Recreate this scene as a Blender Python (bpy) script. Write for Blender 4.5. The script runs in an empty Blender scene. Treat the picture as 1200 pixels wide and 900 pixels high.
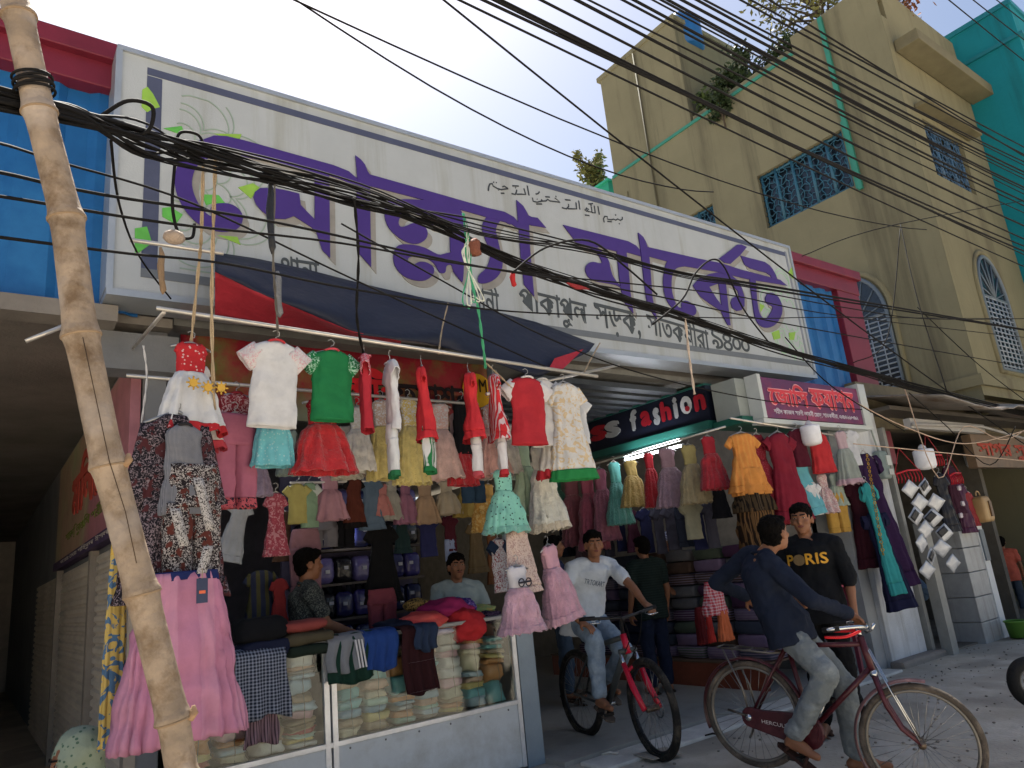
import bpy, bmesh, math, random
import numpy as np
from mathutils import Vector, Matrix, Euler, noise
random.seed(7)
S = bpy.context.scene
COL = S.collection
R = math.radians
PI = math.pi

# ---------------------------------------------------------------- camera, sky, sun, exposure
F_PX, EYE = 845.0, Vector((0, 0, 1.42))
ROT = Matrix(((0.80479039, -0.07148491, -0.58923878), (-0.58544647, -0.25916929, -0.76816906), (-0.0978001, 0.96318284, -0.25042754)))
cam_d = bpy.data.cameras.new('camera'); cam = bpy.data.objects.new('camera', cam_d); COL.objects.link(cam)
cam.matrix_world = Matrix.Translation(EYE) @ ROT.to_4x4()
cam_d.sensor_fit = 'HORIZONTAL'; cam_d.sensor_width = 36; cam_d.lens = F_PX / 1200 * 36
cam_d.clip_start = 0.05; cam_d.clip_end = 2000
S.camera = cam
S.cycles.max_bounces = 14; S.cycles.diffuse_bounces = 8; S.cycles.glossy_bounces = 3; S.cycles.transparent_max_bounces = 8
W = bpy.data.worlds.new('World'); S.world = W; W.use_nodes = True
nt = W.node_tree; nt.nodes.clear()
sky = nt.nodes.new('ShaderNodeTexSky'); sky.sky_type = 'NISHITA'; sky.sun_disc = False
SUN_EL, SUN_AZ = R(63), R(12)
sky.sun_elevation = SUN_EL; sky.sun_rotation = SUN_AZ
sky.air_density = 1.0; sky.dust_density = 2.8; sky.ozone_density = 1.2
bg = nt.nodes.new('ShaderNodeBackground'); bg.inputs[1].default_value = 0.052
out = nt.nodes.new('ShaderNodeOutputWorld')
nt.links.new(sky.outputs[0], bg.inputs[0]); nt.links.new(bg.outputs[0], out.inputs[0])
sun_d = bpy.data.lights.new('sun', 'SUN'); sun_d.energy = 5.0; sun_d.angle = R(1.0); sun_d.color = (1, .95, .86)
sun = bpy.data.objects.new('sun', sun_d); COL.objects.link(sun)
sd = Vector((math.sin(SUN_AZ) * math.cos(SUN_EL), math.cos(SUN_AZ) * math.cos(SUN_EL), math.sin(SUN_EL)))
sun.rotation_euler = sd.to_track_quat('Z', 'Y').to_euler(); sun.location = sd * 30
S.view_settings.view_transform = 'Standard'; S.view_settings.look = 'None'
S.view_settings.gamma = 1; S.view_settings.exposure = 1.72

# ---------------------------------------------------------------- pixel of the 1200x900 photo -> point on a known plane
def ray(px, py):
    return ROT @ Vector((px - 600, 450 - py, -F_PX))
def at(px, py, Y=None, X=None, Z=None):
    d = ray(px, py)
    t = (Y - EYE.y) / d.y if Y is not None else (X - EYE.x) / d.x if X is not None else (Z - EYE.z) / d.z
    return EYE + d * t
def mpp(p):   # metres per photo pixel at a point
    return -(ROT.transposed() @ (Vector(p) - EYE)).z / F_PX

# ---------------------------------------------------------------- materials
def lin(h):
    if not isinstance(h, str): return tuple(h)
    h = h.lstrip('#'); v = [int(h[i:i + 2], 16) / 255 for i in (0, 2, 4)]
    return tuple(c / 12.92 if c <= .04045 else ((c + .055) / 1.055) ** 2.4 for c in v)
_M = {}
def N(nt, t, **k):
    n = nt.nodes.new('ShaderNode' + t)
    for a, v in k.items(): setattr(n, a, v)
    return n
def mat(col, rough=.8, var=.16, sc=6, bump=.15, bsc=60, metal=0, alpha=1, emit=0, pat=None, c2=None, psc=20, spec=.3, c3=None, sheen=0):
    key = (col, rough, var, sc, bump, bsc, metal, alpha, emit, pat, c2, psc, spec, c3, sheen)
    if key in _M: return _M[key]
    m = bpy.data.materials.new('surface'); m.use_nodes = True
    t = m.node_tree; b = t.nodes['Principled BSDF']; L = t.links.new
    c = lin(col)
    tc = N(t, 'TexCoord')
    no = N(t, 'TexNoise'); no.inputs['Scale'].default_value = sc; no.inputs['Detail'].default_value = 6; no.inputs['Roughness'].default_value = .65
    L(tc.outputs['Object'], no.inputs['Vector'])
    mr = N(t, 'MapRange'); mr.inputs[1].default_value = .3; mr.inputs[2].default_value = .7
    mr.inputs[3].default_value = 1 - var; mr.inputs[4].default_value = 1 + var
    L(no.outputs[0], mr.inputs[0])
    base = N(t, 'Mix', data_type='RGBA', blend_type='MULTIPLY'); base.inputs[0].default_value = 1
    base.inputs[6].default_value = (*c, 1)
    L(mr.outputs[0], base.inputs[7])
    if pat:
        mx = N(t, 'Mix', data_type='RGBA'); mx.inputs[6].default_value = (*c, 1); mx.inputs[7].default_value = (*lin(c2), 1)
        def thr(o, lo, hi):
            r = N(t, 'MapRange'); r.inputs[1].default_value = lo; r.inputs[2].default_value = hi; L(o, r.inputs[0]); return r.outputs[0]
        if pat == 'dots':
            v = N(t, 'TexVoronoi'); v.inputs['Scale'].default_value = psc; L(tc.outputs['Object'], v.inputs['Vector']); f = thr(v.outputs[0], .26, .2)
        elif pat == 'print':
            v = N(t, 'TexNoise'); v.inputs['Scale'].default_value = psc; v.inputs['Detail'].default_value = 2; v.inputs['Distortion'].default_value = 2.2; L(tc.outputs['Object'], v.inputs['Vector']); f = thr(v.outputs[0], .52, .56)
        elif pat == 'streak':
            mp_ = N(t, 'Mapping'); mp_.inputs['Scale'].default_value = (psc, psc, psc * .06); L(tc.outputs['Object'], mp_.inputs[0])
            v = N(t, 'TexNoise'); v.inputs['Scale'].default_value = 1; v.inputs['Detail'].default_value = 7; v.inputs['Roughness'].default_value = .7; L(mp_.outputs[0], v.inputs['Vector']); f = thr(v.outputs[0], .5, .72)
        elif pat == 'worn':
            v = N(t, 'TexNoise'); v.inputs['Scale'].default_value = psc; v.inputs['Detail'].default_value = 8; v.inputs['Roughness'].default_value = .7; L(tc.outputs['Object'], v.inputs['Vector']); f = thr(v.outputs[0], .48, .66)
        else:
            w = N(t, 'TexWave', bands_direction={'stripe': 'Z', 'vstripe': 'X', 'plaid': 'X', 'diag': 'DIAGONAL'}[pat]); w.inputs['Scale'].default_value = psc
            w.inputs['Distortion'].default_value = .4
            L(tc.outputs['Object'], w.inputs['Vector']); f = thr(w.outputs[1], .55, .65)
            if pat == 'plaid':
                w2 = N(t, 'TexWave', bands_direction='Z'); w2.inputs['Scale'].default_value = psc; L(tc.outputs['Object'], w2.inputs['Vector'])
                ad = N(t, 'Math', operation='ADD'); L(f, ad.inputs[0]); L(thr(w2.outputs[1], .55, .65), ad.inputs[1])
                hv = N(t, 'Math', operation='MULTIPLY'); L(ad.outputs[0], hv.inputs[0]); hv.inputs[1].default_value = .5; f = hv.outputs[0]
        L(f, mx.inputs[0])
        if c3:
            m3 = N(t, 'Mix', data_type='RGBA'); m3.inputs[7].default_value = (*lin(c3), 1)
            v3 = N(t, 'TexNoise'); v3.inputs['Scale'].default_value = psc * .35; v3.inputs['Detail'].default_value = 3; L(tc.outputs['Object'], v3.inputs['Vector'])
            L(thr(v3.outputs[0], .55, .6), m3.inputs[0]); L(mx.outputs[2], m3.inputs[6]); mx = m3
        L(mx.outputs[2], base.inputs[6])
    L(base.outputs[2], b.inputs['Base Color'])
    b.inputs['Roughness'].default_value = rough; b.inputs['Metallic'].default_value = metal
    b.inputs['Specular IOR Level'].default_value = spec; b.inputs['Alpha'].default_value = alpha
    if sheen: b.inputs['Sheen Weight'].default_value = sheen
    if emit:
        b.inputs['Emission Color'].default_value = (*c, 1); b.inputs['Emission Strength'].default_value = emit
    if bump:
        n2 = N(t, 'TexNoise'); n2.inputs['Scale'].default_value = bsc; n2.inputs['Detail'].default_value = 4
        L(tc.outputs['Object'], n2.inputs['Vector'])
        bp = N(t, 'Bump'); bp.inputs['Strength'].default_value = bump; bp.inputs['Distance'].default_value = .02
        L(n2.outputs[0], bp.inputs['Height']); L(bp.outputs[0], b.inputs['Normal'])
    _M[key] = m
    return m
def fade(col, sat, mx):
    c = lin(col); g_ = .3 * c[0] + .6 * c[1] + .1 * c[2]; c = [g_ + (v - g_) * sat for v in c]; k = min(1, mx / max(max(c), 1e-4)); return tuple(round(max(v, 0) * k, 4) for v in c)
def cloth(col, **k):
    col = fade(col, .86, .56)
    for q in ('c2', 'c3'):
        if k.get(q): k[q] = fade(k[q], .86, .56)
    k.setdefault('rough', .9); k.setdefault('bump', .55); k.setdefault('bsc', 14); k.setdefault('var', .12); k.setdefault('spec', .15); k.setdefault('sc', 9)
    return mat(col, **k)
def metal(col, **k):
    k.setdefault('rough', .35); k.setdefault('metal', .8); k.setdefault('bump', .05); k.setdefault('spec', .5); k.setdefault('var', .2)
    return mat(col, **k)
def paint(col, **k):
    k.setdefault('rough', .45); k.setdefault('bump', .06); k.setdefault('var', .1); k.setdefault('spec', .4); k.setdefault('sc', 3)
    return mat(col, **k)
def glass_mat():
    m = bpy.data.materials.new('glass'); m.use_nodes = True; t = m.node_tree; t.nodes.clear()
    o = N(t, 'OutputMaterial'); mx = N(t, 'MixShader'); tr = N(t, 'BsdfTransparent'); gl = N(t, 'BsdfGlossy'); fr = N(t, 'Fresnel')
    gl.inputs['Roughness'].default_value = .06; fr.inputs[0].default_value = 1.4; tr.inputs[0].default_value = (.9, .93, .92, 1)
    t.links.new(fr.outputs[0], mx.inputs[0]); t.links.new(tr.outputs[0], mx.inputs[1]); t.links.new(gl.outputs[0], mx.inputs[2]); t.links.new(mx.outputs[0], o.inputs[0])
    return m
GLASS = glass_mat()

# ---------------------------------------------------------------- objects
def tag(o, label=None, cat=None, group=None, kind=None):
    if label: o['label'] = label
    if cat: o['category'] = cat
    if group: o['group'] = group
    if kind: o['kind'] = kind
    return o
def thing(name, label, cat, loc=(0, 0, 0), group=None):
    o = bpy.data.objects.new(name, None); COL.objects.link(o); o.location = loc; o.empty_display_size = .1
    return tag(o, label, cat, group)
def wloc(o):
    v = Vector((0, 0, 0))
    while o is not None: v += Vector(o.location); o = o.parent
    return v
def copy_tree(o, parent=None):
    c = o.copy(); COL.objects.link(c)
    if parent is not None: c.parent = parent
    for ch in o.children: copy_tree(ch, c)
    return c

class MB:
    def __init__(s): s.v = []; s.f = []; s.sm = []
    def add(s, vs, fs, smooth=False):
        b = len(s.v); s.v.extend(Vector(v) for v in vs); s.f.extend(tuple(b + i for i in f) for f in fs); s.sm.extend([smooth] * len(fs)); return s
    def box(s, lo, hi, M=None):
        x0, y0, z0 = lo; x1, y1, z1 = hi
        vs = [Vector(p) for p in ((x0, y0, z0), (x1, y0, z0), (x1, y1, z0), (x0, y1, z0), (x0, y0, z1), (x1, y0, z1), (x1, y1, z1), (x0, y1, z1))]
        if M is not None: vs = [M @ v for v in vs]
        return s.add(vs, [(0, 3, 2, 1), (4, 5, 6, 7), (0, 1, 5, 4), (1, 2, 6, 5), (2, 3, 7, 6), (3, 0, 4, 7)])
    def cbox(s, c, d, M=None):
        c = Vector(c); d = Vector(d) / 2; return s.box(c - d, c + d, M)
    def rings(s, rings, cap0=True, cap1=True, closed=True, smooth=True):
        n = len(rings[0]); vs = [p for r in rings for p in r]; fs = []
        for i in range(len(rings) - 1):
            for j in range(n if closed else n - 1):
                k = (j + 1) % n; fs.append((i * n + j, i * n + k, (i + 1) * n + k, (i + 1) * n + j))
        if closed and cap0: fs.append(tuple(range(n))[::-1])
        if closed and cap1: fs.append(tuple((len(rings) - 1) * n + j for j in range(n)))
        return s.add(vs, fs, smooth)
    def tube(s, pts, r, n=8, smooth=True, caps=True):
        pts = [Vector(p) for p in pts]; rs = r if isinstance(r, (list, tuple)) else [r] * len(pts)
        rg = []; up = None
        for i, p in enumerate(pts):
            d = (pts[min(i + 1, len(pts) - 1)] - pts[max(i - 1, 0)])
            if d.length < 1e-9: d = Vector((0, 0, 1))
            d.normalize()
            if up is None: up = Vector((0, 0, 1)) if abs(d.z) < .9 else Vector((1, 0, 0))
            a = d.cross(up)
            if a.length < 1e-5: a = d.orthogonal()
            a.normalize(); b = a.cross(d).normalized(); up = b
            rg.append([p + (a * math.cos(2 * PI * k / n) + b * math.sin(2 * PI * k / n)) * rs[i] for k in range(n)])
        return s.rings(rg, caps, caps, True, smooth)
    def ball(s, c, r, nu=14, nv=10, M=None):
        c = Vector(c); rx, ry, rz = r if isinstance(r, (tuple, list)) else (r, r, r)
        M3 = M if M is not None else Matrix.Identity(3); rg = []
        for i in range(nv + 1):
            ph = PI * (i + .001) / (nv + .002)
            rg.append([c + M3 @ Vector((rx * math.sin(ph) * math.cos(2 * PI * j / nu), ry * math.sin(ph) * math.sin(2 * PI * j / nu), rz * math.cos(ph))) for j in range(nu)])
        return s.rings(rg[::-1], True, True, True, True)
    def disc(s, c, ax, r, t, n=20):
        c = Vector(c); ax = Vector(ax).normalized(); return s.tube([c - ax * t / 2, c + ax * t / 2], r, n, smooth=False)
    def torus(s, c, ax, r, tr, n=40, m=8, a0=0, a1=2 * PI, sx=1):
        c = Vector(c); ax = Vector(ax).normalized(); u = ax.cross(Vector((0, 0, 1)))
        if u.length < 1e-4: u = Vector((1, 0, 0))
        u.normalize(); w = u.cross(ax)
        full = abs(a1 - a0 - 2 * PI) < 1e-6; rg = []
        for i in range(n + (0 if full else 1)):
            a = a0 + (a1 - a0) * i / n; d = u * math.cos(a) + w * math.sin(a)
            rg.append([c + d * (r + tr * math.cos(2 * PI * k / m)) + ax * (tr * sx * math.sin(2 * PI * k / m)) for k in range(m)])
        if full: rg.append(rg[0])
        return s.rings(rg, not full, not full)
    def sheet(s, grid, smooth=True):
        n = len(grid[0]); fs = []
        for i in range(len(grid) - 1):
            for j in range(n - 1): fs.append((i * n + j, i * n + j + 1, (i + 1) * n + j + 1, (i + 1) * n + j))
        return s.add([p for r in grid for p in r], fs, smooth)
    def prism(s, pts, off):
        pts = [Vector(p) for p in pts]; off = Vector(off); n = len(pts)
        return s.add(pts + [p + off for p in pts], [tuple(range(n)), tuple(range(2 * n - 1, n - 1, -1))] + [(i + n, (i + 1) % n + n, (i + 1) % n, i) for i in range(n)])
    def build(s, name, m, parent=None, loc=None):
        base = wloc(parent) if parent is not None else Vector(loc or (0, 0, 0))
        me = bpy.data.meshes.new(name); me.from_pydata([v - base for v in s.v], [], s.f)
        me.polygons.foreach_set('use_smooth', s.sm); me.materials.append(m); me.validate(); me.update()
        o = bpy.data.objects.new(name, me); COL.objects.link(o)
        if parent is not None: o.parent = parent
        else: o.location = base
        return o
def solid(o, t, off=0):
    md = o.modifiers.new('thickness', 'SOLIDIFY'); md.thickness = t; md.offset = off; return o
def bevel(o, w, seg=2):
    md = o.modifiers.new('edge', 'BEVEL'); md.width = w; md.segments = seg; md.limit_method = 'ANGLE'; return o
def lerp(a, b, t): return a + (b - a) * t
def smoothpath(pts, k=6):
    P = [Vector(p) for p in pts]; o = []
    for i in range(len(P) - 1):
        p0, p1, p2, p3 = P[max(i - 1, 0)], P[i], P[i + 1], P[min(i + 2, len(P) - 1)]
        for j in range(k):
            t = j / k
            o.append(.5 * ((2 * p1) + (p2 - p0) * t + (2 * p0 - 5 * p1 + 4 * p2 - p3) * t * t + (3 * p1 - p0 - 3 * p2 + p3) * t ** 3))
    return o + [P[-1]]
_TMP = []
def curve_mesh(cd):
    o = bpy.data.objects.new('tmp', cd); COL.objects.link(o)
    me = bpy.data.meshes.new_from_object(o.evaluated_get(bpy.context.evaluated_depsgraph_get()))
    bpy.data.objects.remove(o); return me
def place_mesh(me, name, m, O, ux, uz, parent, base=None):
    # mesh drawn in x,y -> plane spanned by ux, uz at O (thickness along ux x uz)
    ux = Vector(ux).normalized(); uz = Vector(uz).normalized(); n = ux.cross(uz)
    b = wloc(parent) if parent is not None else Vector((0, 0, 0))
    for v in me.vertices:
        c = v.co; v.co = Vector(O) + ux * c.x + uz * c.y + n * c.z - b
    me.materials.clear(); me.materials.append(m)
    o = bpy.data.objects.new(name, me); COL.objects.link(o)
    if parent is not None: o.parent = parent
    return o
def text(body, m, O, ux, uz, w, h, parent, name='lettering', th=.004, space=1, bold=0):
    # writing stretched into a w x h box whose lower left corner is O; bold = slightly shifted layers
    c = bpy.data.curves.new('writing', 'FONT'); c.body = body; c.size = 1; c.resolution_u = 3; c.space_character = space * (1 + bold * 1.5)
    me = curve_mesh(c); co = [tuple(v.co) for v in me.vertices]; fc = [tuple(p.vertices) for p in me.polygons]; vs = []; fs = []; q = bold * .8
    for k, (dx, dy) in enumerate(((0, 0),) if not bold else ((0, 0), (q, 0), (-q, 0), (0, q), (0, -q), (q * .7, q * .7), (-q * .7, -q * .7))):
        n0 = len(vs); vs += [(x + dx, y + dy, k * .0001) for x, y, z in co]; fs += [tuple(n0 + i for i in f) for f in fc]
    a = np.array(vs); lo, hi = a.min(0), a.max(0)
    vs = [((x - lo[0]) / max(hi[0] - lo[0], 1e-6) * w, (y - lo[1]) / max(hi[1] - lo[1], 1e-6) * h, z) for x, y, z in vs]
    me = bpy.data.meshes.new(name); me.from_pydata(vs, [], fs)
    return solid(place_mesh(me, name, m, O, ux, uz, parent), th)
PRE = '\u09bf\u09c7'; BELOW = '\u09c1\u09c2\u09cd\u0981\u09bc'
def btext(body, m, O, ux, uz, w, h, parent, name='lettering', th=.004, bold=0):
    # Bengali writing: vowel signs set in their written order, glyph by glyph along the head line
    body = body.replace('\u09cb', '\u09c7\u09be'); seq = []
    for ch in body:
        if ch in PRE and seq: seq.insert(len(seq) - 1, ch)
        elif ch == '\u09cd': continue
        else: seq.append(ch)
    vs = []; fs = []; x = 0; last = 0
    ext = bold * .9; bold = 0
    for ch in seq:
        if ch == ' ': x += .3; continue
        c = bpy.data.curves.new('writing', 'FONT'); c.body = ch; c.size = 1; c.resolution_u = 3; c.offset = bold
        me = curve_mesh(c)
        if not len(me.vertices): continue
        lo = min(v.co.x for v in me.vertices); hi = max(v.co.x for v in me.vertices); adv = hi - lo - .02
        ox = x - lo - .02
        if ch in BELOW: ox = last + (x - last) * .5 - (lo + hi) / 2
        elif ch == '\u09bc': pass
        elif ch == '\u09bf': adv = .27
        elif ch == '\u09c0': adv = .27; ox = x + .27 - hi
        for e, dz in (((0, 0),) if not ext else ((-ext, -ext * .5), (0, 0), (ext, ext * .5), (0, ext), (0, -ext))):
            b = len(vs); vs += [(v.co.x + ox + e, v.co.y + dz, 0) for v in me.vertices]; fs += [tuple(b + i for i in p.vertices) for p in me.polygons]
        if ch not in BELOW: last = x; x += adv + (.06 if ch in ',-' or '\u09e6' <= ch <= '\u09ef' else 0)
        bpy.data.meshes.remove(me)
    a = np.array(vs); lo, hi = a.min(0), a.max(0)
    vs = [((p[0] - lo[0]) / (hi[0] - lo[0]) * w, (p[1] - lo[1]) / (hi[1] - lo[1]) * h, .0002 * (i % 997) / 997) for i, p in enumerate(vs)]
    me = bpy.data.meshes.new(name); me.from_pydata(vs, [], fs)
    return solid(place_mesh(me, name, m, O, ux, uz, parent), th)
def shapes(polys, th, dz=.0006):
    # polys: list of [outline, hole...] in 2D -> one extruded mesh
    mb_v = []; mb_f = []
    for k, pl in enumerate(polys):
        c = bpy.data.curves.new('outline', 'CURVE'); c.dimensions = '2D'; c.fill_mode = 'BOTH'; c.extrude = th / 2 + dz * (k % 7)
        for ring in pl:
            s = c.splines.new('POLY'); s.points.add(len(ring) - 1)
            for p, q in zip(s.points, ring): p.co = (q[0], q[1], 0, 1)
            s.use_cyclic_u = True
        me = curve_mesh(c); b = len(mb_v)
        mb_v += [v.co.copy() for v in me.vertices]; mb_f += [tuple(b + i for i in p.vertices) for p in me.polygons]
        bpy.data.meshes.remove(me)
    me = bpy.data.meshes.new('shapes'); me.from_pydata(mb_v, [], mb_f); return me
def ctm(pts, k=3):   # closed smooth outline
    n = len(pts); o = []
    for i in range(n):
        p0, p1, p2, p3 = [Vector((*pts[(i + d) % n], 0)) for d in (-1, 0, 1, 2)]
        for j in range(k):
            t = j / k; v = .5 * ((2 * p1) + (p2 - p0) * t + (2 * p0 - 5 * p1 + 4 * p2 - p3) * t * t + (3 * p1 - p0 - 3 * p2 + p3) * t ** 3); o.append((v.x, v.y))
    return o

# ================================================================ SETTING
def structure(o, name=None):
    o['kind'] = 'structure'; return o
# ground: a concrete street, one sheet to the horizon
def gz(x, y): return -.1 * max(0, min(1.9, (3.45 - y) / 1.2))
g = MB(); n = 40
xs = [-400, -60, -15] + [(-4 + i * .7) for i in range(30)] + [24, 60, 400]; ys = [-400, -60, -12] + [(-5 + i * .6) for i in range(34)] + [30, 80, 400]
g.sheet([[(x, y, gz(x, y) + (.012 * noise.noise((x * .9, y * .9, 0)) if abs(x) < 20 and abs(y) < 20 else 0)) for x in xs] for y in ys])
structure(g.build('street', mat('#b1a797', rough=.95, var=.2, sc=1.3, bump=.5, bsc=35, pat='worn', c2='#bfb6a8', psc=2.2, c3='#9d9486', spec=.1)))
m = MB(); m.box((3.62, 4.55, -.02), (7.9, 14, .035)); structure(m.build('passage_floor', mat('#a39d93', var=.2, sc=3, rough=.75, pat='worn', c2='#8d877e', psc=3)))
m = MB()
m.box((3.72, 4.2, -.02), (8.0, 4.5, .024)); structure(bevel(m.build('kerb', mat('#cfc9bf', var=.18, sc=5, bump=.4)), .012))
# loose grit and paper scraps on the road
m = MB(); rr = random.Random(3)
for i in range(700):
    x, y = rr.uniform(3, 13), rr.uniform(2.2, 4.4); s = rr.uniform(.003, .017)
    m.ball((x, y, gz(x, y) + s * .3 + .01 * noise.noise((x * .9, y * .9, 0))), (s, s * .8, s * .5), 6, 4)
tag(m.build('gravel', mat('#857c70', bump=.2)), 'scattered grit and small stones on the concrete road', 'gravel', kind='stuff')

def corr(mb, x0, x1, z0, z1, Y, pitch=.19, d=.035, front=-1):
    # corrugated sheet facing -Y
    pts = []; x = x0
    while x < x1 - .01:
        for a, b in ((0, 0), (.3, 0), (.42, 1), (.88, 1)):
            xx = x + a * pitch
            if xx < x1: pts.append((xx, Y + front * d * b))
        x += pitch
    pts.append((x1, Y)); mb.sheet([[(px, py, z) for px, py in pts] for z in (z0, z1)], False); return mb

mk = thing('market_building', 'blue corrugated market building with dark red coping behind the big signboard', 'building', (4.5, 8, 0))
blue = paint('#1a5c98', var=.14, rough=.4, pat='worn', c2='#24659c', psc=1.5)
red = paint('#6e1f30', var=.15)
m = MB(); corr(m, -6, .75, 3.2, 4.74, 4.78, .42); solid(m.build('wall_cladding', blue, mk), .01)
m = MB(); corr(m, 8.0, 9.36, 2.95, 4.78, 4.78, .3); solid(m.build('wall_cladding', blue, mk), .01)
m = MB()
m.box((-6, 4.66, 4.72), (.62, 4.9, 4.99)); m.box((-6, 4.6, 4.9), (.62, 4.92, 5.03)); m.box((8.0, 4.66, 4.72), (9.95, 4.9, 5.02)); m.box((8.0, 4.6, 4.93), (9.97, 4.92, 5.06)); m.box((9.36, 4.67, 2.3), (9.93, 4.88, 4.72)); m.box((.62, 4.8, 4.7), (8, 4.92, 4.95))
bevel(m.build('coping', red, mk), .008)
dk = mat('#5b5550', var=.2, sc=2, rough=.9)
m = MB(); m.box((-6, 4.8, 3.16), (.96, 20.1, 3.22)); m.box((-6, 4.62, 3.1), (.62, 4.8, 3.2)); m.build('canopy_underside', mat('#7d7770', var=.3, sc=1.2), mk)
m = MB(); m.box((.97, 4.82, 3.19), (9.4, 14, 3.24)); m.build('ceiling', mat('#6d6d6a', var=.2), mk)
m = MB(); m.box((-6, 4.9, 3.25), (9.9, 14, 4.6)); m.box((-6, 4.95, 4.6), (9.9, 14, 4.7)); m.build('upper_storey', mat('#6d6a66'), mk)
m = MB(); m.box((.55, 4.8, 2.86), (1.0, 5.0, 3.1)); m.box((.83, 4.9, 0), (.95, 20, 3.158)); m.build('partition', mat('#77797c', var=.2, sc=2, rough=.7), mk)
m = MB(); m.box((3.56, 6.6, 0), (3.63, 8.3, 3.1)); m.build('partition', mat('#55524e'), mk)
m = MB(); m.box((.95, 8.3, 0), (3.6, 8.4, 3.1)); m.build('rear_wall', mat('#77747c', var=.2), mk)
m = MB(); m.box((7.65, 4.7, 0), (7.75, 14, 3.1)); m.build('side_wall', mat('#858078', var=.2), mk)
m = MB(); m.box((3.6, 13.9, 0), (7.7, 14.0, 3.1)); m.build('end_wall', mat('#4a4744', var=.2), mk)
m = MB()
for i in range(46):
    y = 4.9 + i * .11
    m.box((4.0, y, 3.08 + .02 * (i % 2)), (5.95, y + .08, 3.13 + .02 * (i % 2)))
m.build('ceiling_sheeting', mat('#3c4147', var=.2, rough=.5, metal=.3), mk)
# white pier at the right end, with its grey tile side and skirting stones
wp = paint('#c3c6c9', var=.12, rough=.85, sc=4, pat='streak', c2='#989794', psc=5, bump=.3)
m = MB(); m.box((8.2, 4.4, -.05), (9.02, 4.9, 2.9)); bevel(m.build('pier', wp, mk), .01)
m = MB(); m.box((7.98, 4.46, -.05), (8.2, 4.9, 2.75)); m.build('door_jamb', paint('#8f9294', rough=.5), mk)
m = MB(); m.box((8.15, 4.25, -.05), (9.2, 4.42, .07)); bevel(m.build('plinth_stone', mat('#8a8178', bump=.6), mk), .03)
m = MB(); m.box((7.62, 4.7, 0), (8.0, 4.8, 2.75)); m.build('side_pier', paint('#777775'), mk)
m = MB(); m.tube([(3.57, 4.86, 0), (3.5, 4.83, 1.45), (3.5, 4.83, 3.1)], .045, 10); m.box((3.46, 4.78, 0), (3.62, 4.9, 1.1)); m.build('corner_post', paint('#8b98a2', metal=.2), mk)
# header box above the right-hand shop front with a green underside
m = MB(); m.box((6.22, 4.36, 2.72), (8.6, 4.66, 3.12)); m.build('header_box', paint('#8f9591', var=.12), mk)
m = MB(); m.box((6.2, 4.33, 2.64), (8.62, 4.7, 2.717)); bevel(m.build('header_trim', paint('#1d5a4c'), mk), .006)
# left alley under the canopy: wall with roller shutters
shm = mat('#cfc4b4', rough=.6, var=.18, sc=2)
for y0, y1 in ((4.98, 6.6), (6.8, 9.2), (9.4, 12.5)):
    m = MB(); k = 0; z = 0; g1 = []
    while z < 1.86:
        for dz, dx in ((0, 0), (.015, .018), (.045, .018), (.06, 0)): g1.append((z + dz, .826 - dx))
        z += .075
    m.sheet([[(x, y, z) for z, x in g1] for y in (y0, y1)], False); solid(m.build('roller_shutter', shm, mk), .004)
for y in (4.93, 6.7, 9.3): MB().box((.77, y - .05, 0), (.83, y + .06, 1.9)).build('shutter_guide', mat('#9a8f82', rough=.6), mk)
m = MB(); m.box((-3.2, 4.9, 0), (-3.1, 20, 3.15)); m.box((-3.2, 19.9, 0), (.95, 20.1, 3.21)); m.build('alley_wall', mat('#b5ada3'), mk)
# back room floor of the left shop
m = MB(); m.box((.95, 4.9, -.02), (3.55, 8.3, .12)); m.build('shop_floor', mat('#6a635b'), mk)

# ---------------------------------------------------------------- yellow building
yb = thing('yellow_building', 'olive yellow plastered building with grilled windows, arched windows and rooftop plants', 'building', (12.2, 4.25, 0))
ywl = mat('#76725b', rough=.93, var=.1, sc=.8, bump=.25, bsc=14, pat='streak', c2='#524e3f', psc=1.6)
yfr = mat('#7c775e', rough=.93, var=.1, sc=.8, bump=.25, bsc=14, pat='streak', c2='#645e4b', psc=1.6)
XS, YF = 12.2, 4.25
def wall_with_holes(mb, u0, u1, z0, z1, holes, P):
    # rectangular holes (u0,u1,z0,z1); P maps (u, z, depth)
    us = sorted({u0, u1, *[h[0] for h in holes], *[h[1] for h in holes]}); zs = sorted({z0, z1, *[h[2] for h in holes], *[h[3] for h in holes]})
    for a, b in zip(us, us[1:]):
        for c, d in zip(zs, zs[1:]):
            if any(h[0] <= (a + b) / 2 <= h[1] and h[2] <= (c + d) / 2 <= h[3] for h in holes): continue
            mb.add([P(a, c, 0), P(b, c, 0), P(b, d, 0), P(a, d, 0)], [(0, 1, 2, 3)])
    for h in holes:
        q = [(h[0], h[2]), (h[1], h[2]), (h[1], h[3]), (h[0], h[3])]
        for (a, c), (b, d) in zip(q, q[1:] + q[:1]): mb.add([P(a, c, 0), P(b, d, 0), P(b, d, .22), P(a, c, .22)], [(0, 1, 2, 3)])
side = lambda u, z, d: (XS + d, u, z)
front = lambda u, z, d: (u, YF + d, z)
HS = [(5.37, 7.17, 7.43, 8.58), (8.3, 9.15, 7.43, 8.56)]
HF = [(12.75, 14.35, 7.2, 8.3)]
m = MB(); wall_with_holes(m, YF + .002, 11, 3.0, 10.6, HS, side); m.build('wall', ywl, yb)
m = MB(); wall_with_holes(m, XS, 15.45, 3.3, 10.2, HF, front); m.box((15.4, 4.3, 0), (15.45, 11, 10)); m.box((XS + .05, 10.9, 0), (15.4, 11, 10.6)); m.build('wall', yfr, yb)
MB().box((XS, 4.252, 10.602), (XS + .22, 5.9, 10.95)).build('parapet', ywl, yb)
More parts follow.
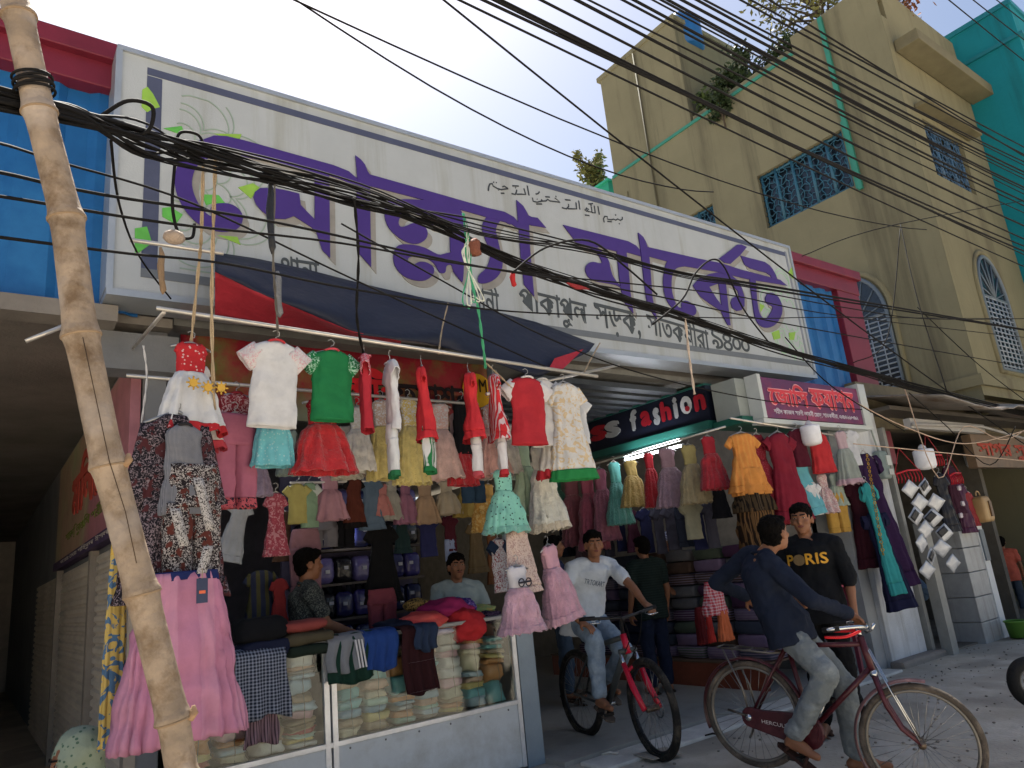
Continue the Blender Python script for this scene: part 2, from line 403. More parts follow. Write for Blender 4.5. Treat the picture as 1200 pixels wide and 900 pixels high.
MB().box((XS - .001, 8.45, 10.603), (15, 10.9, 13.35)).build('roof_tower', ywl, yb); MB().box((XS - .03, 10.55, 9.55), (XS + .3, 11.15, 10.0)).build('ledge', ywl, yb); MB().box((XS - .03, 8.4, 13.35), (15.1, 11.0, 13.47)).build('tower_cap', ywl, yb)
m = MB(); m.box((XS + .222, 4.253, 10.203), (15.45, 4.45, 10.95)); m.build('parapet', yfr, yb)
m = MB(); m.box((XS + .3, 4.5, 10.2), (15.4, 10.9, 10.3)); m.build('roof_slab', ywl, yb)
m = MB(); m.box((XS + .2, 3.85, 9.5), (15.6, 4.24, 9.72)); bevel(m.build('sunshade', mat('#6d6750', var=.2, sc=2), yb), .01); m = MB(); m.box((XS + .35, 4.0, 8.42), (14.7, 4.24, 8.5)); bevel(m.build('sunshade', mat('#6d6750', var=.2, sc=2), yb), .01)
grn = paint('#2f7a68')
m = MB(); m.box((XS - .03, 5.9, 10.55), (XS, 10.95, 10.62)); m.box((XS - .06, 5.22, 7.3), (XS, 5.3, 10.9)); m.box((XS - .03, 5.3, 7.35), (XS, 5.34, 8.7)); m.build('green_trim', grn, yb)
m = MB(); m.tube([(XS - .04, 9.7, 13.3), (XS - .04, 9.7, 7)], .025, 6); m.build('drain_pipe', mat('#4d4a3a'), yb)
m = MB()
m.box((XS + .02, 5.95, 10.6), (XS + .2, 8.4, 10.74)); m.build('terrace_kerb', ywl, yb)
def grille_window(P, u0, u1, z0, z1, mull, name='window', col='#2a5a70'):
    f = MB(); e = .045
    def bar(a, b, r): f.tube([Vector(P(a[0], a[1], .09)), Vector(P(b[0], b[1], .09))], r, 5)
    for z in (z0 + e, z1 - e): bar((u0, z), (u1, z), .03)
    for u in (u0 + e, u1 - e): bar((u, z0), (u, z1), .03)
    for i in range(1, mull): bar((u0 + (u1 - u0) * i / mull, z0), (u0 + (u1 - u0) * i / mull, z1), .038)
    w = f.build(name, paint(col), yb)
    gm = MB(); k = int((u1 - u0) / .12)
    for i in range(k):
        u = u0 + (i + .5) * (u1 - u0) / k
        gm.tube([Vector(P(u + .035 * math.sin(j * 2.1 + i * 2), z0 + (z1 - z0) * j / 14, .07)) for j in range(15)], .011, 4)
    for j in range(1, 9):
        z = z0 + (z1 - z0) * j / 9
        gm.tube([Vector(P(u0 + (u1 - u0) * q / 30, z + .03 * math.sin(q * 1.9 + j), .065)) for q in range(31)], .009, 4)
    gm.build('grille', paint(col, var=.2), w)
    p = MB(); p.add([P(u0, z0, .2), P(u1, z0, .2), P(u1, z1, .2), P(u0, z1, .2)], [(0, 1, 2, 3)]); p.build('pane', mat('#1f2a36', rough=.15, bump=0, spec=.6), w)
grille_window(side, *HS[0], 5); grille_window(side, *HS[1], 2); grille_window(front, *HF[0], 3, col='#3b5a78')
def arch_window(P, uc, hw, z0, z1):
    # arched frame, fan and louvred grille over a dark pane; raised moulding round it
    zs = z1 - hw * 1.5; arc = [(uc + hw * math.cos(a), zs + hw * 1.5 * math.sin(a)) for a in [PI * i / 18 for i in range(19)]]
    ol = [(uc + hw, z0)] + arc + [(uc - hw, z0)]
    p = MB(); p.add([P(u, z, -.012) for u, z in ol], [tuple(range(len(ol)))]); w = p.build('window', mat('#1b232d', rough=.2, bump=0, spec=.6), yb)
    f = MB(); f.tube([Vector(P(u, z, -.02)) for u, z in ol + ol[:1]], .035, 6)
    for i in range(7):
        a = PI * (i + .5) / 7; f.tube([Vector(P(uc, zs, -.02)), Vector(P(uc + hw * math.cos(a), zs + hw * 1.5 * math.sin(a), -.02))], .014, 4)
    f.tube([Vector(P(uc - hw, zs, -.03)), Vector(P(uc + hw, zs, -.03))], .025, 4); f.build('frame', paint('#5d6a76'), w)
    gm = MB(); z = z0 + .06
    while z < zs:
        gm.tube([Vector(P(uc - hw, z, -.025)), Vector(P(uc + hw, z, -.025))], .014, 4); z += .085
    for i in range(1, 6): gm.tube([Vector(P(uc - hw + 2 * hw * i / 6, z0, -.03)), Vector(P(uc - hw + 2 * hw * i / 6, zs, -.03))], .012, 4)
    gm.build('grille', paint('#8d98a5'), w)
    f = MB(); big = [(uc + (u - uc) * 1.16, z + (.09 if z > zs else -.05 if z == z0 else 0)) for u, z in ol]
    f.tube([Vector(P(u, z, -.0)) for u, z in big + big[:1]], .05, 6); f.build('moulding', yfr, w)
arch_window(front, 13.72, .52, 3.8, 5.85); arch_window(side, 5.85, .52, 3.75, 5.8)
m = MB(); m.box((XS - .06, 4.19, 3.45), (15.4, 11, 3.62)); m.build('string_course', yfr, yb)

tb = thing('teal_building', 'bright teal plastered building at the right edge of the frame', 'building', (18, 8, 0))
m = MB(); m.box((15.5, 3.2, 0), (24, 14, 11.1)); m.build('wall', mat('#127a88', rough=.9, var=.1, sc=1, bump=.3, bsc=12, pat='streak', c2='#125a63', psc=1.6), tb)
m = MB(); m.box((15.44, 3.12, 10.35), (24.1, 14, 10.42)); m.box((15.46, 3.16, 11.1), (24.1, 14, 11.2)); m.build('string_course', paint('#136f7d'), tb)

# ---------------------------------------------------------------- low shops at the right, in front of the yellow building
rs = thing('tin_roofed_shop', 'low dim shop with a sagging tin awning below the yellow building', 'shop', (11, 5, 0))
m = MB(); gr = []
for j in range(9):
    row = []
    for i in range(30):
        x = 9.05 + i * .2; y = 3.55 + j * .14
        row.append((x, y, 2.86 + .12 * j * .3 + .05 * math.sin(x * 2.3) + .02 * math.sin(i * 3.1) - .04 * noise.noise((x, y, 2))))
    gr.append(row)
m.sheet(gr); solid(m.build('awning', mat('#8a8580', rough=.6, var=.35, sc=3, metal=.3, pat='worn', c2='#5b4a3c', psc=3), rs), .02)
m = MB(); m.box((9.04, 4.55, 2.75), (15.3, 4.7, 3.35)); m.build('fascia', mat('#6a6250', var=.2), rs)
m = MB(); m.box((9.05, 4.0, 2.62), (11.2, 4.08, 2.74)); m.tube([(9.05, 3.98, 2.66), (11.0, 3.96, 2.7), (12.6, 3.9, 2.52)], .02, 6); m.build('beam', paint('#9b9894', rough=.6), rs)
m = MB(); m.box((9.05, 8.2, 0), (15.6, 8.3, 3.0)); m.box((9.02, 4.9, 0), (9.1, 8.2, 3)); m.box((12.5, 4.7, 0), (12.62, 8.2, 2.7)); m.build('inner_wall', mat('#5f5a52', var=.2), rs)
m = MB(); m.box((9.05, 4.2, 2.9), (15.3, 8.2, 2.95)); m.build('ceiling', mat('#55504a'), rs)
tile = mat('#9b9d9e', rough=.4, var=.14, sc=6, spec=.5, pat='streak', c2='#777470', psc=8)
m = MB()
for k in range(5): m.box((10.1, 4.2, -.05 + k * .3), (10.62, 4.6, .243 + k * .3))
bevel(m.build('tiled_pier', tile, rs), .006)
m = MB(); m.box((10.62, 4.19, -.05), (10.78, 4.6, 1.45)); m.build('pier_edge', paint('#c9cccd'), rs)
m = MB(); m.box((9.15, 4.18, -.05), (9.3, 4.3, 1.5)); m.box((9.05, 4.35, -.05), (9.12, 4.9, 2.7)); m.build('post', paint('#8b8b86', var=.2), rs)
m = MB(); m.box((10.64, 4.17, .95), (10.76, 4.19, 1.35)); m.build('switch_panel', paint('#5b6670'), rs)
m = MB(); m.box((9.0, 4.3, -.05), (15.3, 8.2, .02)); m.build('shop_floor', mat('#6f675c', var=.3, sc=3), rs)

# ================================================================ SIGNS
YS = 4.5                                        # front face of the big signboard
def q2(px, py): p = at(px, py, Y=YS); return (p.x, p.z)
sb = thing('signboard', 'huge white market signboard with purple Bengali lettering above the shops', 'signboard', (4.3, YS, 4.1))
TL, BL, TR, BR = [q2(*p) for p in ((140, 57), (130, 340), (928, 292), (950, 440))]
face = mat('#a9aeb1', rough=.5, var=.07, sc=2, bump=.08, bsc=90, spec=.4, pat='streak', c2='#959791', psc=3.5)
zt0, zb0, zt1, zb1 = TL[1], BL[1], TR[1], BR[1]
xL, xR = (TL[0] + BL[0]) / 2, (TR[0] + BR[0]) / 2
def slab(mb, x0, x1, t0, t1, y0, y1):   # t: fractions up the board
    def z(x, t): s = (x - xL) / (xR - xL); return lerp(lerp(zb0, zb1, s), lerp(zt0, zt1, s), t)
    mb.prism([(x0, y0, z(x0, t0)), (x1, y0, z(x1, t0)), (x1, y0, z(x1, t1)), (x0, y0, z(x0, t1))], (0, y1 - y0, 0)); return mb
m = slab(MB(), xL, xR, 0, 1, YS, 4.74); bevel(m.build('panel', face, sb), .004)
alu = paint('#aab0b6', metal=.5, rough=.4)
m = MB(); slab(m, xL - .02, xR + .02, .992, 1.012, YS - .02, 4.76); slab(m, xL - .02, xR + .02, -.02, .004, YS - .02, 4.76); slab(m, xL - .025, xL + .012, .004, .992, YS - .018, 4.75); slab(m, xR - .012, xR + .025, .004, .992, YS - .018, 4.75)
m.build('frame', alu, sb)
bd = paint('#4a4f66', var=.12); wd = .045
m = MB()
slab(m, xL + .16, xR - .1, .92, .952, YS - .004, YS + .01)
m.build('border', bd, sb)
m = MB(); slab(m, xL + .16, xL + .25, .1, .915, YS - .004, YS + .01); m.build('border', bd, sb)
m = MB(); slab(m, xL + .16, xR - .04, .065, .1, YS - .004, YS + .01); m.build('border', paint('#6a6f74'), sb)
m = MB(); slab(m, xR - .1, xR - .065, .1, .96, YS - .004, YS + .01); m.build('border', paint('#7d828c'), sb)

def zz(ox, oy, k, pts): return [q2(ox + x / k, oy + y / k) for x, y in pts]
z1 = lambda p: zz(190, 140, 5, p); z2 = lambda p: zz(400, 170, 5, p); z3 = lambda p: zz(580, 210, 6, p); z4 = lambda p: zz(740, 250, 6, p)
GL = [
 [z1([(230,125),(300,100),(375,103),(480,128),(740,200),(1000,272),(1090,308),(1140,352),(1140,402),(1060,362),(970,330),(890,322),(660,262),(470,222),(430,200),(330,190),(225,235)])],
 [ctm(z1([(230,125),(130,190),(85,280),(72,380),(95,470),(150,560),(230,630),(320,660),(400,660),(450,635),(470,585),(455,540),(410,505),(350,495),(300,505),(280,530),(285,572),(240,540),(195,470),(172,390),(180,325),(205,275),(255,240),(330,190)]))],
 [z1([(890,300),(975,320),(980,815),(935,770),(900,665),(870,635),(815,600),(770,570),(720,588),(640,585),(580,540),(545,500),(532,460),(540,430),(570,408),(640,405),(730,422),(800,440),(808,505),(850,550),(890,590)])],
 [z2([(78,65),(110,90),(135,120),(150,160),(165,180),(165,400),(170,718),(100,640),(88,420),(85,300),(90,200)])],
 [z2([(85,195),(165,178),(500,272),(850,372),(950,395),(1005,425),(1033,458),(1040,500),(990,465),(900,440),(860,430),(620,362),(380,300),(165,245)])],
 [ctm(z2([(300,325),(258,365),(250,420),(275,490),(335,548),(400,580),(450,580),(490,555),(500,515),(478,480),(420,462),(370,480),(340,482),(330,455),(350,415),(400,398),(450,412),(500,465),(545,470),(560,445),(595,440),(622,470),(632,560),(640,640),(705,650),(700,395),(560,335)]))],
 [ctm(z2([(330,592),(302,640),(310,710),(360,770),(430,797),(490,795),(530,765),(536,725),(500,695),(455,688),(415,705),(388,690),(390,665),(430,655),(490,665),(540,700),(572,750),(603,750),(610,715),(638,705),(652,740),(690,790),(707,795),(707,640),(650,632),(600,640),(560,645),(480,605),(400,588)]))],
 [z2([(635,390),(705,405),(708,795),(688,793),(650,745),(637,640)])],
 [ctm(z2([(830,450),(820,500),(848,580),(868,640),(850,715),(800,768),(802,812),(860,808),(910,775),(938,720),(935,660),(912,560),(902,490),(935,445),(985,470),(1005,435),(940,402),(870,405)]))],
 [z2([(1020,325),(1060,360),(1078,390),(1090,415),(1110,425),(1145,430),(1195,488),(1110,475),(1095,470),(1100,600),(1112,750),(1125,890),(1065,820),(1045,640),(1032,470)])],
 [z3([(472,325),(700,382),(930,440),(985,470),(1012,500),(1018,545),(930,520),(850,512),(700,475),(560,440)])],
 [ctm(z3([(540,425),(620,450),(700,475),(750,520),(790,570),(803,620),(820,680),(850,725),(880,765),(845,748),(780,735),(700,720),(650,690),(630,645),(640,605),(680,585),(740,595),(735,560),(690,500),(600,470)]))],
 [z3([(850,505),(918,520),(935,670),(945,800),(966,945),(905,870),(880,780),(868,700)])],
 [z4([(40,140),(75,170),(92,200),(105,238),(120,330),(140,600),(172,745),(110,660),(95,580),(85,500),(65,330),(55,240)])],
 [z4([(100,238),(460,320),(620,352),(760,397),(1040,470),(1090,512),(1010,498),(820,468),(600,415),(380,378),(110,305)])],
 [ctm(z4([(250,335),(330,340),(380,372),(320,385),(287,420),(275,490),(282,570),(312,650),(345,668),(345,635),(372,616),(425,640),(450,680),(438,718),(380,725),(305,690),(245,620),(218,520),(222,420)]))],
 [z4([(600,418),(700,440),(745,480),(770,530),(788,590),(788,655),(765,684),(735,690),(702,668),(690,630),(700,602),(725,588),(752,590),(740,550),(715,520),(680,500),(657,490),(672,640),(690,790),(670,788),(640,730),(620,688),(540,635),(480,590),(450,550),(425,510),(470,460),(540,430)]), z4([(540,520),(605,497),(615,560),(628,650),(590,600)])],
 [z4([(610,322),(680,270),(735,225),(765,222),(805,240),(760,295),(690,358),(650,352)])],
 [z4([(760,300),(830,320),(880,332),(930,345),(965,370),(985,395),(1010,440),(1018,472),(980,462),(970,440),(940,420),(890,408),(830,390),(790,365)])],
 [ctm(z4([(825,465),(865,475),(872,560),(880,650),(900,720),(940,742),(972,700),(985,660),(945,635),(935,595),(965,560),(1015,580),(1048,640),(1050,710),(1010,780),(950,808),(895,790),(862,730),(842,600)]))],
]
def flat(polys, m, Y, th, name, parent, dx=0, dz=0):
    me = shapes([[[(x + dx, z + dz) for x, z in ring] for ring in pl] for pl in polys], th)
    return place_mesh(me, name, m, (0, Y, 0), (1, 0, 0), (0, 0, 1), parent)
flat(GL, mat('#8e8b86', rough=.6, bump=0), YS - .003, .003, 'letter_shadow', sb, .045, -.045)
flat(GL, mat('#432f78', rough=.5, bump=0, var=.06), YS - .012, .004, 'lettering', sb)
# ornament: leaf shapes and thin outlines at both ends
lm = mat('#8ab348', rough=.5, bump=0); lg = mat('#5fae4e', rough=.5, bump=0); lt = mat('#4fae9a', rough=.5, bump=0); ln = mat('#8fa093', rough=.5, bump=0)
zo = lambda p: zz(130, 80, 7.5, p)
flat([[zo([(275,190),(320,165),(370,230),(430,345),(365,360),(318,390),(268,340)])], [z1([(300,85),(465,88),(455,115),(380,110)])], [z1([(445,400),(530,375),(570,400),(520,465)])], [z1([(320,680),(440,690),(458,735)])],
      [z4([(1100,420),(1125,380),(1135,460),(1110,440)])], [z4([(985,840),(1035,820),(1045,880),(1000,890)])], [z4([(1105,840),(1150,835),(1140,890),(1110,890)])], [z4([(890,630),(935,650),(905,700)])]], lm, YS - .003, .003, 'leaf_motif', sb)
flat([[zo([(460,530),(620,510),(640,560),(600,580)])], [z1([(230,440),(330,445),(375,500),(300,490),(258,505)])], [z1([(0,520),(50,515),(120,560),(80,615),(0,570)])], [[q2(158, 268), q2(172, 266), q2(178, 285), q2(158, 300)]]], lg, YS - .0032, .003, 'leaf_motif', sb)
def strokes(lines, w, m, Y, name, parent):
    mb = MB()
    for ln_ in lines:
        P = [Vector((x, Y, z)) for x, z in ln_]; row = []
        for i, p in enumerate(P):
            d = (P[min(i + 1, len(P) - 1)] - P[max(i - 1, 0)]).normalized(); nn = Vector((-d.z, 0, d.x)) * w / 2
            row.append((p - nn, p + nn))
        mb.sheet([[r[0] for r in row], [r[1] for r in row]], False)
    return solid(mb.build(name, m, parent), .002)
def petals(cx, cz, rr, k, a0, a1, rot=0, amp=.25):
    o = []
    for i in range(121):
        a = a0 + (a1 - a0) * i / 120; f = abs(math.sin(k * (a + rot) / 2)); r_ = rr * (1 - amp + amp * f ** .6); o.append((cx + r_ * math.cos(a), cz + r_ * math.sin(a)))
    return o
cz = (zt0 + zb0) / 2 + .02; cx = xL + .3
L_ = [petals(cx, cz, r_, k, -1.45, 1.45, ro) for r_, k, ro in ((.72, 8, 0), (.66, 8, 0), (.55, 10, .2), (.5, 10, .2), (.4, 12, 0), (.3, 8, .3), (.2, 8, 0))]
L_ = [[(x, z) for x, z in l if xL + .26 < x < xR - .12 and zb0 + .2 < z < zt0 - .2] for l in L_]
cx = xR - .28; cz = (zt1 + zb1) / 2 - .1
K_ = [petals(cx, cz, r_, k, 0, 2 * PI, ro) for r_, k, ro in ((.6, 10, 0), (.55, 10, 0), (.42, 12, .2), (.33, 12, .2), (.22, 8, 0))]
K_ = [[(x, z) for x, z in l if x < xR - .12] for l in K_]
strokes([l for l in L_ if len(l) > 2], .009, ln, YS - .003, 'outline_motif', sb)
strokes([l for l in K_ if len(l) > 2], .009, mat('#9cc7a4', bump=0), YS - .003, 'outline_motif', sb)
# Arabic line, traced as pen strokes
za = lambda p: zz(560, 200, 1200 / 180, p)
AR = [[(80,160),(84,125),(92,105),(112,103),(118,122),(150,140),(180,150),(235,142)], [(235,142),(205,122),(190,128)], [(118,88),(125,95)], [(140,92),(146,97)], [(160,150),(164,155)], [(178,178),(205,178)],
      [(262,180),(290,188),(300,165),(302,150)], [(300,186),(340,185),(372,188),(358,140)], [(268,120),(318,122)], [(290,132),(296,138)], [(398,195),(384,118)],
      [(425,212),(430,240),(460,248),(495,240),(498,225)], [(495,240),(530,238),(545,225),(560,238),(640,248),(600,215)], [(450,185),(470,180),(480,165)], [(525,205),(560,208)], [(605,200),(612,205)], [(455,262),(500,262)], [(460,222),(464,226)],
      [(655,290),(690,300),(708,280),(706,262)], [(700,298),(740,300),(770,300),(765,250)], [(680,228),(722,232)], [(795,305),(786,235)],
      [(832,305),(850,320),(862,300),(848,292),(842,305)], [(858,320),(890,325),(884,280)], [(888,328),(915,332),(908,275)], [(862,262),(898,258)], [(878,272),(888,270)], [(948,345),(936,278)], [(835,348),(870,352)],
      [(985,405),(980,375),(990,358),(1010,360),(1012,380),(1040,385),(1060,380),(1075,388),(1092,378),(1110,390),(1128,380),(1126,362)], [(1070,350),(1078,345)], [(1010,398),(1045,400)], [(1100,412),(1106,418)]]
strokes([[Vector((*p, 0)).xy[:] for p in [q for q in za(l)]] for l in AR], .014, mat('#3c4148', bump=0), YS - .004, 'arabic_lettering', sb)
# address line along the bottom
tx = mat('#4a5054', bump=0)
def bline(body, px0, px1, pyb0, h, z_off=0):
    a = q2(*px0); b = q2(*px1); d = Vector((b[0] - a[0], 0, b[1] - a[1]))
    btext(body, tx, (a[0], YS - .003, a[1]), d, d.cross(Vector((0, 1, 0))), d.length, h, sb, bold=.012, th=.003)
def line(body, x0, yb, x1, y2, h): bline(body, (x0, yb), (x1, y2), 0, h)
line('পাকাপুল', 610, 373, 690, 390, .3); line('সড়ক,', 699, 390, 752, 401, .3); line('সাতক্ষীরা', 759, 391, 832, 411, .3); line('৯৪০০', 836, 408, 880, 416, .2)
line('থানী', 553, 362, 586, 368, .26); line('থানা', 330, 326, 375, 332, .17)

# ---- small shop sign
sg = thing('shop_sign', 'small purple and crimson shop sign with red Bengali lettering above hung dresses', 'sign', (7.4, 4.2, 2.9))
P0, P1, P2, P3 = [at(*p, Y=4.22) for p in ((889, 441), (1005, 456), (897, 488), (1011, 498))]
zB, zT = (P2.z + P3.z) / 2, (P0.z + P1.z) / 2; xa, xb = (P0.x + P2.x) / 2, (P1.x + P3.x) / 2
m = MB(); m.box((xa, 4.22, zB), (xb, 4.355, zT)); bevel(m.build('panel', mat('#5d2f55', rough=.4, var=.15, sc=1.5, pat='worn', c2='#8a3550', psc=1.2, bump=.05), sg), .004)
m = MB(); m.box((xa - .06, 4.2, zB - .01), (xa - .002, 4.355, zT + .02)); m.box((xb + .002, 4.2, zB - .02), (xb + .16, 4.355, zT + .06)); m.box((xa - .06, 4.21, zB - .06), (xb + .16, 4.355, zB - .013)); m.build('frame', paint('#b6bbba'), sg)
w_ = xb - xa; h_ = zT - zB; rm = mat('#c73a44', rough=.4, bump=0); pk = mat('#e2a0a8', bump=0)
for bd_, x0, x1 in (('জোসি', .06, .43), ('ফ্যাশন', .46, .93)):
    btext(bd_, pk, (xa + w_ * x0 - .012, 4.214, zB + h_ * .31), (1, 0, 0), (0, 0, 1), w_ * (x1 - x0) + .024, h_ * .6, sg, bold=.05, th=.003)
    btext(bd_, rm, (xa + w_ * x0, 4.208, zB + h_ * .33), (1, 0, 0), (0, 0, 1), w_ * (x1 - x0), h_ * .55, sg, bold=.02, th=.004)
btext('শহীদ কাজল সরণী লাবনী মোড়, সাতক্ষীরা, ০১৭১৭-৮১৬৩৯২', mat('#cfc9d4', bump=0), (xa + w_ * .08, 4.215, zB + h_ * .08), (1, 0, 0), (0, 0, 1), w_ * .86, h_ * .17, sg, th=.003)

# ---- fashion sign along the right side of the passage (faces -X)
fs = thing('fashion_sign', 'long black fashion sign with alternating red and white letters inside the passage', 'sign', (6.2, 6, 3))
ya, yb_ = 4.72, 7.6; z0, z1_ = 2.755, 3.14
m = MB(); m.box((6.2, ya, z0), (6.3, yb_, z1_)); m.build('panel', mat('#171b2a', rough=.4, bump=.03), fs)
m = MB(); m.box((6.16, ya, z0 - .09), (6.32, yb_, z0 - .002)); m.box((6.185, ya, z1_), (6.32, yb_, z1_ + .02)); m.build('frame', paint('#1f5a50'), fs)
xs_ = 6.194; ux = (0, -1, 0)
def fl(ch, px0, pyb, w, h, col):
    p = at(px0, pyb, X=xs_); text(ch, mat(col, bump=0, rough=.4), (xs_, p.y, p.z), ux, (0, 0, 1), w, h, fs, bold=.06, th=.006)
for ch, px, py, w, h, col in (('e', 679, 523, .22, .15, '#9a9da0'), ('s', 693, 519, .3, .19, '#96202c'), ('s', 710, 515, .27, .2, '#9a9da0'), ('f', 740, 506, .12, .25, '#9a9da0'), ('a', 752, 501, .16, .18, '#96202c'), ('s', 767, 499, .1, .2, '#9a9da0'),
                           ('h', 776, 495, .15, .23, '#96202c'), ('i', 791, 491, .06, .24, '#9a9da0'), ('o', 799, 487, .16, .2, '#c3c6c8'), ('n', 815, 483, .15, .18, '#96202c')):
    fl(ch, px, py, w, h, col)
m = MB(); p = at(806, 479, X=xs_); m.disc((xs_ - .008, p.y, p.z), (1, 0, 0), .03, .01); m.build('letter_dot', mat('#96202c', bump=0), fs)

# ---- banner over the left shop
bn = thing('shop_banner', 'red and green shop banner with Bengali lettering under the navy tarpaulin', 'banner', (2.6, 5, 3.1))
bm = MB(); gr = []
for j in range(9):
    gr.append([(1.05 + 2.5 * i / 40, 4.98 + .015 * math.sin(i * .9 + j), 2.62 + .62 * j / 8) for i in range(41)])
bm.sheet(gr); solid(bm.build('cloth', mat('#8a1d2c', rough=.5, pat='worn', c2='#4f7a3a', psc=.9, c3='#8a8f7a', bump=.1, bsc=6), bn), .006)
btext('সিটি ফ্যাশন', mat('#1a0f18', bump=0), (2.1, 4.952, 2.76), (1, 0, 0), (0, 0, 1), 1.25, .28, bn, bold=.02)
btext('সিটি', mat('#c8232f', bump=0), (2.05, 4.947, 2.76), (1, 0, 0), (0, 0, 1), .55, .3, bn, bold=.03, name='red_lettering')
m = MB(); m.disc((3.42, 4.955, 2.95), (0, 1, 0), .15, .012, 24); m.build('yellow_badge', mat('#d9a726', bump=0), bn)
text('OM', mat('#3a2a14', bump=0), (3.33, 4.94, 2.93), (1, 0, 0), (0, 0, 1), .18, .12, bn)

# ---- sign over the alley shutters (faces -X)
al = thing('alley_sign', 'faded red lettered shop sign above the roller shutters in the dark alley', 'sign', (.8, 7, 2.4))
m = MB(); m.box((.76, 5.0, 1.98), (.82, 9.4, 3.0)); m.build('panel', mat('#a88a74', rough=.5, pat='worn', c2='#979a74', psc=.8, c3='#a87078', bump=.05), al)
m = MB(); m.box((.742, 5.0, 1.9), (.82, 9.4, 1.978)); m.build('strip', mat('#4a3b58', bump=0), al)
btext('মলিটি', mat('#b0483c', bump=0), (.752, 8.0, 2.3), ux, (0, 0, 1), 2.3, .5, al, bold=.04, th=.01)
btext('প্রোঃ মোঃ শহিদুল ইসলাম', mat('#b9b0a8', bump=0), (.735, 8.6, 1.915), ux, (0, 0, 1), 3.4, .055, al, th=.002)
btext('শাড়ি লুঙ্গি থ্রীপিচ', mat('#6f7a3a', bump=0), (.753, 8.4, 2.1), ux, (0, 0, 1), 3.0, .12, al, th=.004)

# ---- sign of the low shop
ss = thing('shoe_shop_sign', 'dim brown shop sign with red Bengali letters under the tin awning', 'sign', (12.4, 4.3, 2.4))
m = MB(); m.box((11.45, 4.3, 2.2), (14.6, 4.42, 2.68)); m.build('panel', mat('#7a6552', rough=.5, pat='worn', c2='#6a5a4c', psc=2), ss)
btext('সাগর সু', mat('#a8483c', bump=0), (11.6, 4.29, 2.3), (1, 0, 0), (0, 0, 1), 1.75, .27, ss, bold=.02)

# ================================================================ BAMBOO POLE, CABLES, ROPES, RAILS, TARPAULIN
bam_t = (at(3, -60, Y=1.95), at(207, 905, Y=1.95)); top, bot = bam_t
bp = thing('bamboo_pole', 'thick pale bamboo pole leaning in the foreground', 'pole', bot)
nodes_px = [(22, 18), (46, 130), (78, 255), (95, 392), (127, 545), (166, 694), (203, 842)]
ax = [at(-2, -60, Y=1.95)] + [at(x, y, Y=1.95) for x, y in nodes_px] + [at(214, 910, Y=1.95)]
ax.append(ax[-1] + (ax[-1] - ax[-2]).normalized() * 1.0); ax[-1].z = max(ax[-1].z, .0)
pw = [30, 33, 34, 36, 38, 37, 37, 37, 37, 37]
m = MB(); pts = []; rs = []
for i in range(len(ax) - 1):
    a, b = ax[i], ax[i + 1]; r0 = pw[i] * mpp(a) / 2; r1 = pw[i + 1] * mpp(b) / 2; L = (b - a).length
    for t in (0, .03, .08, .2, .4, .6, .8, .92, .97):
        k = 1.16 if t == 0 else 1.06 if t in (.03, .97) else .99 if t in (.08, .92) else .95
        pts.append(a.lerp(b, t)); rs.append(lerp(r0, r1, t) * k)
pts.append(ax[-1]); rs.append(rs[-1])
bmat = mat('#8d7d6c', rough=.65, var=.3, sc=9, bump=.4, bsc=30, pat='worn', c2='#6a5743', psc=11, c3='#93867a', spec=.25)
m.tube(pts, rs, 20); m.build('culm', bmat, bp)
for a, w in zip(ax[1:-1], pw[1:]):
    d = (ax[2] - ax[4]).normalized(); MB().torus(a - d * .004, d, w * mpp(a) / 2 * 1.06, .004, 24, 6).build('node_ring', mat('#84705a', bump=.4), bp)
m = MB()
for i, s in ((4, 1), (6, 1)):
    a = ax[i + 1]; c = a + Vector((.03, -.02, -.004)); MB().tube([c, c + Vector((.01, -.006, .014)), c + Vector((.008, -.004, .028))], [.011, .01, .004], 8).build('branch_stub', mat('#94785c', bump=.4), bp)
m = MB()
for i in range(4):
    P_ = [a + Vector((.0, -.0, 0)) for a in (at(110 + i * .5, 395, Y=1.9), at(128, 470, Y=1.9), at(140, 545, Y=1.9), at(150, 610, Y=1.9))]
m.tube([p + Vector((0, -.0, 0)) for p in (at(97, 395, Y=1.905), at(113, 470, Y=1.905), at(128, 540, Y=1.905), at(147, 600, Y=1.905), at(160, 660, Y=1.905))], .0011, 5); m.build('crack', mat('#3b2c20'), bp)

blk = mat('#1a1919', rough=.8, bump=.05, var=.2, spec=.12)
ncab = [0]
def cable(P, r, label, group, m=blk, sub=6, n=6, name='cable'):
    o = MB().tube(smoothpath(P, sub), r, n).build(name, m, None, P[0]); tag(o, label, 'cable', group); return o
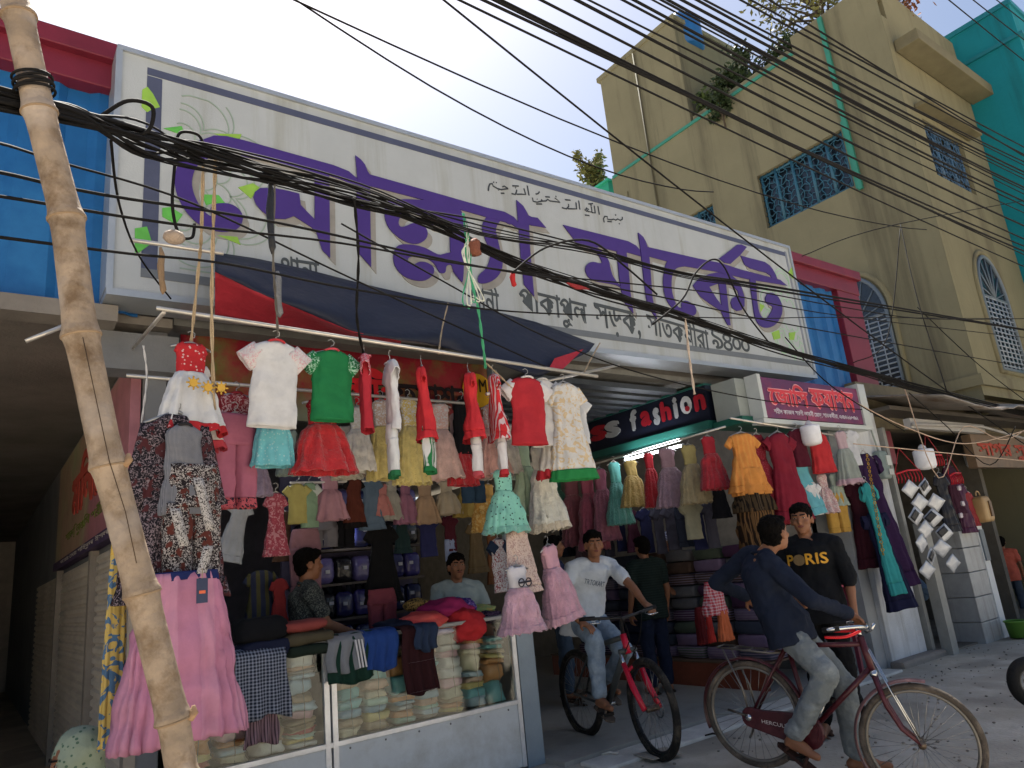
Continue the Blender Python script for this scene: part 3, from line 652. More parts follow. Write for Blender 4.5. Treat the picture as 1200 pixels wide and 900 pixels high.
# the tangle that runs along the street: strands follow one centre line and wander about it
CEN = [((-60, 104), 1.95), ((40, 122), 2.0), ((100, 136), 2.15), ((170, 165), 2.5), ((260, 190), 2.9), ((400, 228), 3.2), ((500, 257), 3.3), ((600, 305), 3.4), ((700, 340), 3.5), ((800, 370), 3.6), ((900, 403), 3.65), ((1000, 433), 3.7), ((1100, 460), 3.75), ((1260, 498), 3.8)]
CEN2 = [((-60, 112), 1.95), ((40, 128), 2.0), ((170, 160), 2.45), ((260, 182), 2.85), ((420, 225), 3.1), ((560, 266), 3.25), ((690, 292), 3.4), ((800, 322), 3.5), ((940, 343), 3.6), ((1260, 396), 3.8)]
rr = random.Random(11); G1 = 'cables of the tangled bundle in front of the signboard'
for k in range(26):
    src = CEN if k < 18 else CEN2; ph = rr.uniform(0, 6)
    P = []
    for i, ((x, y), Y) in enumerate(src):
        p = at(x, y, Y=Y); a = ph + i * rr.uniform(.5, 1.4); rad = rr.uniform(.008, .036) * (.5 if i in (1, 2) else 1.35 if i in (3, 4, 5) else 1.0 if src is CEN else .5)
        P.append(p + Vector((0, math.cos(a) * rad, math.sin(a) * rad * 1.3 - (.02 if k % 4 == 0 and i > 2 else 0))))
    cable(P, rr.choice((.0035, .0045, .0055, .0065)), 'black cable strand of the tangled bundle crossing the big signboard', G1)
def pxc(pts, Y0, Y1): return [at(x, y, Y=lerp(Y0, Y1, i / max(len(pts) - 1, 1))) for i, (x, y) in enumerate(pts)]
G2 = 'thin cables in front of the signboard'
for pts, lb, r in ((((-60, 160), (0, 168), (70, 190), (230, 240), (420, 330), (640, 430)), 'steeper of the thin cables falling from the pole past the first big letter', .005),
                   (((-60, 196), (0, 202), (120, 228), (330, 262), (560, 312), (760, 345), (950, 385), (1260, 440)), 'thin cable just under the tangled bundle running past the bamboo pole to the right', .006),
                   (((-60, 226), (0, 230), (200, 262), (400, 285), (600, 318), (850, 345), (1000, 372), (1260, 402)), 'thin cable second below the bundle at the pole, crossing the signboard', .0055),
                   (((-60, 270), (0, 278), (150, 297), (270, 310), (420, 340), (600, 365), (780, 371), (900, 373), (1000, 372), (1260, 374)), 'lowest thin cable, running along the top of the navy tarpaulin', .005),
                   (((400, 262), (520, 330), (640, 395), (760, 440), (900, 470), (1010, 480)), 'thin cable slanting down past the small sign', .005)):
    cable(pxc(pts, 1.92, 3.7) if pts[0][0] < 0 else pxc(pts, 3.2, 3.9), r, lb, G2)
G3 = 'overhead cables crossing the upper right'
def over(a, b, lb, r=.011, Y=2.7, sag=.08, Yb=None):
    A_, B_ = at(*a, Y=Y), at(*b, Y=Yb or Y + .5); P = [A_.lerp(B_, t) - Vector((0, 0, sag * 4 * t * (1 - t))) for t in (-.15, 0, .25, .5, .75, 1, 1.15)]
    cable(P, r, lb, G3, sub=3)
# long single wires across the sky
for i, (a, b) in enumerate((((345, 0), (1047, 265)), ((338, -6), (800, 222)))): over(a, b, ('upper' if i == 0 else 'lower') + ' of the twin thin wires crossing the open sky above the signboard', .006, 3.2, .22)
over((520, 0), (1170, 500), 'lone black wire that falls steepest from the top of the sky', .008, 3.2, .1)
tops = [(534, -2), (562, -2), (572, -4), (580, -4), (634, 0), (672, -2), (690, 0), (728, -1), (743, 0), (765, 0), (775, 0), (783, 0), (790, -4), (800, 0), (806, -6), (815, -6), (822, -2)]
rgt = [(1260, 338), (1260, 312), (1260, 318), (1260, 325), (1260, 306), (1260, 290), (1260, 276), (1260, 268), (1260, 262), (1260, 256), (1260, 250), (1260, 246), (1260, 238), (1260, 232), (1260, 228), (1260, 222), (1260, 216)]
for i, (a, b) in enumerate(zip(tops, rgt)):
    over(a, b, 'black overhead cable in the dense diagonal sheaf across the yellow building', .007 + .004 * ((i * 7) % 3) / 2, 2.5, .05 + .02 * (i % 3))
for i, (a, b) in enumerate((((868, 0), (1260, 212)), ((880, 0), (1260, 203)), ((897, -3), (1260, 218)))): over(a, b, 'black overhead cable of the upper trio that passes over the yellow building corner', .009, 2.5, .03)
for a, b, w in (((1112, 0), (1260, 118), 'lowest'), ((1138, -2), (1260, 92), 'middle'), ((1168, 0), (1260, 70), 'highest')): over(a, b, w + ' of the three short wires in the top right corner', .008, 2.5, .02)
# clutter at the right: crossing drop wires
G4 = 'drop wires over the tin awning'; tan = mat('#b59c86', rough=.6)
for pts, c, lb in ((((940, 300), (1055, 262), (1260, 225)), blk, 'drop wire rising to the right from the knot on the yellow wall'), (((1055, 262), (1075, 350), (1110, 460)), blk, 'drop wire hanging straight down from the knot on the yellow wall'),
                   (((1000, 425), (1040, 395), (1055, 268)), blk, 'short wire curling up to the knot on the yellow wall'), (((1060, 455), (1100, 560), (1130, 500), (1180, 515), (1230, 480)), tan, 'pale loose loop of wire over the tin awning'),
                   (((1000, 470), (1060, 500), (1130, 520), (1200, 505)), tan, 'pale wire along the front of the tin awning'), (((1065, 460), (1110, 500), (1160, 545), (1190, 500)), blk, 'black wire sagging in front of the tin awning'),
                   (((880, 340), (1000, 362), (1100, 374), (1260, 372)), blk, 'thin wire level with the blue cladding at the right'), (((1075, 360), (1150, 430), (1230, 490)), blk, 'wire slanting down past the arched window'),
                   (((1000, 520), (1080, 528), (1200, 540)), tan, 'lower pale wire under the tin awning edge'), (((920, 395), (960, 440), (1000, 470), (1060, 505)), blk, 'wire dropping past the small sign to the awning')):
    cable(pxc(pts, 3.8, 3.4), .006, lb, G4, c)
# loops
for k, (pts, lb) in enumerate(((((120, 135), (150, 118), (178, 125), (176, 150), (160, 158), (140, 150)), 'coil of spare cable standing up from the bundle beside the bamboo pole'), (((205, 170), (212, 155), (232, 158), (238, 172), (225, 168), (212, 172)), 'small black coil of cable over the first purple letter'),
                           (((600, 320), (640, 290), (690, 282), (730, 310), (770, 345)), 'arched loop of cable in the middle of the signboard'), (((765, 380), (800, 350), (815, 320), (835, 304), (850, 315), (870, 360), (900, 400)), 'tall loop of cable in front of the last purple letters'),
                           (((205, 190), (202, 240), (210, 275), (225, 278), (228, 262)), 'cable hanging from the bundle with a stone tied to it'))):
    cable(pxc(pts, 2.4 if k == 0 else 3.0, 2.45 if k == 0 else 3.05), .007, lb, 'loose loops of cable')
st = MB().ball(at(204, 278, Y=3.0), (.045, .04, .03), 9, 7).build('stone', mat('#9a8a7c', bump=.6), None, at(204, 278, Y=3.0)); tag(st, 'small grey stone tied to the end of a hanging cable', 'stone')
tie = thing('cable_tie', 'black wrapping that lashes the cable bundle to the bamboo pole', 'lashing', at(44, 100, Y=1.95))
m = MB(); a, b = ax[1], ax[2]; d = (b - a).normalized()
for i in range(5): m.torus(a.lerp(b, .66 + i * .035), (d + Vector((.15 * (i % 2), .1, 0))).normalized(), .045, .0035, 24, 6)
m.build('wrap', blk, tie)

# ---- rails the clothes hang from
steel = metal('#c9c3ba', rough=.35, metal=.6)
YR = 3.7
def rail(a, b, r, lb, g='clothes rails', name='clothes_rail'):
    o = MB().tube([a, b], r, 10).build(name, steel, None, a); return tag(o, lb, 'rail', g)
ra, rb = at(183, 361, Y=YR), at(700, 441, Y=YR)
RAIL = (ra, rb); rail(ra, rb, .012, 'long white steel rail slung on ropes under the tarpaulin, nearest the street')
r2a, r2b = at(148, 440, Y=4.3), at(560, 474, Y=4.3); rail(r2a, r2b, .011, 'second steel rail behind the front one, under the banner')
r3a, r3b = at(340, 566, Y=5.4), at(600, 560, Y=5.4); rail(r3a, r3b, .01, 'dim inner rail of the left shop with small dresses')
rail(at(570, 462, Y=3.72), at(725, 428, Y=4.35), .012, 'short steel rail crossing the right end of the long front rail')
rail(at(152, 281, Y=4.0), at(262, 297, Y=3.9), .012, 'short steel rod above the left end of the tarpaulin')
rail(at(30, 400, Y=4.2), at(75, 382, Y=4.2), .012, 'short steel rod poking out from the canopy behind the bamboo pole')
rail(at(192, 366, Y=3.7), at(156, 408, Y=4.78), .01, 'angled steel bracket from the grey beam to the front rail')
rail(at(856, 490, Y=4.25), at(1000, 514, Y=4.25), .011, 'steel rail under the small purple shop sign')
rail(at(640, 560, X=5.9), at(850, 500, X=5.9), .011, 'steel rail along the fashion sign in the passage')
# ---- ropes
jute = mat('#a39178', rough=.9, bump=.5, bsc=80)
def rope(pts, Y0, Y1, r, lb, m=jute, twist=True):
    P = smoothpath(pxc(pts, Y0, Y1), 8); mb = MB()
    if twist:
        for s in (0, PI): mb.tube([p + Vector((math.cos(i * .9 + s), math.sin(i * .9 + s), 0)) * r * .6 for i, p in enumerate(P)], r * .7, 5)
    else: mb.tube(P, r, 6)
    o = mb.build('rope', m, None, P[0]); tag(o, lb, 'rope', 'ropes that hold up the clothes rails'); return o
rope(((253, 172), (250, 260), (248, 372), (251, 480)), 3.0, 3.65, .008, 'pale knotted jute rope falling from the bundle beside the red and white dress')
rope(((238, 188), (236, 270), (233, 310), (224, 400)), 3.0, 3.65, .007, 'thinner jute rope left of the knotted one, over the red and white dress')
rope(((322, 208), (320, 300), (323, 350), (326, 398)), 3.05, 3.7, .006, 'grey rope above the white shirt on the front rail', mat('#5d5a57'))
rope(((415, 232), (420, 300), (418, 370), (426, 415)), 3.1, 3.7, .007, 'black cord above the green shirt on the front rail', blk)
rope(((543, 250), (553, 330), (560, 360), (566, 405), (569, 432)), 3.3, 3.7, .008, 'green plastic rope in the middle of the front rail', mat('#3f9a72', rough=.6))
rope(((569, 425), (585, 440), (600, 455)), 3.7, 3.68, .006, 'short pale rope tied beside the green one on the front rail')
rope(((525, 355), (518, 385), (514, 415)), 4.0, 3.7, .005, 'thin doubled cord holding the rail under the tarpaulin')
rope(((703, 402), (690, 425), (683, 440)), 3.95, 3.72, .006, 'cord from the tarpaulin corner to the right end of the front rail')
rope(((803, 373), (808, 420), (814, 462)), 3.6, 3.6, .009, 'frayed pale rope dangling in front of the fashion sign', mat('#cdb9a6', bump=.5))
rope(((168, 405), (172, 440), (168, 480), (162, 520)), 4.2, 4.2, .005, 'white string hanging at the end of the second rail', mat('#d8d5d2'))
rope(((130, 165), (140, 240), (163, 300), (200, 350)), 2.4, 4.2, .005, 'black cord running down past the left end of the signboard', blk, False)
for k in range(6):
    rope(((545 + k, 255 + k * 6), (552 - k * 2, 300), (542 + k * 5, 350), (550 + k, 362 - k * 3)), 3.28, 3.3, .004, 'strand of the white and green string bunch hanging at the middle of the signboard', mat('#cdd0c4') if k % 3 else mat('#3f9a72', rough=.6))
bag_m = mat('#2b2b2c', rough=.3, bump=.6, bsc=18)
def rag(px, py0, py1, Y, wpx, m, lb):
    a, b = at(px, py0, Y=Y), at(px + 2, py1, Y=Y); s = mpp(a) * wpx / 2
    o = MB().tube([a.lerp(b, t) + Vector((.006 * math.sin(t * 9), 0, 0)) for t in (0, .15, .4, .7, .9, 1)], [s * k for k in (.4, .8, 1, .8, .9, .15)], 9).build('plastic_rag', m, None, a)
    return tag(o, lb, 'rag', 'rags tied to cables and ropes')
rag(316, 212, 298, 3.04, 9, bag_m, 'dark torn plastic strip tied to the bundle above the white shirt'); rag(325, 318, 372, 3.6, 9, mat('#77787a', rough=.4, bump=.6), 'grey plastic strip knotted on the rope just above the white shirt')
rag(600, 318, 336, 3.4, 7, mat('#b02a2c', bump=.4), 'small red rag hanging from a cable on the signboard'); rag(555, 280, 300, 3.28, 16, mat('#7a4a3a', bump=.6), 'brown clump of knotted cloth in the string bunch')
rag(188, 400 - 110, 345, 3.6, 8, mat('#8a735a', bump=.6), 'brown twist of cloth on the rod at the end of the tarpaulin')
o = MB().tube(pxc(((664, 331), (675, 336), (690, 338)), 3.45, 3.47), [.008, .02, .01], 8).build('plastic_rag', mat('#8e2f34', bump=.5), None, at(664, 331, Y=3.45)); tag(o, 'dark red rag wrapped along the cable bundle', 'rag', 'rags tied to cables and ropes')

# ---- navy tarpaulin with a red lining
tp = thing('tarpaulin', 'sagging navy tarpaulin with red panels slung below the signboard', 'tarpaulin', at(450, 360, Y=4.1))
topc = [(252, 296), (300, 303), (360, 316), (430, 334), (500, 350), (560, 360), (630, 378), (697, 403)]
botc = [(252, 318), (300, 342), (350, 362), (420, 392), (500, 402), (560, 418), (630, 443), (690, 412)]
def tsurf(u, v):
    i = min(int(u * 7), 6); t = u * 7 - i
    A_ = Vector(topc[i]).lerp(Vector(topc[i + 1]), t); B_ = Vector(botc[i]).lerp(Vector(botc[i + 1]), t); p = A_.lerp(B_, v)
    Y = 4.36 - .45 * v - .12 * math.sin(PI * v) + .02 * math.sin(u * 23 + v * 5) + .03 * noise.noise((u * 9, v * 3, 1)); return at(p.x, p.y, Y=Y)
m = MB(); m.sheet([[tsurf(i / 60, j / 14) for i in range(61)] for j in range(15)]); solid(m.build('sheet', cloth('#1d2439', rough=.6, bump=.5, bsc=9, spec=.3), tp), .004)
lin_c = [(252, 318), (300, 342), (350, 362), (410, 388), (470, 400)]
m = MB(); gr = []
for j in range(8):
    row = []
    for i in range(31):
        u = i / 30; k = min(int(u * 4), 3); t = u * 4 - k; a = Vector(lin_c[k]).lerp(Vector(lin_c[k + 1]), t); b = Vector((252, 372)).lerp(Vector((470, 406)), u)
        p = a.lerp(b, j / 7); row.append(at(p.x, p.y, Y=3.93 + .32 * j / 7 + .02 * math.sin(u * 15)))
    gr.append(row)
m.sheet(gr); solid(m.build('red_lining', cloth('#a81f33', rough=.6), tp), .004)
m = MB(); m.add([at(x, y, Y=Y) for x, y, Y in ((684, 409, 3.9), (660, 432, 3.83), (642, 434, 3.82), (650, 420, 3.85))], [(0, 1, 2, 3)]); solid(m.build('red_patch', cloth('#a81f33', rough=.6), tp), .004)

# ================================================================ CLOTHES
def catm(rows, u):
    # rows sorted by first value; smooth interpolation of the tuples
    for i in range(len(rows) - 1):
        if u <= rows[i + 1][0] or i == len(rows) - 2:
            a, b = rows[i], rows[i + 1]; t = 0 if b[0] == a[0] else max(0, min(1, (u - a[0]) / (b[0] - a[0]))); t = t * t * (3 - 2 * t) * .5 + t * .5
            return [lerp(p, q, t) for p, q in zip(a[1:], b[1:])]
def cloth_loft(rows, w, h, pl=0, seed=0, n=44, k=26, xo=0, yo=0, sway=0, frill=0):
    # rows: (fraction down, half width / w, half depth / half width, pleat amplitude) -> a hollow piece of cloth
    mb = MB(); rg = []; rnd = random.Random(seed); ph = rnd.uniform(0, 6); kk = pl or 7
    u0, u1 = rows[0][0], rows[-1][0]
    for i in range(k + 1):
        u = lerp(u0, u1, i / k); hw, dp, am = catm(rows, u); hw *= w; ring = []
        for j in range(n):
            a = 2 * PI * j / n; c, s_ = math.cos(a), math.sin(a)
            nz = noise.noise((c * 1.6 + seed * 3.1, s_ * 1.6, u * 3 + seed)); fold = am * math.sin(kk * a + ph + 1.2 * noise.noise((c, s_, u * 1.5 + seed))) + .06 * nz + .05 * min(1, u * 4) * noise.noise((c * 4 + seed, s_ * 2, u * 3.2 + seed * 2))
            r_ = 1 + fold
            x = math.copysign(abs(c) ** .75, c) * hw * (1 + fold * .55); y = math.copysign(abs(s_) ** .8, s_) * hw * dp * (1 + fold * 3.4) + .035 * w * nz
            z = -u * h + (frill * h * (u - u0) / (u1 - u0) * math.sin(kk * a + ph + 1) if frill else 0) + (.012 * h * nz if i == k else 0)
            ring.append((x + xo + sway * w * (u - u0), y + yo, z))
        rg.append(ring)
    return mb.rings(rg, False, False)
def sleeve_mb(sgn, w, h, reach, drop, rad, seed):
    mb = MB(); rg = []; a = Vector((sgn * w * .27, 0, -h * .055)); b = Vector((sgn * w * reach, 0, -h * drop)); d = (b - a).normalized(); nn = Vector((-d.z, 0, d.x)) * (1 if sgn > 0 else -1)
    for i in range(7):
        t = i / 6; p = a.lerp(b, t); r_ = h * rad * (1.05 - .12 * t)
        p = p - nn * r_ * .62
        rg.append([p + nn * r_ * math.cos(q) + Vector((0, 1, 0)) * (r_ * .42 * math.sin(q) * (1 + .25 * math.sin(5 * q + seed))) for q in [2 * PI * j / 16 for j in range(16)]])
    return mb.rings(rg, False, False)
NG = [0]
def place(cx, py, Y, X, X3=None):
    return at(cx, py, Y=Y) if Y is not None else at(cx, py, X=X)
hang_m = mat('#a9a6a2', rough=.4, bump=0); hook_m = metal('#9a9a9a')
def hanger(t, w, h, hook, m=None, cols=None):
    o = MB(); o.tube([(-w * .3, 0, -h * .05), (-w * .12, 0, 0), (0, 0, h * .03), (w * .12, 0, 0), (w * .3, 0, -h * .05)], max(.006, w * .018), 6)
    hp = [(0, 0, h * .03), (0, 0, hook * .55)] + [(math.cos(a) * .02 - .0, 0, hook * .55 + .02 + math.sin(a) * .02) for a in (-1.5, -.6, .4, 1.5, 2.6)]
    o.tube(hp, .0028, 5)
    b = MB(); b.v, b.f, b.sm = o.v, o.f, o.sm
    b.v = [v + wloc(t) for v in b.v]; return b.build('hanger', m or hang_m, t)
CREASE = []
for sc_ in (.13, .07):
    tx_ = bpy.data.textures.new('creases', 'CLOUDS'); tx_.noise_scale = sc_; tx_.noise_depth = 3; CREASE.append(tx_)
def part(t, mb, name, m, thick=.004):
    mb.v = [v + wloc(t) for v in mb.v]; o = mb.build(name, m, t)
    if name in ('body', 'skirt', 'leg', 'bodice', 'waist', 'sleeve', 'orange_tier', 'pleated_tier', 'black_tier') and len(mb.v) > 200:
        w_ = o.dimensions.x if False else max(v.co.x for v in o.data.vertices) - min(v.co.x for v in o.data.vertices)
        q = o.modifiers.new('creases', 'DISPLACE'); q.texture = CREASE[0 if w_ > .25 else 1]; q.texture_coords = 'GLOBAL'; q.strength = .13 * min(w_, .5); q.mid_level = .5
    return solid(o, thick)
def garment(kind, label, cx, y0, y1, wpx, Y=None, X=None, c='#ffffff', c2=None, c3=None, yaw=0, tilt=0, hook=.06, group='clothes hung out for sale', m=None, m2=None, m3=None, pl=11, sl=None, frame=True):
    P = at(cx, y0, Y=Y) if Y is not None else at(cx, y0, X=X)
    s = mpp(P); w = wpx * s * (.86 if kind == 'tee' else .92); h = (y1 - y0) * s * 1.03; NG[0] += 1; sd_ = NG[0]
    nm = {'tee': 'shirt', 'frock': 'dress', 'pants': 'trousers', 'skirt': 'skirt', 'kurta': 'tunic', 'gown': 'gown', 'shorts': 'shorts', 'top': 'top'}[kind]
    t = thing(nm, label, nm, P, group)
    m = m or cloth(c); m2 = m2 or (cloth(c2) if c2 else m); m3 = m3 or (cloth(c3) if c3 else m2)
    if kind == 'tee':
        part(t, cloth_loft([(.0, .15, .5, 0), (.03, .22, .4, 0), (.075, .315, .3, .01), (.2, .325, .3, .015), (.6, .32, .3, .02), (1, .345, .3, .03)], w, h, 6, sd_), 'body', m)
        for sg_ in (-1, 1): part(t, sleeve_mb(sg_, w, h, .5, .2, .135 if not sl else sl, sd_), 'sleeve', m2)
        cb = MB().torus((0, 0, -h * .012), (0, 0.25, 1), w * .125, w * .02, 24, 6, sx=.8); part(t, cb, 'collar', m3, .001)
    elif kind == 'kurta':
        part(t, cloth_loft([(.0, .13, .5, 0), (.02, .2, .4, 0), (.06, .3, .3, .01), (.35, .27, .35, .02), (.9, .45, .35, .05)], w, h, pl, sd_), 'body', m)
        part(t, cloth_loft([(.895, .452, .36, .05), (1, .5, .36, .06)], w, h, pl, sd_, k=6), 'hem_band', m3)
        for sg_ in (-1, 1): part(t, sleeve_mb(sg_, w, h, .44, .2 if not sl else sl, .07, sd_), 'sleeve', m2)
    elif kind in ('frock', 'gown'):
        q = .34 if kind == 'frock' else .3
        part(t, cloth_loft([(.0, .12, .45, 0), (.03, .19, .4, 0), (.08, .22, .4, 0), (.16, .2, .45, .01), (q, .19, .5, .02)], w, h, 5, sd_, k=14), 'bodice', m)
        part(t, cloth_loft([(q - .01, .195, .55, .02), (q + .1, .3, .55, .06), (.75, .41, .5, .08), (.92 if m3 is not m2 else 1, .47 if m3 is not m2 else .5, .5, .09)], w, h, pl, sd_, frill=.012), 'skirt', m2)
        if m3 is not m2: part(t, cloth_loft([(.9, .475, .5, .09), (1, .51, .5, .11)], w, h, pl, sd_, k=8, frill=.02), 'hem_band', m3)
        for sg_ in (-1, 1): part(t, MB().tube([(sg_ * w * .12, -.01, h * .0), (sg_ * w * .17, 0, -h * .04), (sg_ * w * .22, 0, -h * .1)], [w * .03, w * .05, w * .03], 8), 'shoulder_strap', m)
    elif kind == 'skirt':
        part(t, cloth_loft([(0, .27, .5, .01), (.06, .28, .5, .02), (.5, .4, .45, .05), (.94 if m3 is not m2 else 1, .49, .4, .07)], w, h, pl, sd_, n=72, frill=.008), 'skirt', m)
        part(t, cloth_loft([(-.01, .268, .52, .0), (.05, .283, .52, .0)], w, h, pl, sd_, k=4), 'waistband', m2)
        if m3 is not m2: part(t, cloth_loft([(.93, .492, .4, .07), (1, .51, .4, .08)], w, h, pl, sd_, k=6, n=72, frill=.01), 'hem_band', m3)
    elif kind in ('pants', 'shorts'):
        part(t, cloth_loft([(0, .38, .35, 0), (.1, .42, .35, .01), (.34 if kind == 'pants' else .45, .45, .35, .02)], w, h, 6, sd_, k=10), 'waist', m)
        for sg_ in (-1, 1): part(t, cloth_loft([(.3 if kind == 'pants' else .4, .23, .6, .01), (.6, .22, .6, .03), (.9, .2, .6, .03)], w, h, 5, sd_ + sg_, n=28, k=16, xo=sg_ * w * .225), 'leg', m); part(t, cloth_loft([(.895, .205, .62, .03), (1, .215, .62, .05)], w, h, 5, sd_ + sg_, n=28, k=6, xo=sg_ * w * .225), 'cuff', m3)
    elif kind == 'top':
        part(t, cloth_loft([(.0, .12, .5, 0), (.03, .22, .4, 0), (.09, .34, .3, .01), (.5, .36, .3, .03), (1, .46, .3, .06)], w, h, pl, sd_), 'body', m)
        part(t, MB().torus((0, 0, -h * .02), (0, .3, 1), w * .13, w * .03, 20, 6), 'collar', m2, .001)
    if frame: hanger(t, w, h, hook, hook_m if sd_ % 3 else hang_m)
    t.rotation_euler = (R(tilt) * .3, R(tilt), yaw)
    return t
Y_ = math.radians
red_ = '#b5121f'
def dots(c, c2, psc=60): return cloth(c, pat='dots', c2=c2, psc=psc)
def prn(c, c2, psc=30, c3=None): return cloth(c, pat='print', c2=c2, psc=psc, c3=c3)
tul = lambda c: cloth(c, bump=.7, bsc=55, var=.25, sc=14, sheen=.3)
# ---- front rail, left to right
GA = 'clothes on the front rail'
t = garment('frock', 'white and red sun dress with yellow embroidered suns on the front rail', 224, 404, 508, 84, 3.68, c=red_, m=dots(red_, '#e6b8b8', 45), m2=cloth('#dcdde0'), m3=dots(red_, '#e0a5a8', 40), yaw=.15, group=GA)
for dx, dz in ((-.035, -.235), (.035, -.25), (.1, -.245)):
    sm_ = MB(); sm_.disc((dx, -.125, dz), (0, 1, .1), .02, .006, 10)
    for i in range(8): a = i * PI / 4; sm_.tube([(dx + .02 * math.cos(a), -.126, dz + .02 * math.sin(a)), (dx + .034 * math.cos(a), -.126, dz + .034 * math.sin(a))], .004, 4)
    part(t, sm_, 'sun_motif', cloth('#c79a1e'), .001)
garment('frock', 'white under-dress with red trim showing below the sun dress', 232, 430, 525, 70, 3.78, c='#d9d4d4', m3=cloth('#b83240'), yaw=.3, group=GA, frame=False)
garment('tee', 'white cotton shirt with printed sleeves hanging flat on the front rail', 323, 402, 500, 92, 3.66, c='#e2e2e4', m2=prn('#dcd8d8', '#c99aa2', 70), c3='#b3202c', yaw=-.12, tilt=3, group=GA)
garment('tee', 'bright green shirt hanging beside the white shirt on the front rail', 388, 412, 493, 82, 3.68, c='#04703c', m2=prn('#04703c', '#9cc7ae', 60), c3='#c43a48', yaw=-.05, tilt=1, group=GA)
garment('tee', 'red shirt seen edge on beside the green shirt', 427, 418, 505, 66, 3.7, c='#a8162a', m2=prn('#c4344a', '#e7c3c8', 60), yaw=1.15, group=GA)
garment('tee', 'white shirt seen edge on, between the red ones on the front rail', 457, 424, 505, 60, 3.7, c='#dedee2', yaw=1.35, tilt=-1, group=GA)
garment('pants', 'white trousers with a green stripe hanging under the edge-on white shirt', 459, 498, 558, 42, 3.72, c='#d5d7d8', c3='#1c6a40', yaw=1.2, group=GA, frame=False)
garment('kurta', 'red kurta with gold front seen edge on over green and white trousers', 494, 430, 515, 62, 3.7, c='#c41523', m3=cloth('#c41523'), yaw=1.1, tilt=-3, group=GA)
garment('pants', 'white and green trousers under the red kurta with gold front', 501, 500, 553, 46, 3.72, c='#cfd4d2', c2='#0f6e3a', m=cloth('#d5d5d6', pat='vstripe', c2='#0f6e3a', psc=9), yaw=.9, group=GA, frame=False)
garment('kurta', 'plain red kurta seen edge on over white trousers', 549, 438, 515, 62, 3.7, c='#c41523', yaw=1.15, tilt=-2, group=GA)
garment('pants', 'white trousers gathered under the plain red kurta', 557, 508, 558, 40, 3.72, c='#d8d4d6', c3='#b8404c', yaw=.9, group=GA, frame=False)
garment('kurta', 'red and white striped kurta edge on beside the green rope', 578, 440, 515, 56, 3.7, c='#c0202e', m=cloth('#c41523', pat='vstripe', c2='#e3c9cc', psc=12), yaw=1.2, tilt=-3, group=GA)
garment('pants', 'white and red trousers under the striped kurta', 586, 505, 556, 38, 3.72, c='#dcd9dc', c3='#b51c2a', yaw=1.0, group=GA, frame=False)
garment('tee', 'red shirt with white sleeves and collar at the right of the front rail', 616, 444, 520, 76, 3.68, c='#ab1626', c2='#dcd8d8', yaw=-.2, tilt=2, group=GA)
garment('tee', 'white shirt behind the red one with white sleeves', 634, 446, 522, 66, 3.8, c='#d6d3d1', yaw=-.3, group=GA, frame=False)
garment('kurta', 'white girls dress with gold motif and red and green hem at the right end', 660, 450, 560, 62, 3.72, c='#d6d5d0', m=prn('#d8d6d2', '#cdb48a', 18), m3=cloth('#0d7a3a'), yaw=-.4, group=GA)
garment('frock', 'white dress with a broad red hem hung behind the green hemmed one', 650, 455, 557, 66, 3.82, c='#cfc8be', m3=cloth('#b81a2a'), yaw=-.3, group=GA, frame=False)
garment('tee', 'small plain white shirt at the very end of the front rail', 672, 468, 520, 46, 3.86, c='#dfe1e4', yaw=-.5, group=GA, frame=False)
# ---- below the front rail
GB = 'clothes hung below the front rail'
garment('frock', 'glittery red tulle dress under the green shirt', 377, 470, 553, 88, 3.85, c='#b00d1c', m=dots('#a80d1c', '#d98a80', 70), m2=tul('#b3101e'), yaw=.1, group=GB)
garment('skirt', 'pale turquoise lace skirt under the white shirt', 320, 490, 546, 58, 3.85, m=dots('#5fb4bf', '#a8d7dc', 60), c2='#6cbac4', pl=9, yaw=.1, group=GB)
garment('pants', 'dusky pink girls trousers beside the printed tunic', 275, 486, 592, 62, 3.9, c='#a85a72', m3=prn('#b54a55', '#2d2230', 40), yaw=.15, group=GB)
garment('top', 'dark red patterned top over the dusky pink trousers', 277, 462, 500, 52, 3.98, m=prn('#8e1d2b', '#c9a0a0', 40), c2='#8e1d2b', yaw=.1, group=GB)
tun = prn('#1d1a20', '#7d6d74', 62, '#4d2428')
garment('kurta', 'long dark printed tunic with patchwork panels behind the bamboo pole', 207, 488, 690, 130, 3.62, m=tun, m2=tun, m3=tun, sl=.5, yaw=.1, group=GB)
t = garment('top', 'grey checked panel tunic beneath the sun dress', 216, 498, 600, 62, 3.55, m=cloth('#4f5058', pat='plaid', c2='#8a8b92', psc=60), c2='#2a282c', yaw=.1, group=GB, frame=False)
garment('pants', 'dark finely printed trousers among the printed tunics', 226, 545, 690, 78, 3.56, m=prn('#241d20', '#a8a09c', 75, '#5d2a22'), yaw=.2, group=GB, frame=False)
for (ax_, ay_), (bx_, by_) in (((232, 560), (247, 622)), ((205, 596), (216, 640)), ((244, 640), (236, 672))):
    a_, b_ = at(ax_, ay_, Y=3.36), at(bx_, by_, Y=3.36); o = MB().sheet([[(b_ - a_) * (i / 5) + a_ + V_ for i in range(6)] for V_ in (Vector((-.02, .0, 0)), Vector((.0, -.012, 0)), Vector((.02, 0, 0)))]); o = solid(o.build('printed_band', prn('#b5b0ac', '#3a3436', 90), None, a_), .004); tag(o, 'white printed cloth band on the dark tunics, %s' % ('upper one' if ay_ == 560 else 'left one beside the bamboo pole' if ay_ == 596 else 'lowest one above the pink skirt'), 'band', 'printed bands')
garment('skirt', 'long pleated pink skirt with a navy waistband behind the bamboo pole', 214, 672, 848, 156, 3.5, m=cloth('#b87492', pat='vstripe', c2='#bf7f9a', psc=2, bump=.7, bsc=9), c2='#1f2b5e', pl=23, yaw=.1, group=GB, frame=False)
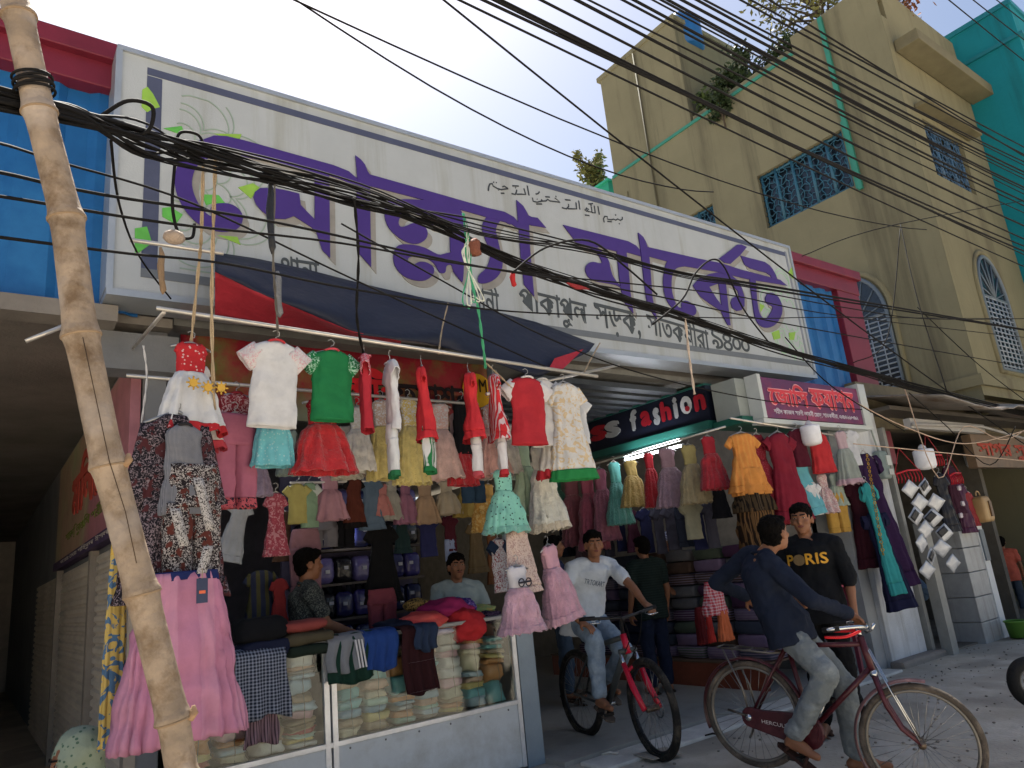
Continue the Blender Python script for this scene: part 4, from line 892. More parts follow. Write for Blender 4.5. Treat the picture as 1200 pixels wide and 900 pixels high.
tg = thing('price_tag', 'navy price tag on the pleated pink skirt', 'tag', at(237, 692, Y=3.3), None)
part(tg, MB().box((-.022, 0, -.05), (.022, .004, .05)), 'card', paint('#26304e'), .001); part(tg, MB().box((-.012, -.003, -.012), (.012, -.001, .0)), 'print', paint('#d0603a'), .001); part(tg, MB().tube([(0, 0, .05), (.002, .01, .09)], .002, 5), 'string', jute, .0005)
garment('skirt', 'yellow and blue printed cloth showing behind the pleated pink skirt', 139, 640, 850, 30, 3.7, m=prn('#c9a94a', '#4a6f92', 14), c2='#c9a233', pl=9, yaw=.2, group=GB, frame=False)
# ---- dresses on the second rail, left to right
GC = 'party dresses on the second rail'
for a in (('cream tulle dress, first on the second rail', 418, 478, 552, 44, '#bdb6a8', '#c4bfb4'), ('faded rose and yellow tulle dress, second on the second rail', 446, 470, 560, 46, '#b39a86', '#b8a455'), ('yellow frilled dress with a floral bodice', 478, 468, 565, 52, '#d0b65a', '#c8b562'), ('pale peach tulle dress on the second rail', 514, 474, 560, 52, '#c8a297', '#caa69c'),
          ('coral pink lace dress behind the red kurtas', 574, 476, 556, 46, '#c58f84', '#c7968c'), ('white fringed dress behind the red shirt', 594, 498, 556, 40, '#cfc7ba', '#ccc6ba')):
    lb, cx, y0, y1, w, c1, c2 = a; garment('frock', lb, cx, y0, y1, w, 4.32, m=prn(c1, '#ffffff', 40), m2=tul(c2), m3=tul(c2), yaw=random.uniform(-.4, .4), pl=13, group=GC)
garment('top', 'black sleeveless top above a red skirt on the second rail', 541, 470, 532, 44, 4.35, c='#18181c', yaw=.2, group=GC); garment('skirt', 'red gathered skirt below the black top', 540, 528, 568, 50, 4.35, m=tul('#b00f20'), c2='#18181c', yaw=.2, group=GC, frame=False)
garment('gown', 'long ivory tulle gown with pearl edging beside the mint dress', 630, 522, 618, 66, 4.1, m=cloth('#c9c6b8'), m2=tul('#c9c8bd'), m3=tul('#b9ad98'), yaw=.5, tilt=-4, group=GC)
garment('frock', 'pale green gown behind the ivory one', 612, 520, 600, 50, 4.3, c='#9fb596', yaw=.3, group=GC, frame=False)
# ---- the vertical string of dresses at the corner post
GD = 'dresses strung one under another at the corner post'
garment('frock', 'mint green spotted dress, uppermost of the dresses strung at the corner post', 588, 552, 622, 62, 3.9, m=dots('#78bfae', '#2f5550', 40), m2=dots('#78bfae', '#2f5550', 40), m3=tul('#6fb3a3'), yaw=.1, pl=13, group=GD)
garment('kurta', 'cream floral blouse with long sleeves below the mint dress', 604, 620, 692, 56, 3.9, m=prn('#cdb4a6', '#a98a84', 40), sl=.7, yaw=.15, tilt=-4, group=GD)
t = garment('frock', 'white and pale pink tulle dress with a round chest print, lowest at the corner post', 605, 664, 736, 66, 3.8, c='#d3ced2', m2=tul('#bf93a4'), m3=tul('#b98fa0'), yaw=.1, pl=15, group=GD)
o = MB(); 
for dx in (-.03, .03): o.torus((dx, -.068, -.1), (0, 1, .05), .024, .004, 20, 5)
o.tube([(-.05, -.07, -.1), (.05, -.07, -.095)], .006, 5); part(t, o, 'chest_print', mat('#2d2c34', bump=0), .0005)
garment('gown', 'pink layered tulle gown right of the corner post', 642, 640, 724, 64, 4.0, c='#c994a2', m2=tul('#c390a2'), m3=tul('#c796a6'), yaw=.3, tilt=-8, pl=15, group=GD)
garment('tee', 'white shirt with red writing left of the cream blouse', 583, 632, 690, 40, 4.4, c='#b9b9bb', m=prn('#b9b9bb', '#8a3a40', 55), c2='#1f2d44', yaw=.2, group=GD)
# ---- dim inner rail of the left shop
GE = 'small dresses on the inner rail of the left shop'
for lb, k, cx, y0, y1, w, c, c2 in (('small pale yellow shirt', 'tee', 348, 568, 612, 36, '#b0a554', None), ('green striped shirt beside the pale yellow one', 'tee', 362, 566, 616, 34, '#7f9f80', '#cfd7cf'), ('dusty pink short dress with a gathered hem', 'frock', 386, 557, 608, 46, '#b07f8c', None), ('orange and black patterned dress on the inner rail', 'kurta', 414, 560, 616, 32, '#5a2a1e', '#181416'),
                               ('faded denim pinafore on the inner rail', 'kurta', 434, 560, 618, 34, '#54687c', None), ('coral floral dress beside the denim pinafore', 'frock', 446, 568, 604, 34, '#b5716c', None), ('grey lace dress on the inner rail', 'frock', 458, 560, 608, 32, '#99968c', None), ('mauve plain dress on the inner rail', 'frock', 474, 562, 612, 34, '#95617a', None),
                               ('beige dress with a green bow', 'frock', 497, 566, 612, 38, '#a88a6c', None), ('cream frilled dress on the inner rail', 'frock', 522, 564, 602, 40, '#b3a48a', None), ('mustard yellow dress with a black collar', 'frock', 546, 562, 604, 42, '#b09540', '#a88d3a'), ('small yellow dress, last of the inner rail', 'frock', 572, 568, 604, 34, '#b98e3e', None)):
    garment(k, lb, cx, y0, y1, w, 5.4, c=c, c2=c2, yaw=random.uniform(-.3, .3), group=GE)
garment('shorts', 'dark blue denim shorts above the mustard cloth', 553, 556, 588, 40, 5.0, c='#2c4660', yaw=.1, group=GE); garment('skirt', 'mustard printed cloth below the denim shorts', 566, 586, 622, 40, 5.1, m=prn('#b5852c', '#c9a860', 20), c2='#b5852c', group=GE, frame=False)
garment('kurta', 'pink and red fringed shawl hanging in the left shop', 323, 578, 648, 34, 5.0, m=prn('#9a3a4c', '#b87a84', 30), group=GE); garment('kurta', 'grey plastic wrapped garment at the left of the shop', 285, 586, 655, 36, 4.9, c='#8b9098', tilt=14, group=GE)
garment('pants', 'faded mauve trousers behind the man in the patterned shirt', 357, 620, 690, 44, 5.6, c='#8a616c', group=GE, frame=False); garment('kurta', 'long black coat hanging in the left shop', 446, 614, 700, 52, 5.5, c='#121214', m2=cloth('#141416'), group=GE); garment('pants', 'maroon trousers below the long black coat', 447, 690, 740, 42, 5.4, c='#7a3540', group=GE, frame=False)
garment('tee', 'dark maroon shirt hanging above the purple packets', 526, 604, 644, 26, 5.8, c='#4a1624', group=GE); garment('shorts', 'pale blue shorts under the dark maroon shirt', 527, 632, 656, 18, 5.8, c='#7f8db0', group=GE, frame=False)
garment('tee', 'grey shirt on a lit shelf at the back of the left shop', 404, 624, 660, 34, 6.6, c='#8f99a8', group=GE)
# ---- along the fashion sign in the passage (plane X = 5.9), back to front
GF = 'party dresses along the fashion sign'
for lb, k, cx, y0, y1, w, c, c2 in (('deep green dress at the far end under the fashion sign', 'frock', 650, 560, 605, 34, '#3f7f6c', '#3f7f6c'), ('long dusty pink gown in the passage', 'gown', 668, 556, 636, 42, '#9a5a66', '#94505c'), ('long rose gown with a shiny bodice in the passage', 'gown', 686, 552, 640, 44, '#ab5068', '#a04a62'), ('mauve pink gown left of the turquoise one', 'gown', 702, 550, 630, 36, '#98566c', '#91546a'),
                               ('turquoise dress under the tube light', 'frock', 719, 542, 612, 38, '#4f9e98', '#4d948f'), ('golden yellow dress below the tube light', 'frock', 738, 540, 592, 38, '#a8924c', '#a58c48'), ('plain red dress between the yellow and lilac ones', 'gown', 759, 531, 592, 26, '#a81424', '#a81424'), ('lilac dress with a silver brooch in the passage', 'frock', 780, 526, 592, 46, '#a2808e', '#94788a'),
                               ('pale yellow and lilac dress with a bow', 'frock', 806, 522, 588, 44, '#a99a5c', '#a0906a'), ('ruffled red dress at the street end of the fashion sign', 'frock', 829, 512, 572, 44, '#b31d2e', '#b01a2c')):
    garment(k, lb, cx, y0, y1, w, X=5.9, c=c, m2=tul(c2), m3=tul(c2), yaw=random.uniform(-.2, .2) - .25, pl=13, group=GF)
garment('tee', 'pale olive shirt hanging over the stacked cloth in the passage', 808, 588, 630, 36, X=5.95, c='#8a8770', yaw=-.3, group=GF)
garment('kurta', 'black plain kurta behind the ruffled red dress', 838, 555, 605, 30, X=6.1, c='#1a1a20', yaw=-.2, group=GF, frame=False)
# ---- in front of the right-hand shop, under the purple sign
GH = 'dresses under the purple shop sign'
t = garment('kurta', 'tall orange tiered dress with brown pleated lower tiers', 868, 508, 575, 60, 4.22, c='#c97a1c', m=cloth('#c97a1c', pat='vstripe', c2='#d68a26', psc=6), yaw=-.3, pl=13, group=GH)
s_ = mpp(wloc(t)); W_ = 60 * s_; H_ = 67 * s_
part(t, cloth_loft([(.62, .34, .5, .03), (1.08, .5, .5, .06)], W_ * .8, H_, 13, 3), 'orange_tier', cloth('#d0821e'))
part(t, cloth_loft([(1.06, .42, .5, .06), (1.36, .52, .5, .07)], W_ * .85, H_, 15, 4), 'black_tier', cloth('#4b3a24', pat='vstripe', c2='#1f1812', psc=10))
part(t, cloth_loft([(1.3, .42, .5, .05), (1.98, .5, .5, .07)], W_ * .85, H_, 17, 5), 'pleated_tier', cloth('#6d4c25', pat='vstripe', c2='#2b1d12', psc=12))
garment('gown', 'maroon sequined gown between the orange and maroon dresses', 886, 510, 612, 46, 4.35, m=dots('#7d1324', '#a8485a', 70), c='#7d1324', yaw=-.2, group=GH)
garment('kurta', 'large maroon sleeveless dress in the middle under the purple sign', 911, 508, 606, 62, 4.22, c='#7a1028', yaw=-.2, pl=13, sl=.12, group=GH)
garment('kurta', 'light turquoise long dress behind the maroon one', 932, 528, 602, 36, 4.34, c='#58a5b2', yaw=-.3, tilt=-6, group=GH, frame=False)
garment('tee', 'small dark maroon shirt above the turquoise dress', 933, 504, 546, 38, 4.2, c='#4d0f22', yaw=-.2, group=GH)
garment('top', 'red and orange layered top beside the white bulb', 957, 508, 553, 40, 4.2, c='#b31a22', c2='#c25a34', yaw=-.3, group=GH)
garment('frock', 'lilac and grey baby dress under the purple sign', 984, 506, 566, 32, 4.2, c='#b59aa0', m2=cloth('#8f9790'), m3=cloth('#b594a0'), yaw=-.5, group=GH)
garment('tee', 'small white shirt at the right end of the rail under the purple sign', 994, 505, 545, 26, 4.24, c='#cfd0d4', yaw=-.6, group=GH)
garment('frock', 'pink printed frock hung low under the purple sign', 962, 556, 600, 30, 4.3, m=prn('#b58f90', '#d9c9c4', 30), c='#b58f90', yaw=-.4, group=GH, frame=False)
garment('tee', 'white and grey child shirt hung low beside the turquoise dress', 951, 566, 602, 26, 4.28, c='#c9c8c8', yaw=-.3, group=GH, frame=False)
garment('frock', 'pale green frock hung low beside the pink printed one', 976, 556, 592, 26, 4.34, c='#98a597', yaw=-.4, group=GH, frame=False)
garment('pants', 'yellow leggings hanging beside the doorway', 976, 578, 622, 34, 4.36, c='#b08524', yaw=-.4, group=GH, frame=False)
garment('kurta', 'dark maroon long dress beside the white pier', 1000, 560, 660, 40, 4.38, c='#3f1522', yaw=-.4, group=GH, frame=False)
garment('kurta', 'long deep purple gown hanging against the white pier', 1012, 532, 680, 38, 4.2, c='#301a3e', yaw=-.5, sl=.05, tilt=-5, pl=9, group=GH)
garment('kurta', 'turquoise slip in front of the purple gown on the pier', 1014, 566, 690, 22, 4.1, m=cloth('#168a8c'), yaw=-.5, sl=.05, tilt=-4, group=GH)
garment('kurta', 'navy gown with a ragged hem, lowest of the gowns on the pier', 1022, 600, 708, 40, 4.12, m=cloth('#191b38'), yaw=-.5, sl=.05, tilt=-5, pl=7, group=GH, frame=False)
ch = thing('gold_chain', 'gold coloured chain hanging in front of the turquoise gown', 'chain', at(1016, 532, Y=4.0))
o = MB()
for i in range(26): p = at(1016 + i * .75, 534 + i * 4.6, Y=4.0); o.torus(p, (math.sin(i * 1.6), math.cos(i * 1.6), .1), .016, .005, 10, 5)
o.build('links', metal('#a8832e', rough=.3), ch)

GX = 'dim garments high on the passage wall'
rg_ = random.Random(5)
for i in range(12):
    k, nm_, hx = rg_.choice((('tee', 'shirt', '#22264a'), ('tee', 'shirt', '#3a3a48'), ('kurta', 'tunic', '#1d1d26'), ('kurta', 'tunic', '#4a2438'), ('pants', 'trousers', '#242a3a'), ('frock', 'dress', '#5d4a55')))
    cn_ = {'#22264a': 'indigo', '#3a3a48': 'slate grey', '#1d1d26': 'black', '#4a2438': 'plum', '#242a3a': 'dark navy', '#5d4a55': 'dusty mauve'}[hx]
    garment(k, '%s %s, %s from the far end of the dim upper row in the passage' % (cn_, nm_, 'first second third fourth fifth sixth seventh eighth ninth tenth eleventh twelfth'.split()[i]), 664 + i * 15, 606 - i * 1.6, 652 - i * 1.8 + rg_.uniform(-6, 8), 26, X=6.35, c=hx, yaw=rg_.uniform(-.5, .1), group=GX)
GY = 'garments packed behind the front rail'
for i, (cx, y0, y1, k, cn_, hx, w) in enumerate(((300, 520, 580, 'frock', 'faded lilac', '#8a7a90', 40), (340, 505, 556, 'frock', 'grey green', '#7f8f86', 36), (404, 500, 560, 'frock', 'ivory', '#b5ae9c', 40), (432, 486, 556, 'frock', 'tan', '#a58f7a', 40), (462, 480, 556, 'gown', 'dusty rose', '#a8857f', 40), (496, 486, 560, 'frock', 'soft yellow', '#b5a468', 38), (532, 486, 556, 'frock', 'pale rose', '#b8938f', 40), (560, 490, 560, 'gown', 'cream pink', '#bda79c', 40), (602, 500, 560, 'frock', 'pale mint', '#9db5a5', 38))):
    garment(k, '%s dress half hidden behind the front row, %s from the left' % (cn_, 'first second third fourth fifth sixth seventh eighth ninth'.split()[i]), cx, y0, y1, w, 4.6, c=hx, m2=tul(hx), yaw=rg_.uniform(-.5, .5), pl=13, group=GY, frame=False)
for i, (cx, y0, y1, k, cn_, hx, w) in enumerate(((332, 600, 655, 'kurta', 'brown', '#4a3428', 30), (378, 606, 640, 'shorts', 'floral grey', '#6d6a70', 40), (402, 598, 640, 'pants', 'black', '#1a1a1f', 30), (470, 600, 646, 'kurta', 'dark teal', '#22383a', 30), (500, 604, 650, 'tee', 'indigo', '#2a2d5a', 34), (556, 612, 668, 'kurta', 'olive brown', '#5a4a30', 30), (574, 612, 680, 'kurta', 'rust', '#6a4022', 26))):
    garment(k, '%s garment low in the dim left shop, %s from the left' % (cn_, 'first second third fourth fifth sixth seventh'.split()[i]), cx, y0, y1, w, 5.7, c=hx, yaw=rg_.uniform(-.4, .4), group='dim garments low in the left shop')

# ================================================================ COUNTER, STOCK, LAMPS
ORD = 'first second third fourth fifth sixth seventh eighth ninth tenth eleventh twelfth'.split()
def rbox(c, d, seed=0, amp=.12, n=12, grooves=0, ex=.45):
    # soft packet: superellipsoid with lumps (and fold lines on the front)
    mb = MB(); rg = []; c = Vector(c)
    for i in range(n + 1):
        ph = PI * (i + .02) / (n + .04) - PI / 2; row = []
        for j in range(2 * n):
            th = 2 * PI * j / (2 * n); sg = lambda v, e: math.copysign(abs(v) ** e, v)
            v = Vector((sg(math.cos(ph), ex) * sg(math.cos(th), ex), sg(math.cos(ph), ex) * sg(math.sin(th), ex), sg(math.sin(ph), ex)))
            k = 1 + amp * noise.noise(v * 1.7 + Vector((seed * 7.1, seed, 0)))
            if grooves: k *= 1 - .05 * abs(math.sin(v.z * grooves * 1.6 + seed))
            row.append(c + Vector((v.x * d[0] / 2, v.y * d[1] / 2, v.z * d[2] / 2)) * k)
        rg.append(row)
    return mb.rings(rg)
YC, TOPZ = 4.75, 1.08
ct = thing('display_counter', 'glass fronted shop counter with white base panel, full of folded cloth', 'counter', (2.2, 5, 0))
wpan = paint('#c6cacb', var=.08, pat='worn', c2='#b2b3b0', psc=2.5, rough=.5)
for x0, x1 in ((.98, 1.9), (1.95, 3.4)): m = MB(); m.box((x0, YC, .03), (x1, YC + .03, .46)); bevel(m.build('base_panel', wpan, ct), .004)
m = MB()
for i in range(6): m.ball((2.05 + i * .25, YC - .004, .435), .007, 6, 4)
m.build('screw_heads', metal('#777777'), ct)
alw = metal('#d3d5d8', metal=.4, rough=.3)
for x in (.98, 1.885, 1.935, 3.385): m = MB(); m.box((x, YC - .012, .03), (x + .035, YC + .025, TOPZ)); m.build('corner_strip', alw, ct)
m = MB(); m.box((.98, YC - .01, .462), (3.42, YC + .035, .49)); m.build('lower_rail', alw, ct)
m = MB(); m.box((.96, YC - .03, TOPZ), (3.42, YC + .62, TOPZ + .025)); bevel(m.build('top', paint('#8f8f8c'), ct), .004)
m = MB(); m.box((.98, YC + .6, .03), (3.42, YC + .62, TOPZ)); m.box((.98, YC + .05, .44), (3.42, YC + .6, .465)); m.build('cabinet_body', paint('#6a6660'), ct)
for x0, x1 in ((1.02, 1.88), (1.975, 3.38)): MB().box((x0, YC + .004, .492), (x1, YC + .008, TOPZ - .004)).build('glass_pane', GLASS, ct)
pal = {'cream': '#cfc4a0', 'white': '#cfcdc6', 'mint': '#9cc0ae', 'pale blue': '#9fb9c6', 'peach': '#cda688', 'pink': '#c99aa0', 'yellow': '#cdb863', 'tan': '#a8906c', 'grey': '#9b9890', 'orange': '#c88a48', 'aqua': '#6fb2b4', 'red': '#b04a40', 'navy': '#3a4a70', 'olive': '#8a8458'}
rr = random.Random(21); GP = 'folded cloth packets in the glass counter'
def packet(x, y, z, w, d, h, cn, lb, name='cloth_packet', grp=GP, tie=True, cat='packet'):
    t = thing(name, lb, cat, (x, y, z), grp); k = rr.randint(1, 3); hz = z; an = rr.uniform(-.07, .07)
    for q in range(k):
        hh = h / k; ww = w * rr.uniform(.82, 1.02); o = rbox((0, 0, 0), (ww, d, hh * 1.16), rr.random() * 50, .3, 9, rr.choice((0, 2, 3)), rr.uniform(.35, .6)); Mx = Matrix.Translation((x + rr.uniform(-.012, .012), y + rr.uniform(-.012, .012), hz + hh / 2)) @ Matrix.Rotation(an + rr.uniform(-.05, .05), 4, 'Y'); o.v = [Mx @ v for v in o.v]
        o.build('folded_cloth', cloth(pal[cn if q == 0 else rr.choice(list(pal)[:11])], rough=.35, spec=.6, bump=.9, bsc=11), t); hz += hh
    if tie: MB().tube([(x, y - d * .52, z), (x + .004, y - d * .53, z + h * .5), (x, y - d * .5, z + h)], .0025, 4).build('string', mat('#8a8578'), t)
    return t
names_ = list(pal)
for ci, (xs0, xs1, nc) in enumerate(((1.03, 1.87, 4), (1.985, 3.37, 7))):
    wd = (xs1 - xs0) / nc; hts = [0] * nc
    for r_ in range(6):
        for c_ in range(nc):
            h = .108 * rr.uniform(.7, 1.35); z = .492 + hts[c_]
            if z + h > TOPZ - .02: continue
            cn = rr.choice(names_[:11] if ci else names_); hts[c_] += h
            packet(xs0 + wd * (c_ + .5), YC + .16 + rr.uniform(0, .02), z, wd * .96, .26, h, cn, '%s cloth packet in %s row up, %s from left, %s counter case' % (cn, ORD[r_], ORD[c_], ('left', 'right')[ci]))
# clothes draped over the counter front
GDR = 'clothes draped over the counter'
def drape(lb, px0, px1, yb, m, Y=4.69, back=.25, name='garment', cat='clothing', folds=3, yt=None, lift=0):
    a, b = at(px0, 745, Y=Y), at(px1, 745, Y=Y); zb = at((px0 + px1) / 2, yb, Y=Y).z; top = (at((px0 + px1) / 2, yt, Y=Y).z if yt else TOPZ + .03) + lift
    t = thing(name, lb, cat, (a.x, Y, top), GDR); gr = []; sd_ = rr.uniform(0, 9)
    path = [(Y + back, top + .012), (Y + back * .4, top + .02), (Y + .02, top + .012)] + [(Y - .012 - .01 * q, lerp(top - .02, zb, q)) for q in (0, .15, .3, .45, .6, .75, .9, 1)]
    for py, pz in path:
        row = []
        for i in range(25):
            u = i / 24; q = max(0, (top - pz) / (top - zb)); f = .018 * math.sin(u * folds * 2 * PI + sd_ + q * .8) * (.3 + q)
            row.append((lerp(a.x, b.x, u) + .012 * math.sin(q * 5 + sd_) , py + f * .8 - (.0 if q else 0), pz + (.014 * math.sin(u * 7 + sd_) if q > .95 else 0) + .01 * noise.noise((u * 4, py * 5, sd_))))
        gr.append(row)
    part(t, MB().sheet([[Vector(p) - wloc(t) for p in r] for r in gr]), 'cloth', m, .012); return t, a, b, zb, top
def stripe(t, pts, w, m, name='stripe'):
    mb = MB(); P = [Vector(p) for p in pts]; mb.sheet([[p + Vector((-w / 2, 0, 0)) for p in P], [p + Vector((w / 2, 0, 0)) for p in P]], False)
    mb.v = [v for v in mb.v]; return solid(mb.build(name, m, t), .003)
t, a, b, zb, tp_ = drape('grey sports shorts with white side stripes draped over the counter', 382, 425, 787, cloth('#777a80'), name='shorts', cat='shorts')
for k in (0, .022, .044): stripe(t, [(lerp(a.x, b.x, .72 + .1 * q) + k, 4.655 - .012 * q, lerp(tp_, zb, q)) for q in (.1, .3, .5, .7, .95)], .011, cloth('#d0d0d4'))
drape('royal blue jersey draped over the counter beside the grey shorts', 424, 464, 785, cloth('#1c3f82'), name='jersey', cat='jersey')
t, a, b, zb, tp_ = drape('maroon track pants with white piping hanging over the counter front', 470, 508, 812, cloth('#33161a'), Y=4.67, name='track_pants', cat='trousers')
for q in (.52, .97): stripe(t, [(lerp(a.x, b.x, u), 4.632 - .012 * q, lerp(tp_, zb, q) + .002 * i) for i, u in enumerate((.1, .9))], .01, cloth('#c9c2c0'), 'piping')
drape('dark navy denim piece draped over the counter top', 486, 512, 762, cloth('#28364f'), Y=4.64, name='jeans', cat='jeans')
t, a, b, zb, tp_ = drape('navy and white checked cloth hung over the left end of the counter', 277, 336, 842, cloth('#1d2536', pat='plaid', c2='#8d93a4', psc=16), Y=4.66, yt=765, name='checked_cloth', cat='cloth')
drape('pinkish striped cloth hanging below the checked one', 284, 322, 872, cloth('#8f7078', pat='vstripe', c2='#4f3c44', psc=20), Y=4.69, yt=828, back=.03, name='striped_cloth', cat='cloth')
drape('dark green and black striped shorts showing under the grey shorts', 384, 436, 800, cloth('#15352b'), Y=4.70, name='shorts', cat='shorts')
# piles on the counter
GPL = 'piles of clothes on the counter'
def heap(lb, px, py, wpx, hpx, m, Y=4.9, dpt=.2, name='crumpled_cloth', seed=0):
    p = at(px, py, Y=Y); s = mpp(p); mb = MB(); w, h = wpx * s / 2, hpx * s / 2; c = p; rg = []
    for i in range(19):
        ph = PI * (i + .02) / 18.04 - PI / 2; row = []
        for j in range(36):
            th = 2 * PI * j / 36; v = Vector((math.cos(ph) * math.cos(th), math.cos(ph) * math.sin(th), math.sin(ph)))
            k = 1 + .28 * noise.noise(v * 1.8 + Vector((seed * 5, 0, 1))) + .2 * abs(noise.noise(v * 4.2 + Vector((seed * 3, 2, 0)))) - .05
            row.append(c + Vector((v.x * w, v.y * dpt, max(v.z, -.75) * h)) * k)
        rg.append(row)
    mb.rings(rg); o = mb.build(name, m, None, p - Vector((0, 0, h))); return tag(o, lb, 'cloth', GPL)
heap('magenta crumpled clothes heaped in the middle of the counter', 520, 716, 62, 28, cloth('#9c1458'), 5.0, .2, seed=1)
heap('bright red clothes tumbling over the counter edge', 545, 733, 46, 40, cloth('#b5141f'), 4.84, .16, seed=2)
heap('purple and blue patterned clothes on the heap', 536, 714, 42, 26, prn('#3b2a7c', '#8a6ab0', 30), 5.06, .16, seed=3)
heap('lime and yellow cloth on the right of the heap', 560, 716, 44, 14, prn('#9fb86c', '#cbb860', 18), 5.1, .16, seed=4)
heap('dark floral cloth at the right end of the heap', 570, 724, 36, 16, prn('#33233a', '#7a5a70', 40), 4.95, .14, seed=5)
heap('ochre cloth behind the magenta clothes', 490, 709, 34, 16, prn('#a5823a', '#3a2a1a', 30), 5.2, .12, seed=6)
heap('coral track jacket with white stripes lying on the counter', 494, 728, 60, 22, cloth('#c23a38', pat='diag', c2='#c94a44', psc=3), 4.88, .18, seed=7)
heap('orange printed sleeve on the coral jacket', 512, 731, 26, 14, cloth('#c57a35'), 4.8, .07, seed=8)
heap('navy cloth under the coral jacket', 462, 734, 44, 18, cloth('#1b2236'), 4.92, .18, seed=9)
heap('white striped cloth edge under the coral jacket', 512, 741, 40, 8, cloth('#d5ccd2'), 4.76, .07, seed=10)
GF2 = 'folded clothes stacked at the left of the counter'
for i, (lb, px, py, w, h, c) in enumerate((('faded red folded trousers on top of the left stack', 352, 733, 56, 13, '#8a3a35'), ('olive folded trousers below the faded red ones', 356, 747, 62, 15, '#4d4634'), ('dark green folded cloth under the olive trousers', 356, 761, 58, 14, '#1e2a22'), ('black folded clothes at the left of the stack', 305, 738, 58, 30, '#15161a'), ('navy folded clothes under the black ones', 308, 760, 62, 20, '#1a2038'))):
    p = at(px, py, Y=4.82); s = mpp(p); b_ = rbox((p.x, p.y, p.z), (w * s, .3, h * s), i * 3.3, .14, 12, 4); o = b_.build('folded_clothes', cloth(c), None, p); tag(o, lb, 'clothes', GF2)
# shelves with packets at the back of the left shop
sh = thing('wall_shelves', 'dark shelves full of purple packets at the back of the left shop', 'shelves', (2.9, 7.6, 0))
for k in range(6): MB().box((2.3, 6.3, .85 + k * .3), (3.54, 6.56, .87 + k * .3)).build('shelf', mat('#5d5652'), sh)
MB().box((2.25, 6.56, .1), (3.55, 6.6, 2.7)).build('backboard', mat('#56526a'), sh)
for k in range(5):
    for c_ in range(7):
        cn, hx = rr.choice((('violet', '#3a357c'), ('indigo', '#28285e'), ('dark blue', '#1d2350'), ('lilac', '#5d5590'), ('black', '#17171f')))
        x = 2.39 + c_ * .175; z = .872 + k * .3; t = thing('shop_packet', '%s clear wrapped packet, %s shelf up, %s from the left, behind the counter' % (cn, ORD[k], ORD[c_]), 'packet', (x, 6.38, z), 'purple packets on the back shelves')
        rbox((x, 6.38, z + .115), (.165, .14, .23), rr.random() * 40, .1, 7).build('wrapped_cloth', cloth(hx, rough=.25, spec=.6, bump=.6), t)
        MB().cbox((x + rr.uniform(-.04, .04), 6.302, z + rr.uniform(.07, .17)), (.04, .004, .03)).build('label', mat('#b9bac4', bump=0), t)
# dark trousers on hangers left of the shelves
for i in range(6):
    garment('pants', 'dark trousers hanging %s from the left behind the seated man' % ORD[i], 386 + i * 11, 668, 712, 14, 6.4, c=('#20242e', '#15171c', '#2a2f3c')[i % 3], yaw=.8, group='dark trousers on the back rack')
garment('kurta', 'dark olive and blue cloth panels leaning at the left of the shop', 306, 668, 735, 50, 5.6, m=cloth('#2a3048', pat='vstripe', c2='#4d4a2c', psc=5), group=GE, frame=False)
garment('kurta', 'dull red cloth hanging behind the seated man', 327, 678, 738, 26, 5.5, c='#7a1f22', group=GE, frame=False)
# stock along the right-hand wall of the passage
GS = 'folded cloth stacked along the passage wall'
for s_i in range(7):
    for k in range(9):
        y = 4.92 + s_i * .42; z = .3 + k * .13
        cn, hx = rr.choice((('plum', '#4d2f4d'), ('slate', '#3a4050'), ('dark blue', '#252b45'), ('grey', '#5d5c60'), ('brown', '#4d3a30'), ('lilac', '#6d5a78'), ('dull green', '#4a5548')))
        o = rbox((6.75, y, z + .062), (.5, .4, .13), rr.random() * 60, .1, 8, 3, .22).build('folded_cloth', cloth(hx, pat='stripe' if k % 3 == 0 else None, c2='#7a6c80', psc=12), None, (6.75, y, z))
        tag(o, '%s folded cloth, %s from the bottom of the %s stack along the passage' % (cn, ORD[k], ORD[s_i]), 'cloth', GS)
cb = thing('stock_bench', 'low reddish brown bench board under the stacked cloth in the passage', 'bench', (6.7, 6, 0))
MB().box((6.42, 4.75, .035), (6.46, 8.1, .28)).build('front_board', mat('#7a3f2c', rough=.5, var=.2), cb); MB().box((6.4, 4.72, .28), (7.3, 8.1, .298)).build('top', mat('#5d4a3c'), cb)
for lb, cx, y0, y1, w, X, mm in (('red and white checked bundle held beside the cyclist in navy', 833, 682, 718, 40, 5.6, cloth('#b5283a', pat='plaid', c2='#d9b8bc', psc=12)), ('dark red folded cloth panel below the checked bundle', 818, 712, 752, 20, 5.8, cloth('#5d1218')), ('bright red cloth hanging below the checked bundle', 829, 716, 750, 12, 5.75, cloth('#b02018')), ('orange gathered cloth hanging beside the bright red one', 846, 716, 748, 26, 5.65, cloth('#bf5a25'))):
    garment('skirt', lb, cx, y0, y1, w, X=X, m=mm, group='cloth at the passage counter', frame=False)
